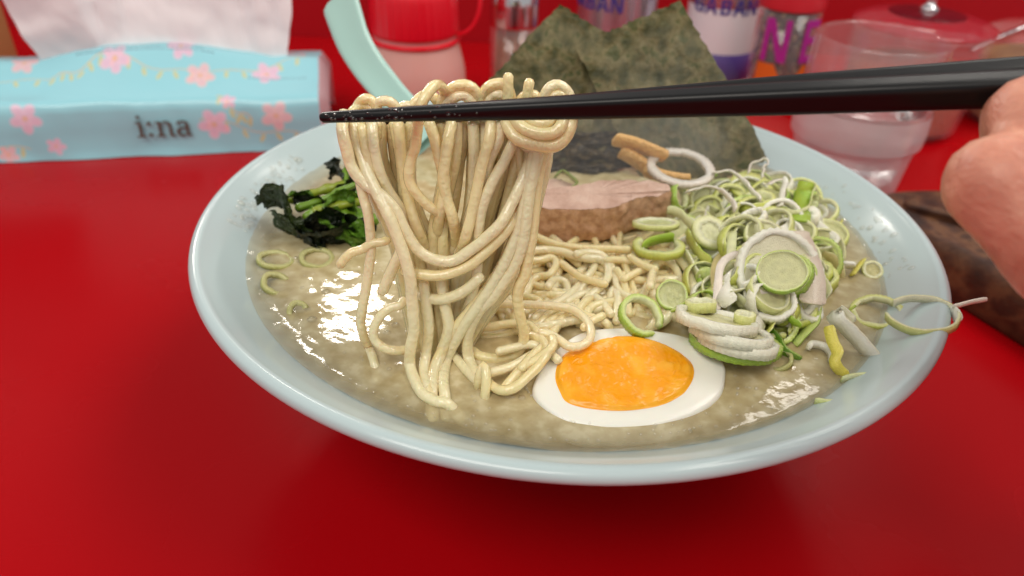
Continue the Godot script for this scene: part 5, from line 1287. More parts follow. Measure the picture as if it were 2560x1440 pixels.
	noodle(lifted, [-8.4, 114.1, 51.4, -9.2, 111, 53.1, -10.1, 107, 55, -10.7, 101.8, 56.7, -11, 97.7, 58.1, -11.1, 94.2, 59.4, -11.6, 90.5, 60.8, -12.1, 86.7, 61.6, -12.5, 83, 62.4, -13.6, 80.6, 63, -14.1, 77.8, 63.1, -13.7, 74.1, 63.4, -12.8, 70, 63.3, -12.1, 66.2, 63.1, -12.6, 63, 63.8, -14.8, 60.4, 64.3, -19.1, 60.4, 65.8, -22.8, 60.4, 64.9, -25.1, 60.4, 63.1, -28.3, 56.5, 60.6], 1.35)
	noodle(lifted, [-10, 114.8, 53.3, -11.1, 109.1, 55.6, -12.2, 103.3, 57.9, -12.6, 99.1, 59.4, -13.3, 91.9, 61.5, -14.9, 86.2, 62.7, -17.9, 81.1, 63.9, -20, 77.8, 64.6, -22.9, 74.4, 64.9, -25.1, 69.6, 65.4, -25.9, 64.6, 65.5, -25.3, 60.4, 66.9, -23.1, 60.4, 73.2, -21.8, 56.5, 77], 1.44)
	noodle(lifted, [-10.8, 114.4, 52.4, -12.1, 107.3, 56, -13.2, 100.6, 58.5, -14.4, 94.4, 60.4, -16.6, 88.1, 62.3, -19.4, 82.2, 63.6, -22.4, 77.2, 64.8, -25.7, 72.1, 65.9, -28.6, 66.2, 66.2, -30.9, 60.4, 66.8, -31, 60.4, 74.6, -30.1, 60.4, 80, -29.5, 56.5, 83.9], 1.40)
	noodle(lifted, [-21.3, 116.6, 51.9, -21.6, 113.1, 54.7, -23, 108.3, 56.8, -24, 103.2, 58.5, -25, 98, 60.1, -26.3, 92.7, 61.8, -28, 85.2, 58.4, -29.2, 76.9, 56.1], 1.35)
	noodle(lifted, [-14.9, 115.1, 52.2, -18, 108.9, 55.6, -20.9, 103.9, 57.8, -22.8, 98.7, 59.4, -23.5, 93.2, 60.7, -23.5, 86.3, 61.7, -24.4, 79.5, 63.2, -26.9, 70.2, 61.7, -29.7, 61.1, 59.6], 1.30)
	noodle(lifted, [-29.9, 116.3, 51.9, -30.6, 112.8, 54.8, -31.2, 108.9, 56.7, -31.6, 104.5, 57.7, -30.7, 100, 58.6, -29.4, 96.2, 60, -29, 90, 57.3, -29.5, 84, 54.5], 1.35)
	noodle(lifted, [-35.2, 116.2, 52, -33.6, 112.3, 53.8, -32.4, 108.4, 55.7, -31.5, 104.9, 56.5, -31.3, 102.2, 57.1, -32, 97.9, 58.6, -33.2, 91.8, 56.9, -33.3, 84.8, 54.3], 1.35)
	noodle(lifted, [-47.6, 115.8, 52.1, -47.1, 112.3, 54.9, -46.4, 108.2, 56.3, -45.4, 104.7, 57.1, -43.8, 100.9, 57.4, -41.6, 97.4, 58.2, -40.2, 92.5, 56.7, -39.4, 86.6, 54], 1.26)
	noodle(lifted, [-49.9, 114.8, 52.3, -49, 111.1, 54.6, -48, 107, 56.1, -46.4, 103.1, 56.9, -44.6, 98.2, 57, -43.4, 93.3, 56.6, -42.3, 86.5, 54], 1.26)
	noodle(lifted, [-41.9, 116, 52, -41.4, 112.1, 53.9, -41.1, 107.7, 54.9, -40.5, 103.3, 55.9, -39.7, 98.8, 56.9, -38, 93.8, 59, -36.5, 87.8, 57.8, -35.6, 80.8, 55.3], 1.30)
	noodle(lifted, [-18.9, 116.7, 51.8, -19.5, 112.8, 53.7, -21.4, 108.4, 54.7, -22.4, 103.9, 55.7, -25.2, 97.4, 57.2, -27.1, 91, 57.1, -31.2, 82.9, 54.8], 1.26)
	noodle(lifted, [-36.2, 81, 62.9, -35.5, 75.7, 65.1, -35, 69.7, 66.4, -35.7, 63.1, 67.4, -35.9, 60.4, 71.7, -34, 60.4, 78.1, -32.9, 56.5, 81.9], 1.35)
	noodle(lifted, [-32.5, 81.6, 61.7, -31.3, 75.3, 64.2, -30.3, 69.5, 66, -32.1, 62.9, 66.9, -33.4, 60.4, 71.5, -33.1, 60.4, 79.4, -33, 56.5, 83.4], 1.44)
	noodle(lifted, [-14.9, 91.8, 59.5, -17.3, 86, 60.8, -19.3, 82, 61.6, -21.3, 79.3, 62.8, -24.8, 74.5, 64.3, -28.6, 69.3, 65.5, -31.7, 64, 66.7, -33.6, 60.4, 70.1, -34, 60.4, 76.7, -33.2, 60.4, 80.4, -32.4, 56.5, 84.3], 1.35)
	noodle(lifted, [-39.2, 77.9, 62, -36.2, 76.9, 63.8, -32.3, 77, 64.8, -28.5, 78.5, 65, -25.2, 80.8, 64.5, -22.5, 83.5, 63.3], 1.35)
	noodle(lifted, [-18.3, 117.4, 52.7, -17, 115.7, 55.1, -15, 114.3, 57, -11.3, 113.6, 57.7, -7.4, 113.5, 57.7, -5.1, 115, 56.8, -4, 117.4, 55.8, -3.8, 118.9, 53.4], 1.53)
	noodle(lifted, [-16.3, 118.2, 53.6, -14.4, 117, 56.4, -11, 116.1, 57.6, -7.6, 116.4, 57.5, -6, 117.9, 56.7, -5.6, 119.4, 54.3], 1.44)
	noodle(lifted, [-14.1, 118.1, 52.6, -11.9, 117.9, 55.7, -9.3, 118, 56.2, -7.6, 119, 54.4], 1.26)
	noodle(lifted, [-15.7, 112.9, 52.7, -12, 111.1, 54.1, -9.1, 110.1, 53.3], 1.35)
	noodle(lifted, [-53.8, 114.8, 50.2, -52.2, 116.6, 48.8, -50.5, 117.5, 47.6, -48.8, 117.1, 47.7, -47.5, 115.4, 49.1], 1.12)
	noodle(lifted, [-53.2, 114.1, 47.3, -51.2, 117.8, 47.5, -49.6, 119.2, 48.2, -48.1, 118.8, 48.3, -46.9, 116.9, 48.7, -46.6, 114.7, 49.2], 1.17)
	noodle(lifted, [-48.4, 114.7, 48.2, -46.9, 118.2, 48.4, -45.6, 119, 48.8, -44, 118.9, 48.8, -42.6, 117.4, 48.6, -41.9, 115.2, 49.1], 1.12)
	noodle(lifted, [-43.4, 114.8, 48.2, -41.8, 117.3, 47.6, -40.2, 117.7, 47.5, -38.4, 117.4, 47.6, -37.3, 115.5, 48], 1.08)
	noodle(lifted, [-42.4, 113.8, 46.3, -40.7, 115.9, 46.9, -39, 117.9, 47.5, -37.1, 119.5, 46.1, -35.1, 119.9, 46, -33.1, 117.7, 46.5], 1.17)
	noodle(lifted, [-33.6, 114.4, 47.2, -32.4, 119.1, 47.2, -30.9, 121.5, 47.7, -28.6, 122.9, 47.9, -26.5, 122.7, 47.9, -24.9, 121.4, 47.7, -24, 118.4, 47.4, -23.6, 115.1, 48.1], 1.30)
	noodle(lifted, [-32.5, 115.7, 48, -31.1, 118.8, 48.3, -28.8, 120.6, 48.4, -27.1, 120.5, 48.4, -25.6, 118.7, 48.3, -24.9, 115.8, 48], 1.22)
	noodle(lifted, [-24.9, 114.7, 47.2, -23.8, 119.8, 47, -22.1, 122.5, 47.5, -20, 123.3, 47.3, -18.4, 123, 47.4, -17.2, 120.5, 46.9, -16.7, 116.2, 47.9], 1.26)
	noodle(lifted, [-23.1, 116, 47.9, -21.7, 120, 47.5, -19.7, 121.1, 47.8, -17.9, 119.6, 47.6, -16.9, 116.6, 47.8], 1.17)
	noodle(lifted, [-17.8, 116.7, 49.3, -17.8, 121.1, 48.8, -17.8, 125.9, 47.7], 1.22)
	noodle(lifted, [-13.5, 116.6, 48.8, -13.5, 121.1, 48.3, -13, 124.7, 47.5], 1.22)
	noodle(lifted, [-15.8, 116.2, 47.9, -14.8, 119.9, 47.6, -12.9, 121.1, 47.3, -11.1, 120.3, 47.4, -10.3, 117.3, 47.6], 1.22)
	noodle(lifted, [-10.3, 116.8, 47.7, -9.6, 121, 47.8, -8.3, 123, 47.4, -6.7, 123.4, 47.3, -5, 122.4, 47.5, -3.9, 120.7, 47.9, -3.2, 117.1, 47.7], 1.35)
	noodle(lifted, [-8.7, 117.2, 48.7, -8, 120.6, 48.4, -6.6, 121.6, 48.2, -5.3, 120.8, 48.4, -4.8, 117.8, 48.5], 1.22)
	noodle(lifted, [-50.6, 115.1, 50.5, -50.2, 106.5, 52.8, -47.9, 98.4, 54.6, -44.1, 87.7, 56.2, -41.4, 76.1, 59.1, -39.2, 62, 61.4, -36.9, 48.8, 65], 1.24)
	noodle(lifted, [-47.1, 115.1, 50.3, -47.2, 106.1, 51.7, -43.6, 97.6, 54.7, -40.4, 87.6, 55.7, -38.7, 75.7, 58.4, -37, 62.1, 61.4, -35.9, 48.8, 65], 1.41)
	noodle(lifted, [-43.3, 115, 49.7, -41.8, 106.7, 52.6, -41, 97.7, 54.8, -38.5, 88.1, 56.5, -36.7, 76.5, 59.5, -34.6, 63.1, 62.5, -34, 47.7, 65.2], 1.25)
	noodle(lifted, [-39.2, 115.1, 49.6, -40.9, 106.2, 51.4, -39.9, 97.5, 54.3, -36.7, 88.1, 56.5, -34, 76, 58.6, -33, 62.6, 61.8, -33.5, 48.3, 65.1], 1.30)
	noodle(lifted, [-32.8, 115.3, 49.4, -31, 106.5, 51.3, -32.7, 97.9, 54.6, -34.5, 88.3, 56.6, -33.5, 76.3, 58.9, -32.3, 62.2, 61.2, -32.8, 47.8, 65.2], 1.43)
	noodle(lifted, [-28.9, 115.8, 50.4, -29.3, 107.1, 52.7, -31.3, 97.6, 53.8, -32.1, 88.4, 56.6, -31.9, 76.5, 59.2, -30.7, 63.1, 62.3, -34.1, 47.7, 65.2], 1.43)
	noodle(lifted, [-25.4, 115.7, 49.8, -25, 107.3, 52.6, -25.6, 96.3, 55, -28.1, 86.2, 56.3, -29.2, 76.1, 58.3, -31.1, 62.4, 61.4, -32.9, 47.8, 65.2], 1.44)
	noodle(lifted, [-22.7, 115.6, 49.3, -22.7, 107.1, 52, -24.5, 95.8, 54, -26.1, 86.7, 57, -27.6, 76.3, 58.7, -29.6, 63.2, 62.4, -31.4, 49, 64.9], 1.30)
	noodle(lifted, [-17.9, 115.8, 49.4, -18.6, 107.5, 52.6, -21.4, 96.4, 54.8, -23.6, 86.4, 56.4, -26.1, 76.8, 59.3, -28.1, 62.8, 61.8, -29.8, 49.6, 64.8], 1.40)
	noodle(lifted, [-14.2, 116.1, 49.9, -15.5, 107.5, 52.2, -17.8, 96.1, 54.1, -20.4, 86.3, 56, -23.2, 77, 59.5, -26.5, 65.2, 61.5, -31, 50.7, 64.5], 1.26)
	noodle(lifted, [-12, 116.1, 49.6, -12.8, 107.6, 52.4, -14.7, 96.6, 54.8, -16.6, 86.9, 56.8, -20, 76.9, 59.1, -24.1, 68.5, 60.9, -28.1, 59.6, 62.5], 1.38)
	noodle(lifted, [-9.2, 115.3, 49.8, -9.9, 105.8, 52.5, -11.5, 96.1, 53.6, -13.3, 86.6, 56.1, -16.4, 78.8, 58.2, -20.5, 72.7, 59.9, -24.8, 64.9, 61.1], 1.34)
	noodle(lifted, [-16.6, 116.2, 50.4, -14.7, 107.6, 52.4, -12.6, 98.4, 54.2, -12.6, 90.2, 56.5, -14.7, 82.9, 57.4, -18.5, 77, 59.2, -22.3, 69.4, 60.3, -26.8, 61, 62.6], 1.37)
	noodle(lifted, [-53.5, 114.2, 50.8, -52.4, 107.1, 52.2, -50.4, 101.7, 53.3, -47.1, 96.3, 54.6, -43.7, 89.3, 55.1, -41.3, 82.9, 57.2, -39.7, 75.7, 58.5, -38.7, 67.9, 60.9], 1.18)
	noodle(lifted, [-50.2, 114.1, 48, -50.2, 105.4, 50.4, -47.9, 97.1, 52, -43.6, 86.9, 54.8, -41.4, 75.1, 57.6, -39.2, 61.1, 60.1, -36.7, 47.6, 63.6], 1.44)
	noodle(lifted, [-46.5, 114.5, 48.5, -46.3, 105.9, 51.1, -43.2, 96.2, 52, -40.1, 86.7, 54.2, -38.5, 74.9, 57.2, -36.7, 61.9, 61.1, -35.5, 47.6, 63.6], 1.63)
	noodle(lifted, [-42, 114.6, 48.4, -41.4, 105.9, 50.7, -40.1, 97, 53.3, -37.5, 87.2, 54.9, -36, 75.5, 58, -34.6, 61.1, 59.9, -33.9, 46.5, 63.8], 1.72)
	noodle(lifted, [-38.2, 115, 49.2, -40.1, 105.8, 50.5, -39.6, 96.5, 52.3, -35.9, 87.1, 54.6, -33.4, 75.7, 58, -33.2, 61.3, 60.1, -33.5, 47.1, 63.7], 1.66)
	noodle(lifted, [-31.9, 115.3, 49.3, -30.4, 106, 50.2, -32.3, 96.6, 52, -33.7, 87.2, 54.6, -33.1, 75.5, 57.8, -31.7, 61.1, 59.8, -32.6, 46.6, 63.8], 1.56)
	noodle(lifted, [-27.4, 115, 48.1, -28.7, 106, 50, -29.9, 96.8, 52.3, -31.2, 87.3, 54.7, -30.9, 75.5, 57.5, -30.2, 61.3, 59.9, -33.2, 46.5, 63.8], 1.58)
	noodle(lifted, [-24.3, 115.1, 48.2, -24.1, 106.3, 50.4, -24.9, 95.4, 53.3, -27.5, 85.1, 54.4, -28.7, 75.4, 57.3, -30.2, 62.1, 61, -32.9, 46.6, 63.8], 1.45)
	noodle(lifted, [-21.4, 115.4, 48.6, -21.8, 106.5, 50.6, -23.5, 95.6, 53.5, -25.5, 85.5, 54.9, -26.7, 75.2, 56.9, -28.9, 62.1, 60.9, -31.1, 47.8, 63.5], 1.82)
	noodle(lifted, [-16.9, 115.3, 48.1, -17.5, 106.9, 51, -20.8, 95.4, 52.9, -22.6, 85.7, 55.1, -25.4, 75.2, 56.8, -27.4, 62.1, 60.8, -30.1, 48.4, 63.4], 1.54)
	noodle(lifted, [-13, 115.7, 48.7, -14.6, 106.8, 50.7, -16.4, 95.9, 53.6, -19.3, 85.4, 54.4, -22.3, 75.4, 56.9, -26.1, 64.5, 60.6, -30.4, 49.5, 63.2], 1.50)
	noodle(lifted, [-10.5, 115.5, 47.9, -12, 106.7, 50.2, -14, 95.7, 53, -16.4, 85.6, 54.5, -19.8, 75.3, 56.7, -24.1, 67.3, 59.3, -27.7, 58.9, 61.7], 1.50)
	noodle(lifted, [-8.3, 114.9, 48.7, -9.2, 105.3, 51.4, -10.8, 95.4, 52.2, -12.5, 85.7, 54.5, -15.9, 77.9, 56.8, -20, 71.7, 58.3, -24.7, 63.8, 59.6], 1.69)
	noodle(lifted, [-15.6, 115.5, 48.4, -13.9, 106.5, 50, -12.1, 97.7, 52.8, -12.4, 89.1, 54.7, -14.1, 81.6, 55.3, -17.9, 75.4, 56.7, -22.6, 68.5, 59.1, -27, 60, 61.4], 1.66)
	noodle(lifted, [-52.8, 113.2, 48.2, -52, 106.1, 49.8, -49.9, 101.3, 52.3, -46.8, 95.3, 52.5, -43.5, 89.3, 55.1, -40.6, 82.4, 56.3, -39.7, 75.2, 57.6, -38.9, 66.5, 58.9], 1.59)
	noodle(lifted, [-51.7, 113.7, 47, -51.5, 105, 49.7, -48.8, 96.8, 51.5, -44.4, 86.4, 53.9, -42.2, 74.1, 56.2, -39.7, 60.5, 59.4, -37.3, 46.3, 62.2], 1.48)
	noodle(lifted, [-48.5, 113.6, 46.5, -47.8, 104.9, 49.1, -44.6, 95.4, 50.5, -41.4, 86.5, 53.9, -39.6, 74, 55.9, -38, 59.9, 58.5, -36.7, 46.4, 62.2], 1.51)
	noodle(lifted, [-43.9, 114.2, 47.7, -43.2, 104.9, 48.7, -42, 95.6, 50.7, -39.5, 86, 52.9, -37.4, 73.7, 55.3, -35.1, 60.3, 58.9, -34.5, 45.3, 62.5], 1.75)
	noodle(lifted, [-39.6, 114.4, 47.8, -41.4, 105.3, 49.3, -40.5, 96, 51.4, -36.9, 86, 52.8, -34.5, 73.8, 55.3, -33.7, 60, 58.5, -33.7, 45.9, 62.3], 1.88)
	noodle(lifted, [-33.6, 114.3, 47, -31.9, 105.6, 49.4, -33.4, 95.9, 50.6, -35, 86.5, 53.5, -33.7, 74.4, 56.2, -32.5, 61, 59.7, -33.4, 45.3, 62.4], 1.47)
	noodle(lifted, [-29.3, 114.2, 46.3, -29.9, 105.8, 49.7, -31.5, 96.1, 50.9, -32.7, 86.1, 52.6, -31.7, 74.4, 56, -30.9, 60.1, 58.4, -34.1, 45.3, 62.5], 1.46)
	noodle(lifted, [-25.9, 114.4, 46.6, -25.6, 105.5, 48.7, -26.3, 94.1, 50.8, -28.4, 84.4, 53.2, -29.5, 74.4, 55.8, -31.3, 60.1, 58.5, -33.6, 45.3, 62.4], 1.49)
	noodle(lifted, [-22.6, 114.8, 47.1, -23.1, 105.6, 48.5, -25.1, 94.5, 51.5, -26.6, 84.8, 53.8, -28, 74.6, 56.1, -29.5, 61.1, 59.6, -31.6, 46.5, 62.2], 1.64)
	noodle(lifted, [-18.4, 114.6, 46.4, -18.9, 105.6, 48.3, -21.4, 94.9, 51.9, -23.6, 84.5, 53.1, -26.3, 74.3, 55.6, -28.3, 60.6, 58.9, -30.1, 47.2, 62], 1.55)
	noodle(lifted, [-14.8, 114.7, 46.2, -16.1, 105.8, 48.6, -18.3, 94.4, 50.8, -21, 84.7, 53.3, -23.7, 74.7, 56, -27.2, 63.1, 58.7, -31.6, 48.3, 61.8], 1.70)
	noodle(lifted, [-11.8, 115.1, 47.1, -12.9, 106.2, 49.2, -14.7, 94.7, 51.1, -16.8, 84.9, 53.4, -20.6, 74.4, 55.3, -24.6, 66, 57.4, -28.2, 57.2, 59.5], 1.47)
	noodle(lifted, [-9.3, 114, 46.4, -10.4, 104.1, 48.7, -11.6, 95.2, 51.9, -13, 85.3, 53.7, -16.6, 76.9, 55.3, -20.8, 70.4, 56.6, -25.3, 63.1, 58.6], 1.81)
	noodle(lifted, [-17.1, 114.9, 47, -14.9, 106.1, 49.2, -12.8, 97.1, 51.6, -12.6, 87.8, 52.3, -14.8, 81.5, 55.1, -18.4, 74.8, 55.8, -22.7, 67.6, 57.9, -26.8, 58.6, 59.5], 1.88)
	noodle(lifted, [-54.5, 113, 47.9, -53.6, 105.4, 48.3, -51.1, 99.9, 49.5, -48, 94.7, 51.4, -44.2, 87.9, 52.8, -41.8, 81, 54.1, -40.4, 74.1, 56.1, -39.4, 65.9, 58.3], 1.55)
	noodle(lifted, [-50.9, 113.5, 46.4, -50.5, 104.4, 48.2, -48.5, 95.7, 49.4, -44.2, 85.5, 52.4, -42.2, 72.6, 54, -40.2, 58.7, 57.2, -37.4, 45.1, 60.9], 1.85)
	noodle(lifted, [-47.2, 113.2, 45.4, -47, 104.5, 48.2, -43.7, 95.2, 50.2, -41, 84.9, 51.2, -39.2, 73.3, 54.7, -37.8, 59.1, 57.5, -36.4, 45.2, 60.8], 1.45)
	noodle(lifted, [-43.2, 113.4, 45.6, -42.1, 104.4, 47.5, -40.9, 95.3, 50.2, -38.5, 85.6, 52.1, -36.8, 73.3, 54.6, -35, 59.2, 57.5, -34.8, 44.1, 61.1], 1.75)
	noodle(lifted, [-39.1, 113.3, 44.9, -40.8, 104.4, 47.4, -39.7, 95.3, 50.1, -36.4, 85.3, 51.6, -33.7, 73.1, 54.2, -33.3, 59, 57.1, -33.6, 44.7, 61], 1.74)
	noodle(lifted, [-31.9, 113.9, 45.8, -30.4, 105, 47.9, -32.4, 95.2, 49.2, -33.9, 85.9, 52.4, -33.2, 73.8, 55.2, -31.7, 59.4, 57.5, -32.8, 44.1, 61.1], 1.62)
	noodle(lifted, [-28.3, 114.2, 46.1, -29.2, 105, 47.7, -31.3, 95.1, 49, -32.1, 85.7, 51.9, -31.9, 73.3, 54.4, -31.2, 59.2, 57.2, -34.7, 44.1, 61.1], 1.56)
	noodle(lifted, [-24.3, 113.9, 45, -24.4, 105.2, 47.9, -25.3, 93.4, 49.4, -27.8, 84.1, 52.7, -28.6, 73.8, 54.8, -30.8, 59.4, 57.5, -33.2, 44.1, 61.1], 1.85)
	noodle(lifted, [-22, 114.2, 45.6, -22.3, 104.9, 47, -24.5, 93.4, 49.4, -26.1, 83.9, 52.4, -27.9, 73.3, 54.1, -29.6, 59.7, 57.8, -31.5, 45.3, 60.8], 1.77)
	noodle(lifted, [-17.4, 114.5, 45.9, -18, 105.1, 47.2, -21.1, 94, 50.2, -23.1, 83.7, 51.8, -26, 74, 55, -28.5, 59.2, 57.1, -31, 45.9, 60.7], 1.51)
	noodle(lifted, [-14, 114.5, 45.6, -15.2, 105.5, 47.8, -17.3, 94.2, 50.4, -20, 84.2, 52.5, -23, 74.2, 55.1, -27, 62.3, 57.8, -31.9, 47.1, 60.4], 1.49)
	noodle(lifted, [-11.2, 114.4, 45.2, -12.4, 105.6, 47.7, -14, 93.8, 49.3, -16.6, 84.2, 52.2, -20.2, 73.5, 53.9, -24.3, 65.1, 56.2, -28.3, 56.3, 58.4], 1.87)
	noodle(lifted, [-8.3, 113.8, 45.9, -8.9, 103.6, 47.5, -10.8, 94.2, 49.9, -12.4, 84.5, 52.4, -15.4, 76, 53.8, -20.2, 69.6, 55.4, -24.4, 62.2, 57.5], 1.70)
	noodle(lifted, [-16, 114.5, 45.9, -13.9, 105.1, 46.7, -12.2, 95.9, 49.1, -12.2, 87, 50.8, -14.4, 79.9, 52.4, -18.2, 74.4, 55.1, -22.6, 66.2, 56, -27, 57, 57.5], 1.60)
	noodle(lifted, [-53.7, 112.4, 46.3, -52.8, 104.7, 46.8, -50.6, 99.5, 48.6, -47.4, 93.9, 50, -44.1, 87, 51, -40.7, 80.3, 52.9, -39.8, 72.8, 54, -38.9, 65.1, 57.1], 1.75)
	noodle(lifted, [-52.1, 112.5, 44, -51.5, 103.4, 46.1, -49, 95.4, 48.7, -44.6, 84.5, 50.6, -42.9, 71.6, 52.5, -40, 58, 56.2, -37.4, 43.9, 59.5], 1.81)
	noodle(lifted, [-47.8, 113, 44.9, -47.3, 103.9, 46.7, -44.3, 94.5, 48.7, -40.9, 84.9, 51.1, -38.9, 72, 52.8, -37.4, 58, 56, -35.9, 44, 59.5], 1.57)
	noodle(lifted, [-44.1, 112.7, 43.6, -42.9, 103.5, 45.5, -41.7, 94.6, 48.8, -39, 84.3, 50, -37.4, 72.6, 53.6, -34.9, 58.4, 56.4, -35, 42.8, 59.7], 1.55)
	noodle(lifted, [-39.3, 112.7, 43.4, -41.2, 103.8, 46, -40.3, 94.6, 48.6, -36.8, 84.9, 50.8, -34.3, 72.4, 53.2, -33, 58.6, 56.5, -33.9, 43.5, 59.6], 1.49)
	noodle(lifted, [-33.2, 113.1, 43.8, -31.4, 104.2, 46.2, -33, 94.4, 47.8, -34.7, 84.5, 50, -33.8, 72.6, 53.5, -32.6, 58.4, 56.2, -32.9, 42.9, 59.7], 1.44)
	noodle(lifted, [-28.9, 113.3, 44, -29.7, 104.4, 46.5, -31.6, 94.7, 48.2, -32.7, 84.7, 50.2, -32.2, 72, 52.4, -31.3, 58.4, 56.2, -34.1, 42.9, 59.7], 1.86)
	noodle(lifted, [-25.3, 113.6, 44.3, -25, 104.7, 46.7, -25.6, 92.8, 48.2, -28.7, 83.3, 51.4, -29.8, 72.5, 53, -31.2, 58.5, 56.3, -33.8, 42.9, 59.7], 1.86)
	noodle(lifted, [-22.5, 113.7, 44.4, -23.3, 104.3, 45.8, -24.7, 93, 48.6, -26.8, 82.9, 50.7, -28.4, 72.2, 52.5, -30.1, 58.1, 55.7, -31.6, 44.1, 59.4], 1.56)
	noodle(lifted, [-17.8, 113.8, 44.3, -18.8, 104.8, 46.4, -21.6, 93, 48.3, -23.6, 82.9, 50.4, -26.5, 73, 53.6, -28.5, 59, 56.8, -31.1, 44.7, 59.3], 1.50)
	noodle(lifted, [-14.2, 113.8, 44, -15.8, 104.4, 45.2, -17.7, 93.2, 48.5, -20.5, 82.8, 50, -23.7, 72.4, 52.5, -27.4, 60.9, 55.9, -31.9, 45.9, 59], 1.54)
	noodle(lifted, [-11.4, 113.7, 43.2, -12.3, 104.5, 45.3, -14.3, 93.3, 48.4, -16.2, 83.7, 51.3, -19.6, 72.5, 52.4, -23.8, 64.5, 55.4, -28.1, 55.5, 57.3], 1.56)
	noodle(lifted, [-9.2, 113.2, 44.4, -9.8, 103.3, 46.9, -11.4, 93.2, 47.9, -13.3, 83.2, 50.3, -16.3, 74.8, 52.1, -21.2, 68.5, 53.8, -25.7, 60.8, 55.6], 1.72)
	noodle(lifted, [-16.6, 113.5, 43.4, -14.2, 104.8, 46.2, -12.4, 95.4, 48.1, -12.2, 86.2, 49.5, -14.5, 79.3, 51.6, -18.2, 73.3, 53.6, -22.6, 65.5, 54.9, -27.2, 56.7, 57.1], 1.82)
	noodle(lifted, [-55, 111.5, 44, -53.7, 104.6, 46.6, -51.7, 98.9, 47.4, -48.2, 93.5, 49.2, -44.9, 86.6, 50.4, -42.2, 79, 51, -40.5, 72.5, 53.7, -39.9, 63.2, 54.4], 1.88)

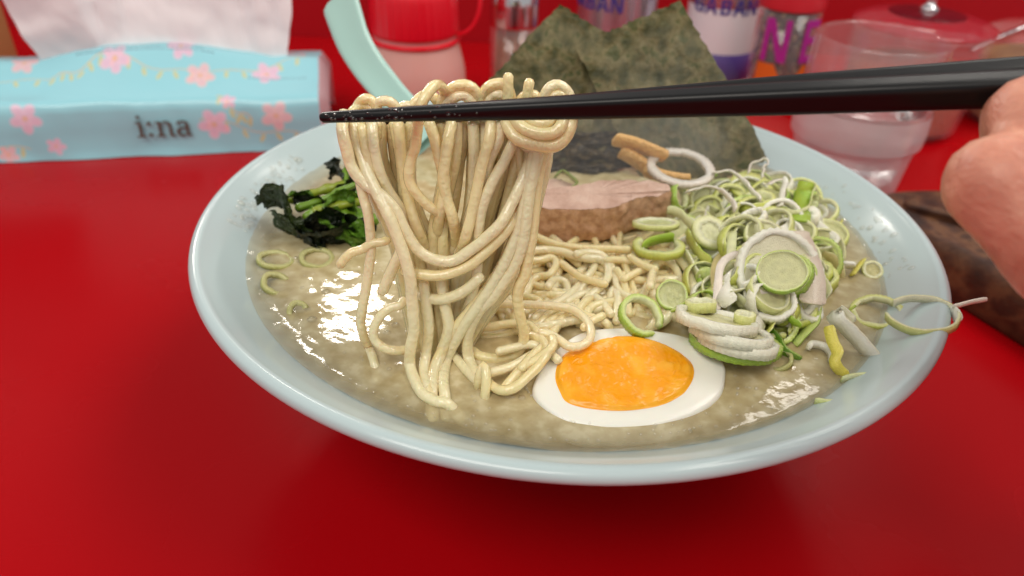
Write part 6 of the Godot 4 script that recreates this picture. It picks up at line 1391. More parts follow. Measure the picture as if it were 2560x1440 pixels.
func scallions() -> void:
	ring("white scallion curl heaped on the bowl rim side of the mound", [76.8, 64.3, 10.2, .49, -.65, .59, -.85, -.18, .50], 3.9, 1.1, 1.7, 39, 300, "w", -1, true)
	ring("pale scallion curl heaped low in the mound above the stacked slices", [63.2, 62.6, 36.7, -.84, -.54, -.02, -.05, .12, -.99], 4.6, 0.8, 1.4, 54, 354, "p", -1, true)
	ring("pale scallion disc heaped in the heart of the mound around the filled round slice", [59.3, 71.9, 37.5, -.91, -.39, -.16, .08, .20, -.98], 5.5, 1.3, 2.3, 0, 360, "p", 0, true)
	ring("white scallion curl heaped in the heart of the mound around the filled round slice", [45, 73.5, 44.7, -.85, -.53, .02, -.00, -.04, -1.00], 4.4, 1.5, 1.8, 21, 286, "w", -1, true)
	ring("yellowish scallion curl heaped at the back of the mound below the bent white shreds", [84.2, 60.7, -27.8, .62, -.57, .54, -.78, -.52, .35], 7.6, 1.2, 2.5, 44, 312, "y", -1, true)
	ring("green-edged scallion curl heaped in the heart of the mound around the filled round slice", [49, 69.1, 30.6, -.51, -.80, .30, -.70, .19, -.69], 5.1, 1.1, 1.5, 80, 370, "g", -1, true)
	ring("yellowish scallion curl heaped on the pork side of the mound", [37.9, 64.4, 33.8, .45, -.69, .57, -.86, -.15, .49], 5.9, 0.8, 2.8, 24, 364, "y", -1, true)
	ring("yellowish scallion curl heaped low in the mound above the stacked slices", [52.5, 62.2, 41.9, -.93, -.34, -.14, -.04, .48, -.88], 3.3, 1.1, 2.4, 6, 289, "y", -1, true)
	ring("yellowish scallion curl heaped on the bowl rim side of the mound", [65.4, 67.1, 31.5, -.92, -.35, -.20, .21, .01, -.98], 5.7, 0.8, 2.9, 78, 318, "y", -1, true)
	ring("white scallion curl heaped on the pork side of the mound", [46.8, 63.6, 28.3, -.95, -.29, -.14, .07, .25, -.97], 5.4, 0.9, 2.2, 41, 334, "w", -1, true)
	ring("yellowish scallion curl heaped on the pork side of the mound", [42.7, 72, 40.9, -.52, -.79, .32, -.16, -.27, -.95], 3.8, 1.1, 2.3, 65, 310, "y", -1, true)
	ring("pale scallion curl heaped on the pork side of the mound", [36.8, 61.9, 26.3, -.44, -.81, .38, -.57, -.07, -.82], 5.5, 1.5, 2.6, 61, 365, "p", -1, true)
	ring("white scallion disc heaped low in the mound above the stacked slices", [40.5, 62.6, 43.7, .45, -.66, .60, -.71, .14, .69], 3.3, 1.7, 2.4, 0, 360, "w", 0, true)
	ring("pale scallion disc heaped in the heart of the mound around the filled round slice", [52.4, 68.5, 7.8, .09, -.86, .49, -.77, .25, .58], 4.1, 0.8, 1.5, 0, 360, "p", 0, true)
	ring("white scallion disc heaped on the bowl rim side of the mound", [78.4, 62.8, 9.8, -.70, -.71, .08, -.04, -.07, -1.00], 4.8, 1.0, 2.6, 0, 360, "w", 0, true)
	ring("white scallion disc heaped in the heart of the mound around the filled round slice", [69.7, 62.8, -1.6, -.85, -.53, -.06, -.17, .37, -.91], 4.5, 1.1, 2.0, 0, 360, "w", 0, true)
	ring("white scallion curl heaped in the heart of the mound around the filled round slice", [66.6, 70.2, 13.4, .77, -.37, .52, -.61, -.19, .77], 4.7, 1.3, 1.5, 51, 317, "w", -1, true)
	ring("green-edged scallion curl heaped at the back of the mound below the bent white shreds", [73.4, 63, -19.9, -.91, -.40, -.15, .13, .08, -.99], 7.5, 1.0, 1.7, 4, 342, "g", -1, true)
	ring("white scallion curl heaped low in the mound above the stacked slices", [38.1, 61.5, 41.2, .20, -.78, .60, -.75, .27, .60], 7.0, 1.0, 1.4, 56, 386, "w", -1, true)
	ring("yellowish scallion curl heaped in the heart of the mound around the filled round slice", [49.1, 70.2, 25, .43, -.71, .56, -.73, .08, .67], 7.6, 1.0, 2.8, 70, 378, "y", -1, true)
	ring("yellowish scallion curl heaped at the back of the mound below the bent white shreds", [47.1, 61.9, -8.3, .97, .13, .21, -.12, -.49, .86], 5.6, 1.5, 3.0, 62, 322, "y", -1, true)
	ring("yellowish scallion curl heaped at the back of the mound below the bent white shreds", [72.3, 62.2, -11.1, .45, -.71, .55, -.71, .09, .70], 8.3, 0.9, 2.2, 47, 293, "y", -1, true)
	ring("white scallion disc heaped low in the mound above the stacked slices", [50.7, 70.3, 50.2, .87, -.16, .47, -.49, -.41, .77], 6.6, 1.6, 2.7, 0, 360, "w", 0, true)
	ring("green-edged scallion curl heaped on the pork side of the mound", [48.3, 61.2, 0.7, .73, -.48, .49, -.68, -.45, .58], 4.6, 0.9, 2.4, 56, 383, "g", -1, true)
	ring("green-edged scallion disc heaped low in the mound above the stacked slices", [54.7, 63.9, 39.6, .89, -.12, .44, -.45, -.02, .89], 6.1, 1.0, 2.4, 0, 360, "g", 0, true)
	ring("white scallion curl heaped in the heart of the mound around the filled round slice", [70.8, 64.4, 7.5, -.91, -.37, -.18, .18, .04, -.98], 4.7, 1.4, 3.2, 49, 386, "w", -1, true)
	ring("pale scallion curl heaped in the heart of the mound around the filled round slice", [53.4, 61.9, 8.4, .77, -.40, .49, -.58, -.11, .81], 7.2, 1.6, 2.9, 53, 339, "p", -1, true)
	ring("yellowish scallion curl heaped in the heart of the mound around the filled round slice", [66, 61.4, 3.8, .77, -.38, .52, -.64, -.37, .67], 5.8, 1.4, 1.9, 2, 333, "y", -1, true)
	ring("pale scallion curl heaped on the pork side of the mound", [46.4, 60.6, 13.4, -.71, -.68, .18, -.17, -.09, -.98], 5.6, 0.8, 2.8, 53, 281, "p", -1, true)
	ring("pale scallion curl heaped low in the mound above the stacked slices", [52.1, 63.4, 41, -.13, -.85, .52, -.97, .22, .12], 3.8, 0.8, 2.0, 83, 380, "p", -1, true)
	ring("green-edged scallion curl heaped low in the mound above the stacked slices", [53.1, 63.5, 51.2, .61, -.49, .62, -.79, -.41, .46], 6.2, 1.6, 3.2, 73, 395, "g", -1, true)
	ring("pale scallion disc heaped in the heart of the mound around the filled round slice", [58.9, 65.2, 32.9, .93, .05, .36, -.36, -.03, .93], 4.7, 0.9, 2.8, 0, 360, "p", 0, true)
	ring("yellowish scallion curl heaped on the pork side of the mound", [47.7, 65.3, 20.5, -.72, -.68, .16, -.39, .19, -.90], 7.4, 1.3, 2.1, 59, 348, "y", -1, true)
	ring("pale scallion disc heaped on the pork side of the mound", [43.9, 62.5, -3, -.31, -.87, .38, -.69, -.07, -.72], 5.3, 1.2, 1.6, 0, 360, "p", 0, true)
	ring("pale scallion curl heaped in the heart of the mound around the filled round slice", [62.1, 71.4, 12.5, -.74, -.67, .07, -.27, .19, -.94], 5.7, 0.9, 2.7, 62, 369, "p", -1, true)
	ring("white scallion curl heaped in the heart of the mound around the filled round slice", [57.5, 66.8, 0.7, -.95, -.24, -.20, .18, .12, -.98], 8.1, 1.6, 2.1, 67, 330, "w", -1, true)
	ring("yellowish scallion curl heaped in the heart of the mound around the filled round slice", [64.9, 67, 18.9, -.16, -.88, .44, -.96, .24, .12], 6.5, 1.0, 2.4, 79, 393, "y", -1, true)
	ring("pale scallion disc heaped in the heart of the mound around the filled round slice", [57.3, 69.1, 24, .94, .08, .32, -.29, -.26, .92], 3.6, 1.0, 2.5, 0, 360, "p", 0, true)
	ring("pale scallion curl heaped on the pork side of the mound", [45.4, 61.2, 3.7, -.54, -.79, .29, -.50, .03, -.87], 7.2, 1.3, 1.7, 44, 376, "p", -1, true)
	ring("green-edged scallion curl heaped low in the mound above the stacked slices", [37.7, 63.6, 42.4, .95, -.01, .31, -.28, -.40, .87], 4.3, 1.0, 3.0, 55, 327, "g", -1, true)
	ring("yellowish scallion disc heaped on the bowl rim side of the mound", [74.5, 60.5, 13.3, -.60, -.78, .19, -.52, .19, -.84], 5.2, 1.5, 3.0, 0, 360, "y", 0, true)
	ring("yellowish scallion disc heaped in the heart of the mound around the filled round slice", [66.1, 60.9, 14.3, -.81, -.59, .01, -.00, -.02, -1.00], 8.0, 0.8, 2.8, 0, 360, "y", 0, true)
	ring("yellowish scallion curl heaped at the back of the mound below the bent white shreds", [57.7, 70, 4, -.02, -.89, .46, -.98, .10, .16], 6.2, 1.1, 1.5, 31, 292, "y", -1, true)
	ring("white scallion curl heaped in the heart of the mound around the filled round slice", [54.8, 71.9, 28.6, -.10, -.88, .47, -.83, .33, .44], 5.1, 0.7, 2.3, 1, 355, "w", -1, true)
	ring("white scallion disc heaped low in the mound above the stacked slices", [44.1, 64.1, 48.6, .47, -.63, .62, -.82, -.06, .57], 4.0, 1.3, 2.1, 0, 360, "w", 0, true)
	ring("pale scallion curl heaped on the bowl rim side of the mound", [63.8, 65.6, 35.2, .43, -.66, .62, -.78, .07, .62], 3.6, 0.7, 3.1, 78, 317, "p", -1, true)
	ring("white scallion curl heaped on the bowl rim side of the mound", [72.9, 61.3, 29.7, .51, -.59, .63, -.74, .07, .66], 6.5, 0.7, 1.5, 87, 306, "w", -1, true)
	ring("yellowish scallion curl heaped on the bowl rim side of the mound", [71.4, 61.8, 24, -.90, -.41, -.17, .19, -.03, -.98], 6.5, 1.7, 3.0, 5, 369, "y", -1, true)
	ring("yellowish scallion disc heaped in the heart of the mound around the filled round slice", [57.3, 62.1, 4, .83, -.30, .46, -.53, -.16, .83], 7.8, 1.5, 2.3, 0, 360, "y", 0, true)
	ring("yellowish scallion curl heaped in the heart of the mound around the filled round slice", [57.5, 70.2, 21.5, .83, -.29, .48, -.56, -.38, .73], 5.8, 1.2, 2.2, 44, 338, "y", -1, true)
	ring("yellowish scallion curl heaped in the heart of the mound around the filled round slice", [48.9, 72.5, 39.9, .11, -.83, .55, -.92, .13, .38], 4.6, 1.4, 2.7, 33, 331, "y", -1, true)
	ring("pale scallion curl heaped low in the mound above the stacked slices", [52.5, 68, 44.7, .94, .07, .34, -.21, -.67, .72], 6.8, 1.2, 3.1, 23, 282, "p", -1, true)
	ring("pale scallion curl heaped on the bowl rim side of the mound", [70, 65.7, 28, .54, -.58, .61, -.84, -.39, .37], 3.8, 0.7, 2.5, 30, 298, "p", -1, true)
	ring("pale scallion disc heaped low in the mound above the stacked slices", [49.8, 72.2, 50.4, .68, -.45, .58, -.67, -.07, .74], 5.6, 0.8, 2.6, 0, 360, "p", 0, true)
	ring("pale scallion disc heaped at the back of the mound below the bent white shreds", [63.1, 61.9, -9.2, .95, .11, .28, -.24, -.29, .93], 7.3, 0.8, 1.6, 0, 360, "p", 0, true)
	ring("yellowish scallion curl heaped low in the mound above the stacked slices", [40.9, 67.1, 45.9, .76, -.39, .52, -.65, -.56, .51], 4.8, 1.4, 3.0, 67, 285, "y", -1, true)
	ring("white scallion curl heaped low in the mound above the stacked slices", [66.3, 60.5, 31.6, .93, .09, .36, -.27, -.52, .81], 5.5, 1.3, 2.5, 0, 390, "w", -1, true)
	ring("yellowish scallion disc heaped on the bowl rim side of the mound", [78.3, 65.8, 5.2, .71, -.44, .56, -.64, -.06, .77], 4.7, 0.8, 2.6, 0, 360, "y", 0, true)
	ring("pale scallion curl heaped in the heart of the mound around the filled round slice", [63.5, 65.9, 15, .20, -.81, .55, -.93, .02, .37], 4.3, 0.9, 2.0, 13, 284, "p", -1, true)
	ring("pale scallion curl heaped in the heart of the mound around the filled round slice", [54.5, 70.7, 22.1, .63, -.56, .55, -.77, -.32, .55], 7.7, 1.2, 2.2, 29, 303, "p", -1, true)
	ring("yellowish scallion curl heaped at the back of the mound below the bent white shreds", [84.4, 62.5, -16, .25, -.82, .52, -.90, .00, .43], 5.8, 0.7, 2.3, 22, 390, "y", -1, true)
	ring("yellowish scallion disc heaped in the heart of the mound around the filled round slice", [62.5, 69.3, 9.1, .16, -.84, .51, -.92, .06, .39], 6.2, 1.2, 2.2, 0, 360, "y", 0, true)
	ring("pale scallion curl heaped on the pork side of the mound", [43, 61.6, -7.5, .64, -.60, .49, -.77, -.45, .46], 5.1, 1.0, 3.0, 89, 363, "p", -1, true)
	ring("white scallion disc heaped on the pork side of the mound", [46.1, 61.4, -3.5, .46, -.72, .52, -.72, .04, .69], 4.5, 0.8, 2.4, 0, 360, "w", 0, true)
	ring("white scallion curl heaped in the heart of the mound around the filled round slice", [55.5, 64, 23.6, -.54, -.80, .28, -.13, -.25, -.96], 4.6, 0.8, 2.6, 9, 340, "w", -1, true)
	ring("pale scallion disc heaped on the bowl rim side of the mound", [72.3, 66.8, 15.3, .60, -.55, .58, -.70, -.01, .71], 4.5, 1.3, 2.3, 0, 360, "p", 0, true)
	ring("white scallion disc heaped in the heart of the mound around the filled round slice", [62.7, 64.2, 30.4, .45, -.65, .61, -.78, .04, .62], 4.0, 1.4, 2.1, 0, 360, "w", 0, true)
	ring("pale scallion curl heaped in the heart of the mound around the filled round slice", [61.8, 65.3, 31, .78, -.32, .54, -.62, -.28, .73], 5.9, 0.9, 2.0, 76, 388, "p", -1, true)
	ring("yellowish scallion disc heaped in the heart of the mound around the filled round slice", [55.2, 66.9, 11.1, .89, -.18, .42, -.45, -.52, .73], 5.8, 1.1, 2.5, 0, 360, "y", 0, true)
	ring("green-edged scallion disc heaped on the pork side of the mound", [41.7, 63.7, 34.5, .70, -.47, .53, -.57, .08, .82], 6.8, 1.0, 1.9, 0, 360, "g", 0, true)
	ring("yellowish scallion disc heaped at the back of the mound below the bent white shreds", [68.4, 66.8, -10.5, .90, -.15, .41, -.43, -.14, .89], 7.7, 1.1, 2.3, 0, 360, "y", 0, true)
	ring("green-edged scallion curl heaped on the bowl rim side of the mound", [74.3, 63.8, 19.4, -.24, -.88, .41, -.74, -.11, -.66], 7.5, 1.6, 1.5, 1, 380, "g", -1, true)
	ring("yellowish scallion curl heaped at the back of the mound below the bent white shreds", [64.7, 61.5, -21.9, -.63, -.76, .16, -.19, -.05, -.98], 5.8, 1.4, 1.8, 85, 298, "y", -1, true)
	ring("green-edged scallion curl heaped in the heart of the mound around the filled round slice", [69.6, 67.4, 6.5, .61, -.56, .56, -.69, -.04, .72], 7.4, 1.3, 2.2, 35, 282, "g", -1, true)
	ring("pale scallion curl heaped in the heart of the mound around the filled round slice", [48.4, 72.5, 23.2, -.69, -.71, .16, -.32, .09, -.94], 7.7, 1.1, 2.5, 54, 283, "p", -1, true)
	ring("yellowish scallion disc heaped on the bowl rim side of the mound", [75.6, 63, 18.2, .27, -.77, .58, -.91, .00, .42], 4.7, 0.9, 1.5, 0, 360, "y", 0, true)
	ring("yellowish scallion disc heaped on the bowl rim side of the mound", [82.3, 61.7, 0.5, .93, .21, .32, -.28, -.17, .94], 8.2, 0.9, 2.5, 0, 360, "y", 0, true)
	ring("white scallion curl heaped at the back of the mound below the bent white shreds", [73.8, 62, -15.2, .94, .14, .30, -.16, -.62, .77], 8.1, 1.1, 2.1, 47, 285, "w", -1, true)
	ring("white scallion curl heaped at the back of the mound below the bent white shreds", [62.8, 64, -17.5, .48, -.71, .52, -.87, -.30, .39], 8.7, 1.0, 2.5, 88, 302, "w", -1, true)
	ring("green-edged scallion disc heaped at the back of the mound below the bent white shreds", [56.1, 61.9, -20.9, .01, -.89, .45, -.93, .16, .34], 4.4, 1.1, 1.8, 0, 360, "g", 0, true)
	ring("yellowish scallion disc heaped in the heart of the mound around the filled round slice", [57.1, 64.9, 29.8, .72, -.42, .55, -.69, -.42, .59], 5.5, 1.2, 3.1, 0, 360, "y", 0, true)
	ring("green-edged scallion curl heaped in the heart of the mound around the filled round slice", [53.6, 60.8, 6.4, .71, -.48, .52, -.58, .02, .81], 5.4, 1.4, 1.8, 41, 350, "g", -1, true)
	ring("green-edged scallion disc heaped on the pork side of the mound", [38.1, 61.7, 25.1, -.32, -.84, .43, -.79, -.02, -.62], 5.4, 1.0, 1.6, 0, 360, "g", 0, true)
	ring("white scallion disc heaped in the heart of the mound around the filled round slice", [60.6, 62, 22.2, .78, -.34, .52, -.57, -.02, .82], 4.6, 1.4, 1.8, 0, 360, "w", 0, true)
	ring("green-edged scallion curl heaped at the back of the mound below the bent white shreds", [56.9, 61.6, -27.1, -.96, -.22, -.18, .13, .24, -.96], 8.1, 0.7, 2.4, 27, 376, "g", -1, true)
	ring("green-edged scallion curl heaped on the bowl rim side of the mound", [75.3, 61.5, 19.1, .02, -.85, .52, -.94, .17, .31], 8.0, 1.5, 1.8, 34, 371, "g", -1, true)
	ring("yellowish scallion curl heaped at the back of the mound below the bent white shreds", [67.1, 66.3, -14, .06, -.89, .46, -.95, .10, .31], 7.0, 0.9, 1.9, 50, 316, "y", -1, true)
	ring("white scallion curl heaped in the heart of the mound around the filled round slice", [65.4, 70.5, 8.1, .47, -.69, .55, -.86, -.24, .44], 7.3, 1.5, 2.9, 60, 301, "w", -1, true)
	ring("green-edged scallion curl heaped in the heart of the mound around the filled round slice", [58.2, 72, 41.4, -.62, -.76, .20, -.38, .06, -.92], 6.2, 1.5, 2.0, 68, 337, "g", -1, true)
	ring("green-edged scallion disc heaped on the pork side of the mound", [45, 62.5, 28.9, -.38, -.83, .40, -.78, .06, -.62], 6.5, 1.1, 2.5, 0, 360, "g", 0, true)
	ring("yellowish scallion disc heaped on the bowl rim side of the mound", [72.4, 62.6, 27, .92, .15, .35, -.33, -.14, .93], 5.8, 1.6, 3.2, 0, 360, "y", 0, true)
	ring("pale scallion disc heaped in the heart of the mound around the filled round slice", [64.2, 63.8, 5.5, -.86, -.51, -.05, -.14, .33, -.93], 7.5, 1.4, 1.7, 0, 360, "p", 0, true)
	ring("pale scallion curl heaped at the back of the mound below the bent white shreds", [68.8, 66.5, -2.4, .94, .17, .29, -.22, -.34, .91], 5.8, 1.0, 2.4, 60, 346, "p", -1, true)
	ring("pale scallion disc heaped in the heart of the mound around the filled round slice", [71.5, 61.9, 6.3, -.27, -.88, .38, -.56, -.18, -.81], 5.0, 1.2, 3.0, 0, 360, "p", 0, true)
	ring("pale scallion curl heaped on the pork side of the mound", [38.9, 63.6, 28, .48, -.67, .56, -.68, .13, .73], 4.6, 0.7, 2.4, 10, 351, "p", -1, true)
	ring("pale scallion curl heaped on the pork side of the mound", [45.2, 64.1, 14, .85, -.30, .44, -.51, -.24, .83], 6.6, 0.8, 2.7, 29, 309, "p", -1, true)
	ring("green-edged scallion disc heaped on the pork side of the mound", [41.7, 63.5, 27.8, .91, -.15, .38, -.40, -.45, .80], 5.2, 0.8, 3.0, 0, 360, "g", 0, true)
	ring("green-edged scallion curl heaped in the heart of the mound around the filled round slice", [66.8, 61.3, 0.4, .43, -.71, .56, -.80, -.01, .60], 5.0, 0.8, 2.5, 27, 393, "g", -1, true)
	ring("green-edged scallion curl heaped on the pork side of the mound", [41.2, 62.9, 29.6, .35, -.74, .58, -.87, -.04, .49], 4.4, 0.7, 2.2, 69, 321, "g", -1, true)
	ring("yellowish scallion curl heaped on the bowl rim side of the mound", [67.3, 61, 31.5, .92, .05, .39, -.39, -.05, .92], 6.3, 1.0, 3.1, 64, 323, "y", -1, true)
	ring("white scallion disc heaped in the heart of the mound around the filled round slice", [54.5, 74, 30.4, .73, -.44, .53, -.65, -.18, .74], 4.7, 1.2, 2.1, 0, 360, "w", 0, true)
	ring("yellowish scallion disc heaped at the back of the mound below the bent white shreds", [48.7, 62.5, -10, .23, -.83, .50, -.92, -.01, .40], 6.6, 1.3, 2.5, 0, 360, "y", 0, true)
	ring("pale scallion disc heaped in the heart of the mound around the filled round slice", [58.1, 64.6, 20.1, .93, -.02, .37, -.37, -.14, .92], 6.8, 1.1, 2.1, 0, 360, "p", 0, true)
	ring("white scallion disc heaped on the bowl rim side of the mound", [63.4, 69.3, 36.2, -.91, -.37, -.19, .20, .00, -.98], 5.8, 1.1, 2.0, 0, 360, "w", 0, true)
	ring("yellowish scallion curl heaped at the back of the mound below the bent white shreds", [59, 60.8, -22.2, -.63, -.76, .18, -.26, -.01, -.97], 6.6, 1.6, 1.6, 0, 316, "y", -1, true)
	ring("pale scallion curl heaped at the back of the mound below the bent white shreds", [58.5, 65.4, -6.5, .44, -.73, .53, -.80, -.05, .60], 5.7, 1.7, 2.6, 76, 298, "p", -1, true)
	ring("yellowish scallion curl heaped in the heart of the mound around the filled round slice", [61.3, 64.6, -3.2, .75, -.43, .50, -.56, -.03, .83], 4.1, 1.0, 2.9, 87, 312, "y", -1, true)
	ring("pale scallion disc heaped on the bowl rim side of the mound", [77.3, 63.5, 13.8, -.10, -.88, .46, -.99, .14, .06], 7.7, 0.9, 1.6, 0, 360, "p", 0, true)
	ring("pale scallion curl heaped in the heart of the mound around the filled round slice", [60.1, 71, 38.9, -.48, -.83, .30, -.47, -.05, -.88], 4.4, 0.8, 1.4, 7, 333, "p", -1, true)
	ring("pale scallion disc heaped low in the mound above the stacked slices", [40.8, 61.7, 49.2, -.83, -.55, .11, -.28, .24, -.93], 6.7, 1.2, 1.8, 0, 360, "p", 0, true)
	ring("green-edged scallion curl heaped at the back of the mound below the bent white shreds", [57.4, 68.9, 2.2, .80, -.37, .47, -.60, -.51, .62], 7.3, 1.6, 1.6, 21, 345, "g", -1, true)
	ring("white scallion curl heaped in the heart of the mound around the filled round slice", [62.2, 63.3, 26.9, -.22, -.87, .44, -.49, -.29, -.82], 6.3, 1.0, 1.5, 88, 286, "w", -1, true)
	ring("white scallion disc heaped low in the mound above the stacked slices", [53.7, 64, 42.9, -.82, -.57, .05, -.28, .32, -.91], 4.4, 0.9, 1.7, 0, 360, "w", 0, true)
	ring("yellowish scallion curl heaped at the back of the mound below the bent white shreds", [56.3, 64.8, -14.9, .43, -.74, .51, -.88, -.22, .43], 6.7, 1.7, 2.4, 34, 299, "y", -1, true)
	ring("white scallion disc heaped on the pork side of the mound", [39.4, 60.7, 1.5, .62, -.60, .50, -.72, -.18, .68], 6.9, 1.0, 2.0, 0, 360, "w", 0, true)
	ring("pale scallion disc heaped low in the mound above the stacked slices", [38.6, 63.6, 46.1, -.43, -.80, .42, -.54, -.14, -.83], 4.5, 1.4, 2.3, 0, 360, "p", 0, true)
	ring("pale scallion disc heaped in the heart of the mound around the filled round slice", [55, 63.2, 28.4, -.59, -.77, .25, -.54, .14, -.83], 6.1, 0.9, 2.9, 0, 360, "p", 0, true)
	ring("white scallion curl heaped low in the mound above the stacked slices", [54.9, 64.7, 44, -.63, -.74, .23, -.09, -.23, -.97], 6.4, 1.7, 3.1, 77, 282, "w", -1, true)
	ring("yellowish scallion disc heaped low in the mound above the stacked slices", [56.3, 62.3, 44.8, -.86, -.51, -.02, -.08, .16, -.98], 6.6, 1.4, 3.0, 0, 360, "y", 0, true)
	ring("white scallion disc heaped at the back of the mound below the bent white shreds", [74.3, 61.6, -32.7, -.81, -.59, -.02, .01, .01, -1.00], 9.0, 1.0, 2.5, 0, 360, "w", 0, true)
	ring("yellowish scallion disc heaped in the heart of the mound around the filled round slice", [49.7, 71.4, 33.7, .44, -.69, .58, -.90, -.32, .31], 5.3, 1.5, 2.3, 0, 360, "y", 0, true)
	ring("pale scallion disc heaped on the bowl rim side of the mound", [71.1, 68, 11.6, -.74, -.67, .04, -.25, .22, -.94], 4.8, 1.2, 3.0, 0, 360, "p", 0, true)
	ring("yellowish scallion curl heaped in the heart of the mound around the filled round slice", [51.1, 64.2, 21.4, -.89, -.46, -.04, -.03, .13, -.99], 7.8, 1.2, 3.1, 70, 304, "y", -1, true)
	ring("green-edged scallion disc heaped at the back of the mound below the bent white shreds", [70, 66.2, -13.9, -.79, -.62, .01, .01, -.02, -1.00], 5.8, 0.8, 2.9, 0, 360, "g", 0, true)
	ring("green-edged scallion disc heaped in the heart of the mound around the filled round slice", [59.7, 66.3, 29.7, .90, -.08, .42, -.36, -.67, .64], 3.5, 1.2, 2.4, 0, 360, "g", 0, true)
	ring("white scallion curl heaped in the heart of the mound around the filled round slice", [49.3, 62.8, 27.7, -.81, -.58, .08, -.10, .00, -1.00], 6.1, 0.9, 1.6, 71, 397, "w", -1, true)
	ring("green-edged scallion curl heaped in the heart of the mound around the filled round slice", [50.7, 70.6, 34.5, .95, .19, .24, -.23, -.07, .97], 3.6, 0.9, 1.7, 42, 293, "g", -1, true)
	ring("yellowish scallion disc heaped on the bowl rim side of the mound", [68.9, 62, 33.1, .57, -.54, .62, -.78, -.11, .62], 3.9, 1.6, 1.6, 0, 360, "y", 0, true)
	ring("pale scallion disc heaped on the pork side of the mound", [35.5, 61.2, 32.7, -.77, -.61, .18, -.12, -.13, -.98], 4.8, 0.8, 1.4, 0, 360, "p", 0, true)
	ring("white scallion curl heaped in the heart of the mound around the filled round slice", [58.8, 60.8, 1, -.17, -.89, .43, -.37, -.35, -.86], 5.3, 0.8, 2.6, 23, 327, "w", -1, true)
	ring("pale scallion curl heaped at the back of the mound below the bent white shreds", [56.1, 68.3, -0.6, -.86, -.50, -.03, -.06, .16, -.98], 7.4, 1.2, 2.0, 7, 316, "p", -1, true)
	ring("white scallion curl heaped on the pork side of the mound", [41.8, 64.5, 17.4, -.59, -.76, .27, -.20, -.18, -.96], 8.1, 0.8, 3.1, 85, 383, "w", -1, true)
	ring("green-edged scallion disc heaped on the pork side of the mound", [39.4, 61, 22, .13, -.83, .55, -.96, .03, .27], 3.7, 1.0, 2.5, 0, 360, "g", 0, true)
	ring("yellowish scallion disc heaped low in the mound above the stacked slices", [56, 65.7, 49.1, -.62, -.74, .24, -.21, -.14, -.97], 3.9, 1.1, 2.4, 0, 360, "y", 0, true)
	ring("white scallion disc heaped in the heart of the mound around the filled round slice", [57.7, 68, 15.2, .73, -.44, .52, -.67, -.31, .67], 7.3, 0.9, 2.2, 0, 360, "w", 0, true)
	ring("white scallion disc heaped low in the mound above the stacked slices", [52.9, 64.5, 42.7, -.21, -.85, .48, -.30, -.42, -.86], 4.9, 1.0, 2.9, 0, 360, "w", 0, true)
	ring("pale scallion curl heaped in the heart of the mound around the filled round slice", [55.4, 65.2, 20.9, .40, -.72, .57, -.78, .07, .62], 7.3, 1.1, 1.5, 17, 362, "p", -1, true)
	ring("pale scallion disc heaped at the back of the mound below the bent white shreds", [84.5, 61.4, -27.7, -.92, -.32, -.23, .13, .30, -.94], 4.6, 1.7, 2.2, 0, 360, "p", 0, true)
	ring("yellowish scallion curl heaped on the pork side of the mound", [35.9, 62, 25.1, -.31, -.84, .44, -.56, -.21, -.80], 5.4, 1.6, 1.6, 31, 320, "y", -1, true)
	ring("white scallion disc heaped low in the mound above the stacked slices", [52.8, 66.2, 41.4, -.57, -.77, .28, -.13, -.25, -.96], 4.9, 1.5, 1.6, 0, 360, "w", 0, true)
	ring("pale scallion curl heaped on the pork side of the mound", [50, 61.6, 7.1, -.37, -.85, .37, -.48, -.16, -.86], 7.2, 1.4, 3.1, 10, 305, "p", -1, true)
	ring("white scallion curl heaped at the back of the mound below the bent white shreds", [75.1, 63.1, -26.3, -.43, -.87, .25, -.35, -.10, -.93], 5.3, 1.5, 1.8, 80, 374, "w", -1, true)
	ring("white scallion curl heaped on the bowl rim side of the mound", [77.1, 62.3, 2.9, .25, -.80, .55, -.97, -.23, .10], 4.1, 0.9, 2.4, 6, 309, "w", -1, true)
	ring("pale scallion disc heaped in the heart of the mound around the filled round slice", [55.8, 73.7, 24.3, .82, -.31, .49, -.56, -.23, .79], 6.4, 1.0, 1.8, 0, 360, "p", 0, true)
	ring("green-edged scallion disc heaped on the pork side of the mound", [40.3, 64.5, 32.8, -.94, -.34, -.08, -.00, .24, -.97], 4.3, 1.5, 2.3, 0, 360, "g", 0, true)
	ring("pale scallion curl heaped in the heart of the mound around the filled round slice", [59.2, 66.7, 39.9, .93, .08, .36, -.31, -.36, .88], 6.3, 1.3, 1.6, 78, 292, "p", -1, true)
	ring("pale scallion curl heaped on the pork side of the mound", [40.7, 68.1, 42.9, .95, .00, .32, -.31, -.18, .93], 5.6, 0.8, 1.8, 46, 334, "p", -1, true)
	ring("white scallion disc heaped on the pork side of the mound", [41.5, 61.5, 28, .51, -.65, .57, -.83, -.18, .53], 3.9, 0.8, 1.5, 0, 360, "w", 0, true)
	ring("yellowish scallion curl heaped in the heart of the mound around the filled round slice", [56.5, 69.2, 8.3, -.48, -.83, .27, -.31, -.13, -.94], 3.9, 1.1, 1.8, 6, 350, "y", -1, true)
	ring("yellowish scallion disc heaped in the heart of the mound around the filled round slice", [63.8, 61, 17, .91, -.05, .40, -.34, -.64, .69], 4.9, 0.8, 2.9, 0, 360, "y", 0, true)
	ring("yellowish scallion curl heaped at the back of the mound below the bent white shreds", [81.1, 61.6, -12.7, -.93, -.27, -.26, .17, .30, -.94], 5.3, 1.1, 1.4, 36, 353, "y", -1, true)
	ring("green-edged scallion disc heaped at the back of the mound below the bent white shreds", [58.9, 63.7, -24.3, .84, -.34, .43, -.54, -.37, .75], 4.8, 0.9, 1.6, 0, 360, "g", 0, true)
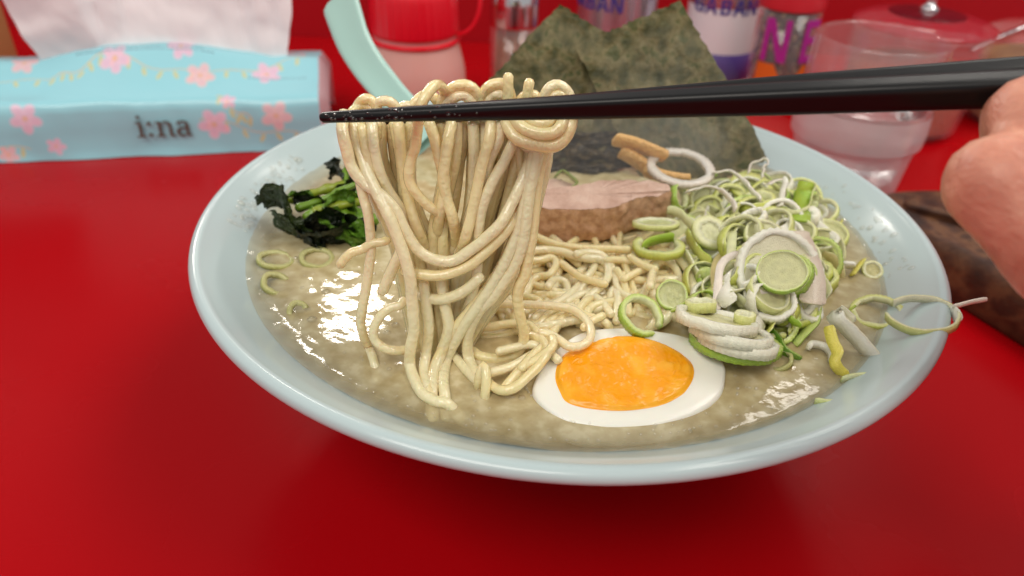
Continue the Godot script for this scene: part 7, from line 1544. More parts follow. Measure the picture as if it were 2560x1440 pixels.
	ring("green-edged scallion curl heaped in the heart of the mound around the filled round slice", [60.6, 69.2, 38.7, -.78, -.63, .05, -.29, .29, -.91], 6.5, 0.9, 3.2, 79, 291, "g", -1, true)
	ring("white scallion disc heaped at the back of the mound below the bent white shreds", [56, 63.3, -19.9, .17, -.86, .48, -.87, .10, .49], 6.8, 0.7, 2.5, 0, 360, "w", 0, true)
	ring("yellowish scallion disc heaped on the pork side of the mound", [43.4, 61.1, 25, -.37, -.83, .40, -.50, -.19, -.85], 6.3, 1.6, 1.9, 0, 360, "y", 0, true)
	ring("pale scallion disc heaped in the heart of the mound around the filled round slice", [50, 62.9, 22.1, -.08, -.86, .50, -.79, .36, .50], 5.1, 1.5, 2.0, 0, 360, "p", 0, true)
	ring("yellowish scallion curl heaped on the bowl rim side of the mound", [62.1, 67.3, 36.9, .89, -.09, .45, -.41, -.62, .67], 4.6, 1.2, 1.8, 57, 396, "y", -1, true)
	ring("yellowish scallion curl heaped low in the mound above the stacked slices", [52.7, 64.3, 50, .92, .01, .38, -.32, -.54, .78], 6.1, 1.5, 2.4, 42, 392, "y", -1, true)
	ring("white scallion curl heaped at the back of the mound below the bent white shreds", [60.4, 63.7, -19.7, .26, -.83, .50, -.82, .08, .57], 4.7, 1.1, 1.8, 12, 342, "w", -1, true)
	ring("yellowish scallion disc heaped low in the mound above the stacked slices", [39.5, 61.7, 46.8, -.71, -.67, .23, -.16, -.17, -.97], 4.3, 1.2, 2.3, 0, 360, "y", 0, true)
	ring("pale scallion disc heaped at the back of the mound below the bent white shreds", [49.7, 62.5, -13.4, .53, -.68, .50, -.73, -.07, .68], 8.9, 1.1, 2.6, 0, 360, "p", 0, true)
	ring("yellowish scallion curl heaped in the heart of the mound around the filled round slice", [58.5, 73.7, 34, .54, -.61, .58, -.84, -.47, .29], 6.0, 1.0, 1.5, 5, 359, "y", -1, true)
	ring("green-edged scallion disc heaped at the back of the mound below the bent white shreds", [67, 61.8, -28.2, -.78, -.63, .03, -.42, .48, -.77], 8.6, 0.7, 2.7, 0, 360, "g", 0, true)
	ring("green-edged scallion disc heaped on the pork side of the mound", [40.6, 60.8, 1.5, .84, -.34, .42, -.50, -.20, .84], 8.0, 1.5, 2.8, 0, 360, "g", 0, true)
	ring("green-edged scallion disc heaped in the heart of the mound around the filled round slice", [64, 65.1, 27.5, .20, -.79, .57, -.92, .05, .39], 5.1, 0.7, 3.1, 0, 360, "g", 0, true)
	ring("white scallion curl heaped in the heart of the mound around the filled round slice", [50.5, 69.1, 36.9, .13, -.82, .56, -.97, .01, .24], 5.1, 1.7, 1.7, 77, 349, "w", -1, true)
	ring("yellowish scallion disc heaped low in the mound above the stacked slices", [59.8, 62.7, 44.1, -.93, -.27, -.24, .20, .16, -.97], 6.6, 1.4, 2.3, 0, 360, "y", 0, true)
	ring("green-edged scallion disc heaped at the back of the mound below the bent white shreds", [72.2, 63.4, -17.9, .95, .13, .30, -.25, -.28, .93], 4.7, 0.9, 1.8, 0, 360, "g", 0, true)
	ring("yellowish scallion curl heaped in the heart of the mound around the filled round slice", [58.3, 69.8, 11.7, .67, -.52, .53, -.72, -.25, .65], 6.1, 1.1, 1.4, 24, 296, "y", -1, true)
	ring("green-edged scallion curl heaped in the heart of the mound around the filled round slice", [62.9, 62.3, -5.2, .85, -.26, .45, -.51, -.56, .65], 7.9, 1.4, 1.9, 35, 312, "g", -1, true)
	ring("yellowish scallion disc heaped on the pork side of the mound", [38.8, 65.9, 24.4, -.94, -.33, -.08, .07, .02, -1.00], 6.3, 0.8, 1.6, 0, 360, "y", 0, true)
	ring("white scallion curl heaped in the heart of the mound around the filled round slice", [54.4, 68.5, 6, -.37, -.87, .34, -.78, .09, -.62], 6.4, 0.9, 3.2, 61, 327, "w", -1, true)
	ring("white scallion disc heaped low in the mound above the stacked slices", [63.2, 64.8, 46.2, .64, -.46, .62, -.73, -.10, .67], 4.0, 1.6, 2.4, 0, 360, "w", 0, true)
	ring("yellowish scallion disc heaped on the pork side of the mound", [49.1, 67, 10.6, .25, -.81, .53, -.72, .21, .66], 5.8, 1.1, 3.1, 0, 360, "y", 0, true)
	ring("white scallion disc heaped at the back of the mound below the bent white shreds", [77.1, 62.4, -19.5, -.74, -.68, .04, -.31, .28, -.91], 4.8, 1.3, 1.5, 0, 360, "w", 0, true)
	ring("yellowish scallion curl heaped low in the mound above the stacked slices", [39.8, 65, 42, .55, -.60, .58, -.81, -.22, .54], 3.5, 1.1, 2.9, 54, 313, "y", -1, true)
	ring("yellowish scallion curl heaped on the pork side of the mound", [37.8, 61.9, 31.3, .95, -.05, .32, -.31, -.41, .86], 5.5, 0.8, 1.4, 75, 328, "y", -1, true)
	ring("white scallion curl heaped on the pork side of the mound", [38.7, 62.2, 12.8, -.63, -.73, .26, -.27, -.11, -.96], 6.4, 1.2, 2.5, 55, 388, "w", -1, true)
	ring("green-edged scallion disc heaped in the heart of the mound around the filled round slice", [58.7, 71.3, 32.4, -.94, -.25, -.24, .16, .31, -.94], 5.3, 1.2, 1.5, 0, 360, "g", 0, true)
	ring("yellowish scallion disc heaped on the pork side of the mound", [38.6, 61.2, 32.1, .50, -.65, .57, -.72, .06, .69], 4.5, 1.2, 2.2, 0, 360, "y", 0, true)
	ring("white scallion curl heaped in the heart of the mound around the filled round slice", [54.1, 71.1, 39.8, -.91, -.39, -.13, .15, -.02, -.99], 5.6, 1.4, 1.5, 6, 357, "w", -1, true)
	ring("white scallion curl heaped in the heart of the mound around the filled round slice", [50.8, 68.1, 18.2, -.95, -.24, -.19, .19, .01, -.98], 5.5, 1.6, 2.1, 73, 304, "w", -1, true)
	ring("white scallion disc heaped in the heart of the mound around the filled round slice", [59.9, 62.6, 26, .93, .05, .35, -.24, -.64, .73], 5.2, 1.0, 1.7, 0, 360, "w", 0, true)
	ring("yellowish scallion curl heaped in the heart of the mound around the filled round slice", [60, 66.3, 20.5, .57, -.59, .57, -.82, -.32, .48], 5.7, 1.6, 2.0, 14, 318, "y", -1, true)
	ring("yellowish scallion curl heaped on the bowl rim side of the mound", [69, 65, 32.8, -.25, -.87, .43, -.53, -.24, -.81], 3.8, 0.9, 1.9, 40, 304, "y", -1, true)
	ring("pale scallion curl heaped at the back of the mound below the bent white shreds", [84.9, 61.9, -13.5, -.79, -.62, -.04, .02, .03, -1.00], 7.7, 1.4, 1.6, 42, 394, "p", -1, true)
	ring("pale scallion curl heaped in the heart of the mound around the filled round slice", [50.1, 68.3, 28.5, .65, -.52, .55, -.76, -.45, .46], 7.1, 0.7, 2.4, 9, 325, "p", -1, true)
	ring("white scallion curl heaped low in the mound above the stacked slices", [41.9, 64.3, 45.7, .28, -.74, .61, -.91, -.01, .42], 5.2, 1.5, 3.0, 15, 371, "w", -1, true)
	ring("yellowish scallion disc heaped on the pork side of the mound", [45.4, 61.5, 3.5, .96, -.01, .29, -.24, -.57, .78], 6.7, 1.7, 1.5, 0, 360, "y", 0, true)
	ring("white scallion curl heaped on the pork side of the mound", [45.4, 65.9, 30.6, .95, .04, .30, -.24, -.52, .82], 6.6, 0.9, 2.0, 63, 391, "w", -1, true)
	ring("yellowish scallion curl heaped at the back of the mound below the bent white shreds", [73.6, 61.1, -18.9, -.82, -.57, -.03, -.26, .42, -.87], 7.8, 1.3, 2.7, 52, 355, "y", -1, true)
	ring("pale scallion disc heaped at the back of the mound below the bent white shreds", [56.1, 62.1, -10.4, -.94, -.33, -.13, -.12, .65, -.75], 6.2, 0.8, 1.7, 0, 360, "p", 0, true)
	ring("white scallion disc heaped low in the mound above the stacked slices", [47.8, 71, 51.6, -.01, -.83, .55, -.78, .35, .52], 4.4, 0.7, 2.5, 0, 360, "w", 0, true)
	ring("yellowish scallion curl heaped in the heart of the mound around the filled round slice", [57.4, 64, 30, -.88, -.48, -.05, .04, .03, -1.00], 4.8, 1.6, 2.0, 61, 353, "y", -1, true)
	ring("pale scallion disc heaped in the heart of the mound around the filled round slice", [61.6, 66.9, 34.1, .73, -.39, .56, -.68, -.31, .67], 5.8, 1.0, 2.6, 0, 360, "p", 0, true)
	ring("yellowish scallion curl heaped at the back of the mound below the bent white shreds", [59.6, 61, -33.2, .96, .09, .25, -.22, -.27, .94], 5.1, 1.0, 1.7, 10, 305, "y", -1, true)
	ring("pale scallion curl heaped on the bowl rim side of the mound", [67.4, 67.1, 23, .75, -.37, .55, -.66, -.40, .64], 5.9, 1.0, 2.6, 59, 340, "p", -1, true)
	ring("pale scallion disc heaped low in the mound above the stacked slices", [46.7, 65.1, 44, .89, -.14, .43, -.42, -.60, .68], 4.3, 1.5, 2.9, 0, 360, "p", 0, true)
	ring("white scallion disc heaped at the back of the mound below the bent white shreds", [85.9, 61, -17, .93, .13, .35, -.30, -.28, .91], 4.2, 1.5, 2.6, 0, 360, "w", 0, true)
	strip("white scallion strip heaped in the heart of the mound around the filled round slice", [67.1, 66.5, -7, 65.8, 67.5, -0.9, 65.8, 66.4, 0.9, 65.5, 65.6, 3.3, 65, 65.1, 6.1], Vector3(0.4, 0.7, -0.45), 5.7, 0.6, 1, 2, 0.8, true)
	strip("rosy white scallion strip heaped in the heart of the mound around the filled round slice", [71.6, 70, -3, 69.7, 69.9, -0.4, 68, 70.2, 3.1, 67, 70.1, 5.9, 66.7, 69.6, 8.3], Vector3(-0.19, 0.7, -0.57), 4.6, 0.6, 3, 1, 0.8, true)
	strip("yellowish scallion strip heaped at the back of the mound below the bent white shreds", [62, 66.1, -4.9, 65.3, 66.8, -6.9, 68, 67.5, -6.7, 71.5, 66.3, -7.8, 73.5, 66.1, -4.8], Vector3(0.32, 0.7, -0.51), 4.8, 0.6, 4, 2, 0.8, true)
	strip("rosy white scallion strip heaped low in the mound above the stacked slices", [46.4, 69, 39.9, 46.3, 69, 45.3, 46.4, 70.9, 51, 49.4, 69.5, 49.5, 51.6, 71.3, 50.8], Vector3(0.6, 0.7, 0.022), 6, 0.6, 3, 1, 0.8, true)
	strip("white scallion strip heaped in the heart of the mound around the filled round slice", [60.8, 69.3, -3, 59.8, 68.6, 0.1, 60.1, 67.4, 1.2, 59.4, 68.8, 6.8, 60.9, 68, 7.6], Vector3(-0.6, 0.7, -0.05), 3.4, 0.6, 1, 2, 0.8, true)
	strip("pale green scallion strip heaped low in the mound above the stacked slices", [41.8, 63.9, 40.1, 39.5, 63.3, 39.9, 37.7, 64.1, 42.7, 37.6, 63.5, 44.3, 37.9, 64.4, 48.9], Vector3(-0.22, 0.7, -0.56), 4.5, 0.6, 5, 2, 0.8, true)
	strip("yellowish scallion strip heaped low in the mound above the stacked slices", [51.1, 64.4, 42.2, 50.8, 66.6, 48.7, 51.8, 64.9, 50, 50.8, 65.2, 54.4, 48.8, 65.8, 59.4], Vector3(0.53, 0.7, -0.28), 4.7, 0.6, 4, 2, 0.8, true)
	strip("pale green scallion strip heaped on the bowl rim side of the mound", [70.7, 67.6, 28.8, 69.6, 65.8, 29.5, 68.5, 65, 31.9, 66.8, 65.7, 36.7, 65.4, 67, 42.3], Vector3(-0.077, 0.7, -0.59), 6.1, 0.6, 5, 2, 0.8, true)
	strip("rosy white scallion strip heaped low in the mound above the stacked slices", [51.3, 65.4, 41.3, 50.1, 66.6, 47, 49.3, 66.4, 50.6, 47.4, 67.6, 56, 45.6, 68.1, 60.2], Vector3(-0.6, 0.7, -0.06), 3.6, 0.6, 3, 1, 0.8, true)
	strip("yellowish scallion strip heaped in the heart of the mound around the filled round slice", [52.7, 73, 20.6, 51.4, 71, 15.2, 48.6, 71.3, 16.7, 45.1, 73.1, 23.5, 42.8, 73.2, 29.4], Vector3(-0.34, 0.7, 0.49), 3.5, 0.6, 4, 2, 0.8, true)
	strip("pale scallion strip heaped at the back of the mound below the bent white shreds", [83, 67.4, -22.9, 83.1, 65.8, -19.4, 80.4, 66.7, -13.2, 78.9, 65.5, -12.9, 74.2, 67.4, -8.6], Vector3(-0.24, 0.7, 0.55), 4.7, 0.6, 2, 1, 0.8, true)
	strip("yellowish scallion strip heaped in the heart of the mound around the filled round slice", [66.6, 71.2, 23, 62.6, 72.5, 30.3, 60.5, 71.9, 31.7, 59.4, 70.3, 29.2, 56.1, 72.1, 29.9], Vector3(-0.013, 0.7, -0.6), 3, 0.6, 4, 2, 0.8, true)
	strip("white scallion strip heaped on the pork side of the mound", [43.9, 65.1, 18.3, 43.2, 66, 24.9, 43, 67.5, 30.9, 44.8, 67, 32.1, 47.4, 66.7, 32.3], Vector3(0.065, 0.7, 0.6), 5.9, 0.6, 1, 2, 0.8, true)
	strip("rosy white scallion strip heaped in the heart of the mound around the filled round slice", [55.4, 68.7, 17.5, 59.2, 67.2, 15, 60.6, 68.7, 18.6, 63.6, 67.8, 18.4, 65.2, 68.3, 21.2], Vector3(-0.58, 0.7, 0.16), 4.1, 0.6, 3, 1, 0.8, true)
	strip("pale scallion strip heaped low in the mound above the stacked slices", [39.9, 71.2, 49.2, 42.1, 71.1, 48.3, 45.1, 68.5, 44.8, 44.7, 70.4, 49.7, 45.2, 69.4, 51.7], Vector3(0.45, 0.7, 0.4), 5.9, 0.6, 2, 1, 0.8, true)
	strip("pale scallion strip heaped at the back of the mound below the bent white shreds", [65.7, 64.2, -37, 64.5, 63.9, -32.5, 64.7, 61.8, -32.1, 62.7, 62.7, -25.2, 60.6, 64, -18], Vector3(0.58, 0.7, -0.17), 3.4, 0.6, 2, 1, 0.8, true)
	strip("pale scallion strip heaped in the heart of the mound around the filled round slice", [52.6, 68.4, 31.6, 56.5, 65.9, 26.9, 57.7, 67.3, 29.4, 59.9, 66.3, 29.1, 60.2, 67.6, 33.3], Vector3(0.35, 0.7, 0.49), 3.2, 0.6, 2, 1, 0.8, true)
	strip("white scallion strip heaped on the bowl rim side of the mound", [71, 68.1, 25.5, 69.4, 66.7, 25.2, 66.6, 67, 27.3, 63.4, 68, 29.9, 61.2, 67.9, 30.2], Vector3(-0.5, 0.7, 0.33), 4.7, 0.6, 1, 2, 0.8, true)
	strip("yellowish scallion strip heaped in the heart of the mound around the filled round slice", [53.3, 71, 34, 52.3, 70.4, 36.5, 51.7, 70.2, 39.4, 51.5, 70.2, 42.4, 50.1, 73, 49.4], Vector3(0.32, 0.7, 0.51), 5.3, 0.6, 4, 2, 0.8, true)
	strip("pale scallion strip heaped low in the mound above the stacked slices", [54.9, 64.3, 41.8, 51.9, 65.4, 45.4, 49.6, 65.6, 47.4, 47.8, 64.9, 48.2, 46.2, 63.9, 48.4], Vector3(0.082, 0.7, -0.59), 5.8, 0.6, 2, 1, 0.8, true)
	strip("rosy white scallion strip heaped on the pork side of the mound", [42.1, 66.2, 26.2, 43.6, 65.9, 28.7, 43.7, 68.3, 35.3, 46.5, 65.8, 33.8, 48.1, 65.7, 36], Vector3(0.47, 0.7, -0.37), 6, 0.6, 3, 1, 0.8, true)
	strip("pale green scallion strip heaped on the pork side of the mound", [35.2, 66.3, 35.7, 38, 67.1, 35.6, 39.7, 68.4, 38.3, 41.9, 67.2, 39, 42, 68.5, 45], Vector3(0.6, 0.7, 0.039), 6.2, 0.6, 5, 2, 0.8, true)
	strip("pale scallion strip heaped low in the mound above the stacked slices", [63.9, 64.2, 42.3, 60.7, 64.7, 47.6, 59.3, 62.8, 47.7, 56.6, 62.7, 48.7, 53.1, 64.1, 50], Vector3(-0.56, 0.7, 0.23), 4.7, 0.6, 2, 1, 0.8, true)
	strip("yellowish scallion strip heaped low in the mound above the stacked slices", [45.9, 64.8, 43, 44.4, 64.3, 40.6, 42.1, 65.3, 42, 39.8, 66.2, 45.3, 38.3, 65.3, 47.8], Vector3(-0.25, 0.7, 0.54), 4.8, 0.6, 4, 2, 0.8, true)
	strip("yellowish scallion strip heaped on the bowl rim side of the mound", [66.8, 65.3, 25.9, 66.9, 66.4, 31, 66.3, 66.5, 34, 64.8, 66.3, 36.1, 61.7, 66.7, 38.6], Vector3(-0.19, 0.7, 0.57), 4.4, 0.6, 4, 2, 0.8, true)
	strip("white scallion strip heaped on the bowl rim side of the mound", [68.1, 71.1, 9.7, 71.1, 69.9, 5, 72.6, 70.2, 4.7, 74.7, 69.3, 3.6, 75.7, 68.9, 5.3], Vector3(-0.43, 0.7, -0.42), 5.9, 0.6, 1, 2, 0.8, true)
	strip("yellowish scallion strip heaped low in the mound above the stacked slices", [64.8, 65, 34.5, 63.8, 63.8, 30.4, 60.5, 65.2, 32.6, 57, 66.5, 36.7, 54.5, 65.9, 39.8], Vector3(-0.012, 0.7, 0.6), 4.9, 0.6, 4, 2, 0.8, true)
	strip("pale green scallion strip heaped in the heart of the mound around the filled round slice", [60, 70.6, 12.5, 57.3, 70.6, 16, 56.1, 70, 18.7, 54.1, 72.2, 26.2, 54.6, 72.2, 29.8], Vector3(0.04, 0.7, -0.6), 4.2, 0.6, 5, 2, 0.8, true)
	strip("pale green scallion strip heaped at the back of the mound below the bent white shreds", [65.3, 64.3, -29.3, 62, 64, -21.4, 59.9, 62.2, -20, 56.1, 62.8, -16.9, 53.3, 61.5, -20.7], Vector3(0.58, 0.7, 0.17), 6.3, 0.6, 5, 2, 0.8, true)
	strip("pale green scallion strip heaped on the bowl rim side of the mound", [76, 63.5, -1.3, 79.9, 63.3, -2.8, 81.6, 63.6, -0.7, 81.2, 64.2, 4.6, 80.1, 63.7, 10.1], Vector3(-0.39, 0.7, 0.46), 4.3, 0.6, 5, 2, 0.8, true)
	strip("pale scallion strip heaped at the back of the mound below the bent white shreds", [54.1, 69.5, -8.4, 50.4, 70.2, -2, 49.6, 68.9, 0, 50, 67.7, 2.2, 50.7, 68.5, 7.9], Vector3(0.16, 0.7, -0.58), 4.5, 0.6, 2, 1, 0.8, true)
	strip("rosy white scallion strip heaped low in the mound above the stacked slices", [60.7, 67.5, 36.7, 57.7, 67.7, 40.2, 57.2, 65, 39.6, 53.8, 67.8, 47.8, 52.8, 67.9, 52.1], Vector3(-0.5, 0.7, 0.33), 5.1, 0.6, 3, 1, 0.8, true)
	strip("yellowish scallion strip heaped low in the mound above the stacked slices", [64.7, 63.8, 30.1, 62, 65, 37.4, 62.6, 63.8, 39.5, 63.5, 63.9, 42.3, 64.8, 65.3, 45.5], Vector3(0.25, 0.7, 0.55), 5.9, 0.6, 4, 2, 0.8, true)
	strip("yellowish scallion strip heaped low in the mound above the stacked slices", [55.7, 67.1, 49, 57.9, 64.9, 47.3, 57.3, 66.1, 50.8, 56.4, 67, 54.2, 56.8, 65, 53.9], Vector3(-0.21, 0.7, 0.56), 4, 0.6, 4, 2, 0.8, true)
	strip("pale green scallion strip heaped at the back of the mound below the bent white shreds", [61.8, 63, -28, 59.6, 61.8, -25.9, 57.3, 60.9, -25.1, 54.7, 60.9, -24.2, 50.7, 63.5, -19.8], Vector3(0.59, 0.7, 0.13), 6.2, 0.6, 5, 2, 0.8, true)
	strip("rosy white scallion strip heaped low in the mound above the stacked slices", [52.1, 65.2, 42.4, 49.8, 66, 46.8, 48.2, 66.6, 50.9, 47.7, 66.4, 53.7, 47.8, 66.2, 56.4], Vector3(-0.6, 0.7, -0.071), 4.8, 0.6, 3, 1, 0.8, true)
	strip("rosy white scallion strip heaped low in the mound above the stacked slices", [56.6, 64, 37.4, 57.7, 63.9, 40.6, 58.2, 63.4, 43.6, 56.3, 65.3, 50.4, 56, 63.5, 52.3], Vector3(0.35, 0.7, 0.49), 5.8, 0.6, 3, 1, 0.8, true)
	strip("pale scallion strip heaped on the bowl rim side of the mound", [83.5, 64.9, -9.9, 80, 64.3, -7.5, 77.4, 64.1, -3.5, 75.4, 64.4, 2.3, 73.6, 66, 10.9], Vector3(-0.52, 0.7, 0.29), 2.7, 0.6, 2, 1, 0.8, true)
	strip("pale scallion strip heaped low in the mound above the stacked slices", [61.1, 68.9, 38.9, 66.2, 66.7, 33.9, 68.7, 66.5, 34.2, 68.8, 67.5, 38.9, 68, 68, 44.7], Vector3(0.34, 0.7, -0.49), 4.5, 0.6, 2, 1, 0.8, true)
	strip("yellowish scallion strip heaped on the bowl rim side of the mound", [82.5, 62.7, -17.9, 78.6, 64.1, -9.1, 78.8, 62.2, -7.6, 78.2, 62.9, -2.2, 79.2, 62.9, 1.3], Vector3(-0.012, 0.7, -0.6), 3.6, 0.6, 4, 2, 0.8, true)
	strip("pale green scallion strip heaped low in the mound above the stacked slices", [52.1, 64.2, 45.1, 49.2, 65.1, 45.6, 47.1, 64.2, 44.8, 44.9, 63.4, 45, 41.4, 64.7, 49.5], Vector3(-0.53, 0.7, -0.27), 3.4, 0.6, 5, 2, 0.8, true)
	strip("yellowish scallion strip heaped on the pork side of the mound", [44.1, 68.8, 18.1, 46.2, 69, 15.5, 47.9, 68.7, 14.1, 49, 68.4, 15.1, 48.3, 70, 21.5], Vector3(-0.4, 0.7, -0.45), 4, 0.6, 4, 2, 0.8, true)
	strip("yellowish scallion strip heaped in the heart of the mound around the filled round slice", [53.3, 70.1, 21.7, 54.8, 70.1, 23.6, 56.1, 69.4, 25, 56.4, 68.8, 27.5, 54.8, 69.9, 33.5], Vector3(0.49, 0.7, -0.34), 2.6, 0.6, 4, 2, 0.8, true)
	strip("rosy white scallion strip heaped in the heart of the mound around the filled round slice", [71, 71.4, 2.6, 70, 70.3, 6.7, 66.7, 71.7, 14, 63, 73, 19.5, 61.1, 71.4, 18.4], Vector3(-0.55, 0.7, -0.24), 4.8, 0.6, 3, 1, 0.8, true)
	strip("pale scallion strip heaped in the heart of the mound around the filled round slice", [54.5, 70.2, 21.6, 51.7, 69.7, 25, 48.8, 69.9, 27.5, 46.4, 69.6, 27.2, 44.9, 68.1, 22.9], Vector3(-0.6, 0.7, 0.007), 3.3, 0.6, 2, 1, 0.8, true)
	strip("rosy white scallion strip heaped on the bowl rim side of the mound", [77.2, 62.5, -7.8, 81.1, 62.2, -9.2, 83.7, 62.4, -7.8, 85.8, 62.1, -5.5, 85.5, 63.6, 1.6], Vector3(-0.6, 0.7, -0.066), 5.6, 0.6, 3, 1, 0.8, true)
	strip("rosy white scallion strip heaped on the bowl rim side of the mound", [76.5, 65.5, 0.7, 73.9, 65.3, 4.6, 71.2, 66.6, 11, 70, 67.2, 15.9, 71.1, 66, 17.5], Vector3(-0.36, 0.7, 0.48), 3.8, 0.6, 3, 1, 0.8, true)
	strip("white scallion strip heaped on the pork side of the mound", [45.6, 69.6, 34.2, 41.2, 71.6, 41.8, 40, 70.4, 44.2, 38.9, 71.4, 50.2, 40.5, 69.8, 52.1], Vector3(0.59, 0.7, -0.08), 4.9, 0.6, 1, 2, 0.8, true)
	strip("rosy white scallion strip heaped on the pork side of the mound", [47.6, 65, -7.4, 45.7, 64.4, -2, 45.4, 63.6, 1.7, 46, 63.6, 5.8, 48.4, 62.7, 7.2], Vector3(-0.33, 0.7, 0.5), 6.4, 0.6, 3, 1, 0.8, true)
	strip("pale scallion strip heaped low in the mound above the stacked slices", [44.4, 66.9, 33.3, 46.4, 65.8, 34.1, 46, 67.5, 39.7, 45.6, 67.2, 43, 44.9, 65.5, 44.7], Vector3(0.48, 0.7, 0.36), 6.1, 0.6, 2, 1, 0.8, true)
	strip("yellowish scallion strip heaped at the back of the mound below the bent white shreds", [74.3, 65.3, -25.7, 73.1, 65.1, -20.2, 72.5, 63.7, -17.1, 69.7, 65.2, -8.6, 69.3, 63.1, -7.1], Vector3(-0.59, 0.7, -0.13), 6.2, 0.6, 4, 2, 0.8, true)
	strip("pale scallion strip heaped on the pork side of the mound", [46.6, 64.4, 24.2, 44.1, 64.4, 28.3, 41.7, 64.3, 31.5, 39.3, 64.1, 33.8, 36.4, 64.9, 37.1], Vector3(0.4, 0.7, 0.45), 5.6, 0.6, 2, 1, 0.8, true)
	ring("large milky translucent scallion ring lying between the pork and the nori sheets", [39, 75, -19.2, .96, -.07, .26, -.27, -.14, .95], 11.1, 3.4, 1.8, 0, 360, "k")
	ring("narrow green looped scallion slice standing against the right end of the pork", [37.2, 70, -7.9, .24, -.85, .47, -.62, .24, .75], 4.2, 1.0, 2.4, 20, 340, "g")
	strip("pale scallion strip running down from the narrow green loop", [32.4, 69, -0.4, 35.1, 69, 0.2, 37.3, 69, 5.3, 39.9, 69, 13.2], Vector3(0, 1, 0), 3.2, 0.8, 2, 5, 0.6)
	ring("flat pale green scallion disc beside the lower corner of the pork", [27.4, 69.5, 10, .98, .09, .16, -.18, .27, .95], 6.9, 2.2, 1.6, 0, 360, "p", 6)
	strip("bright yellow-green scallion sliver under the flat disc beside the pork", [21.4, 69, 23.6, 23.8, 69, 20.7, 26.9, 69, 18.6, 31.7, 69, 16.7], Vector3(0, 1, 0), 3.2, 0.7, 7, 4, 0.6)
	ring("broad yellowish scallion ring resting on the noodles below the pork", [26.7, 68, 21.3, .98, .06, .18, -.19, .11, .98], 7.4, 2.8, 2.0, -40, 215, "y")
	strip("wide yellow-green scallion strip sloping down beside the noodles", [36.7, 68, 12.9, 37.7, 68, 21.5, 38.6, 68, 26.6, 40.1, 68, 29.8], Vector3(0, 1, 0), 4.2, 0.9, 4, 7, 0.6)
	strip("thin white scallion strip sloping down onto the noodles", [34.5, 67.5, 22.3, 35.1, 67.5, 29.3, 35.9, 67.5, 35.9], Vector3(0, 1, 0), 2.2, 0.8, 2, 1, 0.6)
	ring("wide translucent pale scallion disc at the near-left shoulder of the mound", [41.6, 72, 18.9, .80, -.39, .45, -.57, -.29, .77], 5.6, 3.2, 1.6, 0, 360, "p", 8)
	ring("small white rolled scallion loop at the top middle of the mound", [54.5, 75, 14.8, .86, .51, .04, -.04, -.01, 1.00], 4.0, 1.6, 2.4, 0, 330, "w")
	strip("upright pale green scallion sliver with a wet square end", [47.1, 74, 21.2, 45.3, 74, 28.1, 43.6, 74, 35.1], Vector3(1, 0.1, 0.2), 2.5, 0.8, 2, 5, 0.6)
	ring("smooth yellow-green scallion tube lying across the back of the mound", [59.9, 72, 0.2, .94, .26, .21, -.23, .06, .97], 5.5, 1.6, 5.0, 0, 360, "y")
	ring("bright green upright scallion roll at the far right of the mound", [78.2, 70, -8.7, .13, .91, -.39, .71, -.36, -.60], 3.1, 1.4, 6.0, 0, 360, "g")
	strip("bright green scallion leaf sticking up at the far right of the mound", [70.7, 72, 9.6, 75.7, 72, -4.5, 80.8, 72, -17.7], Vector3(1, 0, 0.3), 5.2, 1, 7, 9, 0.6)
	strip("pale curved scallion sliver leaning on the bright green leaf", [67, 73, 4.8, 69.9, 73, 6.4, 74.6, 73, 2.4, 80, 73, -8.5, 82, 73, -13.9], Vector3(0, 1, 0), 1.8, 0.7, 2, 5, 0.6)
	ring("chunky white scallion end at the foot of the bright green leaf", [75.6, 70, 4, .89, .42, .17, -.13, -.13, .98], 3.3, 3.0, 4.0, 0, 360, "w")
	strip("crinkled white root hair curling up in front of the nori corner", [61.1, 74, -20, 64.2, 74, -27.3, 66.8, 74, -30.2, 69.3, 74, -31.4, 69.8, 74, -27.7, 67.4, 74, -22.1, 65.2, 74, -15.4], Vector3(0, 0.6, 0.8), 1.2, 0.8, 1, 3, 1.6)
	strip("forked white scallion shred standing near the far rim of the bowl", [64, 75, -8.1, 67.9, 75, -11.6, 71.2, 75, -14, 71.2, 75, -10.7, 68.3, 75, -4.1, 64.6, 75, 6.5], Vector3(0.4, 0.4, 0.8), 1.9, 0.9, 1, 3, 0.8)
	strip("long curved white scallion shred crossing the back of the mound", [48.4, 76, -14.6, 53.9, 76, -16, 56.9, 76, -10.5, 57.9, 76, -3.6, 59.1, 76, 4.6], Vector3(0, 0.5, 0.8), 2, 0.9, 1, 3, 0.8)
	strip("white scallion shred bending over the right end of the pork", [38.3, 74, -3.9, 43.4, 74, -6.9, 48.7, 74, -6.7, 50.5, 74, -2.6, 51.5, 74, 3.3, 51.1, 74, 8.1], Vector3(0, 0.6, 0.8), 2.5, 0.9, 3, 1, 0.8)
	ring("broad yellowish scallion sheet behind the white shreds", [64, 68, -20.5, .91, -.16, .39, -.42, -.25, .87], 7.3, 5.0, 1.2, 0, 360, "y")
	strip("bright green scallion scrap tucked by the large milky ring", [44.8, 72, -15.3, 47.6, 72, -17.9, 51.4, 72, -20.4], Vector3(0, 0.7, 0.7), 2.8, 0.8, 7, 10, 0.6)
	ring("large thick white scallion ring on the near side of the mound", [55.7, 72, 40.9, .44, -.67, .60, -.87, -.15, .48], 12.8, 2.6, 1.9, 0, 360, "w", 11)
	strip("wide rosy white scallion sheet hanging inside the large white ring", [63.2, 77, 25.9, 63.5, 75, 35.5, 63.3, 72, 43.8, 62.2, 69, 49.7], Vector3(1, 0, 0.1), 6.8, 0.8, 12, 2, 0.6)
	ring("round scallion slice with a thin green edge and filled centre facing up", [53.3, 77, 47.4, .94, .12, .32, -.24, -.43, .87], 6.4, 0.7, 1.4, 0, 360, "g", 0)
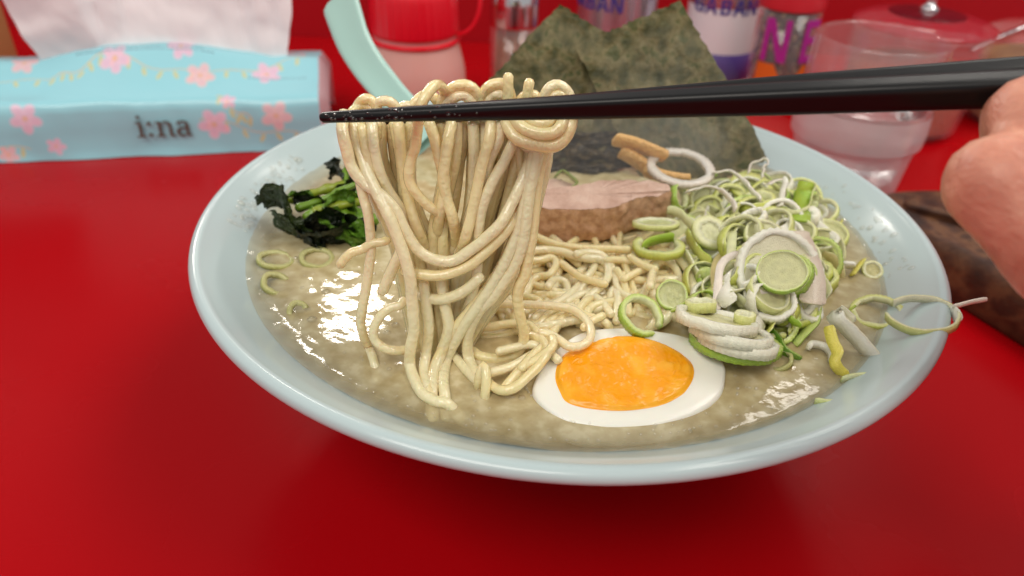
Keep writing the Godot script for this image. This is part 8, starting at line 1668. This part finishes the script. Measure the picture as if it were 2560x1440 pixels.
	strip("twisted pinkish white scallion shred hanging down to the stacked slices", [45.9, 75, 35.4, 44, 75, 36.4, 41.5, 74, 37.4, 39.6, 73, 40.3, 38.4, 71, 45.3, 37, 68, 52.4], Vector3(1, 0, 0.3), 2.1, 1, 3, 1, 0.6)
	strip("yellowish curved scallion strip at the near-left edge of the large white ring", [46.4, 70, 25, 42.3, 70, 30.3, 39.8, 70, 37.2, 38.1, 70, 47], Vector3(1, 0, 0.4), 3, 0.9, 13, 2, 0.6)
	ring("green-edged scallion ring lying against the upper edge of the egg", [17.8, 66, 53.3, .75, -.45, .48, -.59, -.15, .79], 6.0, 1.7, 2.2, 20, 345, "g")
	ring("pale filled scallion slice propped up behind the green-edged ring by the egg", [27, 67, 44.7, .86, -.29, .41, -.50, -.58, .64], 4.2, 0.9, 1.6, 0, 360, "g", 14)
	strip("curled green scallion strip arching between two rings above the egg", [25.5, 69, 55, 29.2, 69, 50.7, 32.4, 69, 46.6, 35.4, 69, 45.3, 37.4, 69, 47.1], Vector3(0.2, 0.6, 0.7), 2.5, 0.8, 7, 5, 0.6)
	ring("short yellowish scallion block on top of the stacked white slices", [32.5, 70, 53.5, .97, .14, .20, -.24, .34, .91], 3.9, 1.8, 2.6, 0, 360, "p", 15)
	strip("pale scallion strip slanting down behind the stacked white slices", [39.7, 69.5, 43.5, 43.1, 69.5, 48.6, 46.2, 69.5, 54.5], Vector3(0.3, 0.5, 0.8), 3.8, 1, 2, 1, 0.6)
	ring("lowest green-edged slice of the stack beside the egg", [41, 63.5, 59.9, .94, .03, .33, -.33, .25, .91], 11.2, 1.9, 2.2, 0, 360, "g")
	ring("second lowest white slice of the stack beside the egg", [40.3, 66, 62.7, .94, .00, .35, -.33, .34, .88], 9.6, 2.0, 2.6, 0, 360, "w", 16)
	ring("third white slice up in the stack beside the egg", [38.6, 68, 62.3, .94, .01, .34, -.32, .38, .87], 9.8, 2.0, 2.7, 0, 360, "w", 17)
	ring("topmost broad white slice of the stack beside the egg", [34.8, 70.5, 60.6, .95, -.01, .32, -.29, .39, .87], 9.8, 2.2, 2.7, 0, 360, "w", 18)
	ring("small pale scallion block at the right end of the stacked slices", [41.9, 71, 59.9, .95, .09, .30, -.31, .23, .92], 2.6, 1.8, 2.6, 0, 360, "p", 15)
	strip("folded dark green scallion leaf running from the mound into the soup", [50.7, 63, 49.1, 52.4, 62, 55.1, 53.9, 61, 60.1, 57.7, 60, 61.4], Vector3(0.3, 0.8, 0.4), 3.5, 1, 10, 5, 1)
	strip("bright green scallion strip hidden in the shade below the white ring", [40.6, 66, 25.4, 40.4, 66, 35, 41.4, 66, 37.9], Vector3(1, 0, 0.3), 5, 1, 7, 10, 0.6)
	strip("dark green scallion strip under the large white ring", [50.4, 65, 28.6, 50.7, 65, 36.8, 50.9, 65, 44.6], Vector3(1, 0, 0.3), 5, 1, 7, 10, 0.6)
	strip("thin green arc of scallion skin at the right of the large white ring", [67.4, 68, 42.9, 63.7, 68, 42.9, 59.4, 68, 46.2, 55.5, 68, 50.6, 55.4, 68, 55.2, 57.3, 68, 57.8], Vector3(0.3, 0.7, 0.5), 2, 0.7, 7, 5, 0.5)
	strip("drooping pale green scallion strip below the thin green arc", [66.2, 64, 44.1, 63.7, 62.7, 49.7, 59.5, 61.3, 54.2, 58, 60, 55.1], Vector3(0.6, 0.6, 0.4), 4, 0.9, 5, 7, 0.6)
	ring("submerged olive scallion ring at the right side of the soup", [84.7, 60.9, 40.9, .90, .19, .40, -.37, -.17, .91], 6.8, 1.8, 1.6, 0, 360, "y")
	strip("short bright green scallion sliver floating beside the submerged ring", [70.6, 63, 47.2, 73.9, 63, 44.5, 77.8, 63, 41.6], Vector3(0, 0.8, 0.5), 2.2, 0.8, 19, 7, 0.6)
	strip("wide folded white scallion strip sliding into the soup at the right", [70.7, 67, 55.5, 69.1, 68, 53.2, 67.8, 68, 51.5, 67.6, 67.5, 54.3, 70, 66, 55.9, 73.7, 63, 58.4, 77, 60, 60.3], Vector3(0.55, 0.55, 0.5), 4.5, 1, 1, 20, 0.4)
	strip("yellow pinched scallion strip beside the folded white strip", [64.8, 67, 56.4, 65, 65, 60.4, 65.5, 64, 63.1, 64.3, 63, 65.3, 65.2, 61.5, 66.5, 67.3, 60, 67.4], Vector3(0.8, 0.5, 0.2), 2.8, 1, 21, 22, 0.5)
	ring("small white scallion loop half sunk beside the yellow strip", [62.8, 61.5, 60.1, .82, -.17, .55, -.56, .02, .83], 3.6, 1.6, 1.6, 170, 380, "w")
	strip("pale green scallion arc lying in the soup near the front right rim", [55.6, 61.2, 78.5, 59.8, 61.2, 79.1, 65.9, 61.2, 77.2, 70.8, 61.2, 74.4, 73.2, 61.2, 71.4, 72.2, 61.2, 69.1, 68.9, 61.2, 69, 64.7, 61.2, 70.4], Vector3(0, 1, 0.1), 2.5, 1, 23, 24, 0.2)
	ring("thin translucent scallion ring hanging over the right rim of the bowl", [90.5, 67.5, 50.9, .87, .19, .45, -.46, -.02, .89], 8.7, 1.0, 2.0, -150, 165, "p")
	strip("straight white shred poking outward over the right rim", [97.8, 70, 50.4, 101.2, 71.5, 50.4, 105.4, 73, 50.6], Vector3(0, 1, 0), 1.2, 0.9, 1, 3, 0.2)
	strip("small torn white flap at the tip of the rim-hanging ring", [98.3, 69, 49.4, 98.3, 69, 52, 97.7, 68.5, 54.8], Vector3(0, 0.4, 0.9), 3, 0.5, 1, 1, 0.4)
	strip("tiny white scallion block floating right of the mound", [82.1, 62.5, 18.7, 86.1, 62.5, 18.9], Vector3(0, 0.9, 0.4), 2.8, 1.6, 1, 1, 0.1)
	strip("short yellow scallion sliver floating right of the mound", [90.4, 62.5, 14.9, 87.6, 62, 18.4, 84.7, 61, 21.9], Vector3(0.6, 0.7, 0.2), 2.1, 0.9, 21, 4, 0.2)
	ring("small pale half disc floating right of the mound", [91.8, 61, 18.8, .71, -.35, .61, -.69, -.49, .53], 3.0, 1.2, 1.3, 0, 360, "p", 25)
	strip("crumpled white scallion tangle at the right edge of the mound", [76.8, 69, 5.7, 78.8, 68, 10, 81, 67, 12.7, 78.5, 66, 15.5, 74.3, 66, 17.1], Vector3(0.5, 0.8, 0.2), 4.2, 1, 1, 2, 1.4)
	strip("long yellowish scallion strip trailing into the soup right of the mound", [75.6, 65, 16.3, 79.5, 64, 17.6, 80.7, 63, 20.9, 81.2, 60.5, 22.9], Vector3(0.5, 0.8, 0.3), 3, 0.9, 26, 2, 0.4)
	strip("yellow scallion curl floating near the far right edge of the soup", [86.5, 61.2, -10.6, 88.9, 61.2, -8.9, 91.6, 61.2, -9.1, 93.4, 61.2, -12], Vector3(0, 0.9, 0.4), 2, 0.8, 4, 21, 0.3)
	ring("sunken round scallion ring left of the hanging noodles", [-73.6, 60.2, 21.2, .97, -.10, -.23, .22, -.10, .97], 5.0, 1.6, 1.4, 0, 360, "o")
	ring("sunken scallion ring nearest the left edge of the soup", [-85.4, 60.2, 22.9, .95, -.19, -.24, .25, .07, .97], 5.4, 1.7, 1.4, 0, 360, "o")
	ring("sunken scallion ring below the one at the left soup edge", [-81.3, 60.2, 36, .86, -.51, .02, -.06, -.06, 1.00], 4.5, 1.7, 1.4, 20, 300, "o")
	ring("sunken scallion arc in front of the other left rings", [-72.2, 60.2, 48.2, .03, -.82, .58, -1.00, -.03, .02], 2.9, 1.7, 1.4, 30, 250, "o")
	ring("faint sunken scallion ring near the stack beside the egg", [51.6, 60, 62.3, .92, .37, .13, -.13, -.03, .99], 4.0, 1.2, 1.2, 0, 360, "o")
	strip("olive green scallion sliver lying on the far end of the pork", [-5.1, 71.5, -1.8, -1.3, 71.5, -4.3, 3.6, 71.5, -9.9, 4.3, 71.5, -13.2, 2.4, 71.5, -17.6, 0, 71.5, -20.9, -2.4, 71.5, -16.9], Vector3(0, 0.7, 0.7), 2.4, 0.9, 27, 28, 0.2)

func chopsticks() -> void:
	var paths := [[-56.1, 118.9, 59.5, 110.5, 143.5, 91.3], [-54.1, 113.1, 46.6, 124.2, 143.1, 75.9]]
	for k in 2:
		var p := points(paths[k])
		var d := p[1] - p[0]
		var t := d.normalized()
		var u := (Vector3.UP - t * t.y).normalized()
		var w := t.cross(u)
		var v := PackedVector3Array()
		var n := 40
		for i in n + 4:
			var f := clampf((i - 3.0) / (n - 1.0), 0.0, 1.0)
			var r := lerpf(0.00115, 0.0026, pow(clampf(f * 1.9, 0.0, 1.0), 0.85)) if f < 0.53 else lerpf(0.0026, 0.0030, (f - 0.53) / 0.47)
			var back := 0.0
			if i < 3:
				r *= [0.25, 0.7, 0.93][i]
				back = [0.0011, 0.0008, 0.0004][i]
			var sq := smoothstep(0.05, 0.35, f)
			for j in 24:
				var a := TAU * j / 24 + 0.18
				var c := Vector2(cos(a), sin(a))
				var m := pow(pow(absf(c.x), 7.0) + pow(absf(c.y), 7.0), -1.0 / 7.0)
				c *= lerpf(1.0, m * 0.97, sq) * r
				c = c.rotated([0.16, 0.3][k])
				v.append(p[0] - t * back + d * f + u * c.x + w * c.y)
		var made := put("chopstick", finish(v, net(n + 4, 24, true)), M.black)
		if k == 0:
			var wet := []
			var bead := lathe([[1.0, -0.15], [0.9, 0.3], [0.6, 0.6], [0.01, 0.75]], 10)
			for q in 56:
				var f := 0.005 + 0.20 * pow(rng.randf(), 1.3)
				var r := lerpf(0.00112, 0.0026, pow(f * 1.9, 0.85)) * 0.97
				var a := rng.randf_range(-0.3, 1.1)
				var side := (-w if w.z < 0.0 else w)
				var out := (side * cos(a) + u * sin(a)).normalized()
				var z := rng.randf_range(0.14, 0.4)
				wet.append([bead, Transform3D(Basis(t, out, t.cross(out)) * Basis.from_scale(Vector3(z * rng.randf_range(1, 3), z * 0.6, z)), p[0] + d * f + out * r)])
			put("wet_beads", join(wet), M.bead, made).set_meta("kind", "stuff")
		tag(made, ["black lacquered chopstick nearest the viewer, running in front of the noodles", "black lacquered chopstick behind the noodles, showing above the nearer one"][k], "chopstick", "pair of black chopsticks")

func hand() -> void:
	var skin := mat(Color.WHITE, 0.45, 0.4)
	skin.albedo_texture = noise_tex(0.01, 91, grad([[0.2, srgb(188, 120, 100)], [0.5, srgb(206, 142, 120)], [0.8, srgb(220, 162, 138)]]), 6)
	triplanar(skin, 20.0)
	relief(skin, noise_tex(0.06, 92, null, 4), 0.025)
	skin.subsurf_scatter_enabled = true
	skin.subsurf_scatter_strength = 0.12
	var o := put("person", body([
		[60.2, 127.9, 101.6, 71.5, 120.6, 108.8, 7.9, 8.8],
		[71.5, 120.6, 108.8, 89.5, 106.7, 120.5, 8.8, 11.0],
		[69.2, 134.4, 90.7, 84.8, 137.7, 85.5, 7.6, 8.6],
		[84.8, 137.7, 85.5, 106.3, 131.5, 84.8, 9.0, 10.0],
		[106.3, 131.5, 84.8, 118.9, 118.1, 103.3, 10.0, 11.5],
		[103.1, 118.0, 60.2, 119.0, 121.2, 58.0, 8.4, 9.1],
		[119.0, 121.2, 58.0, 129.2, 116.0, 73.3, 9.1, 9.8],
		[129.2, 116.0, 73.3, 135.3, 106.2, 94.9, 9.8, 10.5],
		[135.3, 106.2, 94.9, 160.2, 75.7, 115.6, 12.0, 17.0],
		[121.5, 105.9, 46.6, 139.2, 109.5, 44.2, 7.8, 8.4],
		[139.2, 109.5, 44.2, 149.6, 104.3, 61.6, 8.4, 9.1],
		[149.6, 104.3, 61.6, 151.8, 96.4, 86.2, 9.1, 9.8],
		[151.8, 96.4, 86.2, 169.5, 70.3, 110.5, 12.0, 17.0],
		[140.4, 91.9, 36.7, 159.7, 95.8, 34.1, 6.8, 7.4],
		[159.7, 95.8, 34.1, 170.1, 90.9, 53.2, 7.4, 8.0],
		[170.1, 90.9, 53.2, 167.7, 85.9, 79.8, 8.0, 8.6],
		[167.7, 85.9, 79.8, 177.8, 65.5, 106.0, 12.0, 17.0],
		[118.9, 118.1, 103.3, 150.8, 81.1, 120.6, 13.0, 18.0],
		[89.5, 106.7, 120.5, 142.4, 82.4, 124.6, 13.0, 18.0],
		[158.6, 76.6, 116.4, 212.3, 45.4, 129.9, 24.0, 27.0]], 2.2, 5.0), skin)
	tag(o, "right hand reaching in from the edge, thumb and fingers gripping the black chopsticks", "person")

func steam() -> void:
	for k in 3:
		var f := FogVolume.new()
		f.name = numbered("steam", self)
		f.shape = RenderingServer.FOG_VOLUME_SHAPE_ELLIPSOID
		f.size = [Vector3(0.085, 0.034, 0.05), Vector3(0.05, 0.05, 0.03), Vector3(0.06, 0.026, 0.04)][k]
		f.position = [Vector3(0.012, 0.082, -0.012), Vector3(0.03, 0.095, -0.02), Vector3(0.055, 0.078, -0.035)][k]
		var fm := FogMaterial.new()
		fm.density = [3.0, 2.0, 2.2][k]
		fm.albedo = Color(0.95, 0.95, 0.95)
		f.material = fm
		add_child(f, true)
		tag(f, ["faint low steam drifting over the pork and the foot of the nori", "thin column of steam rising in front of the nori behind the chopsticks", "wisp of steam over the milky scallion ring and the bamboo shoots"][k], "steam", "steam above the bowl", "stuff")
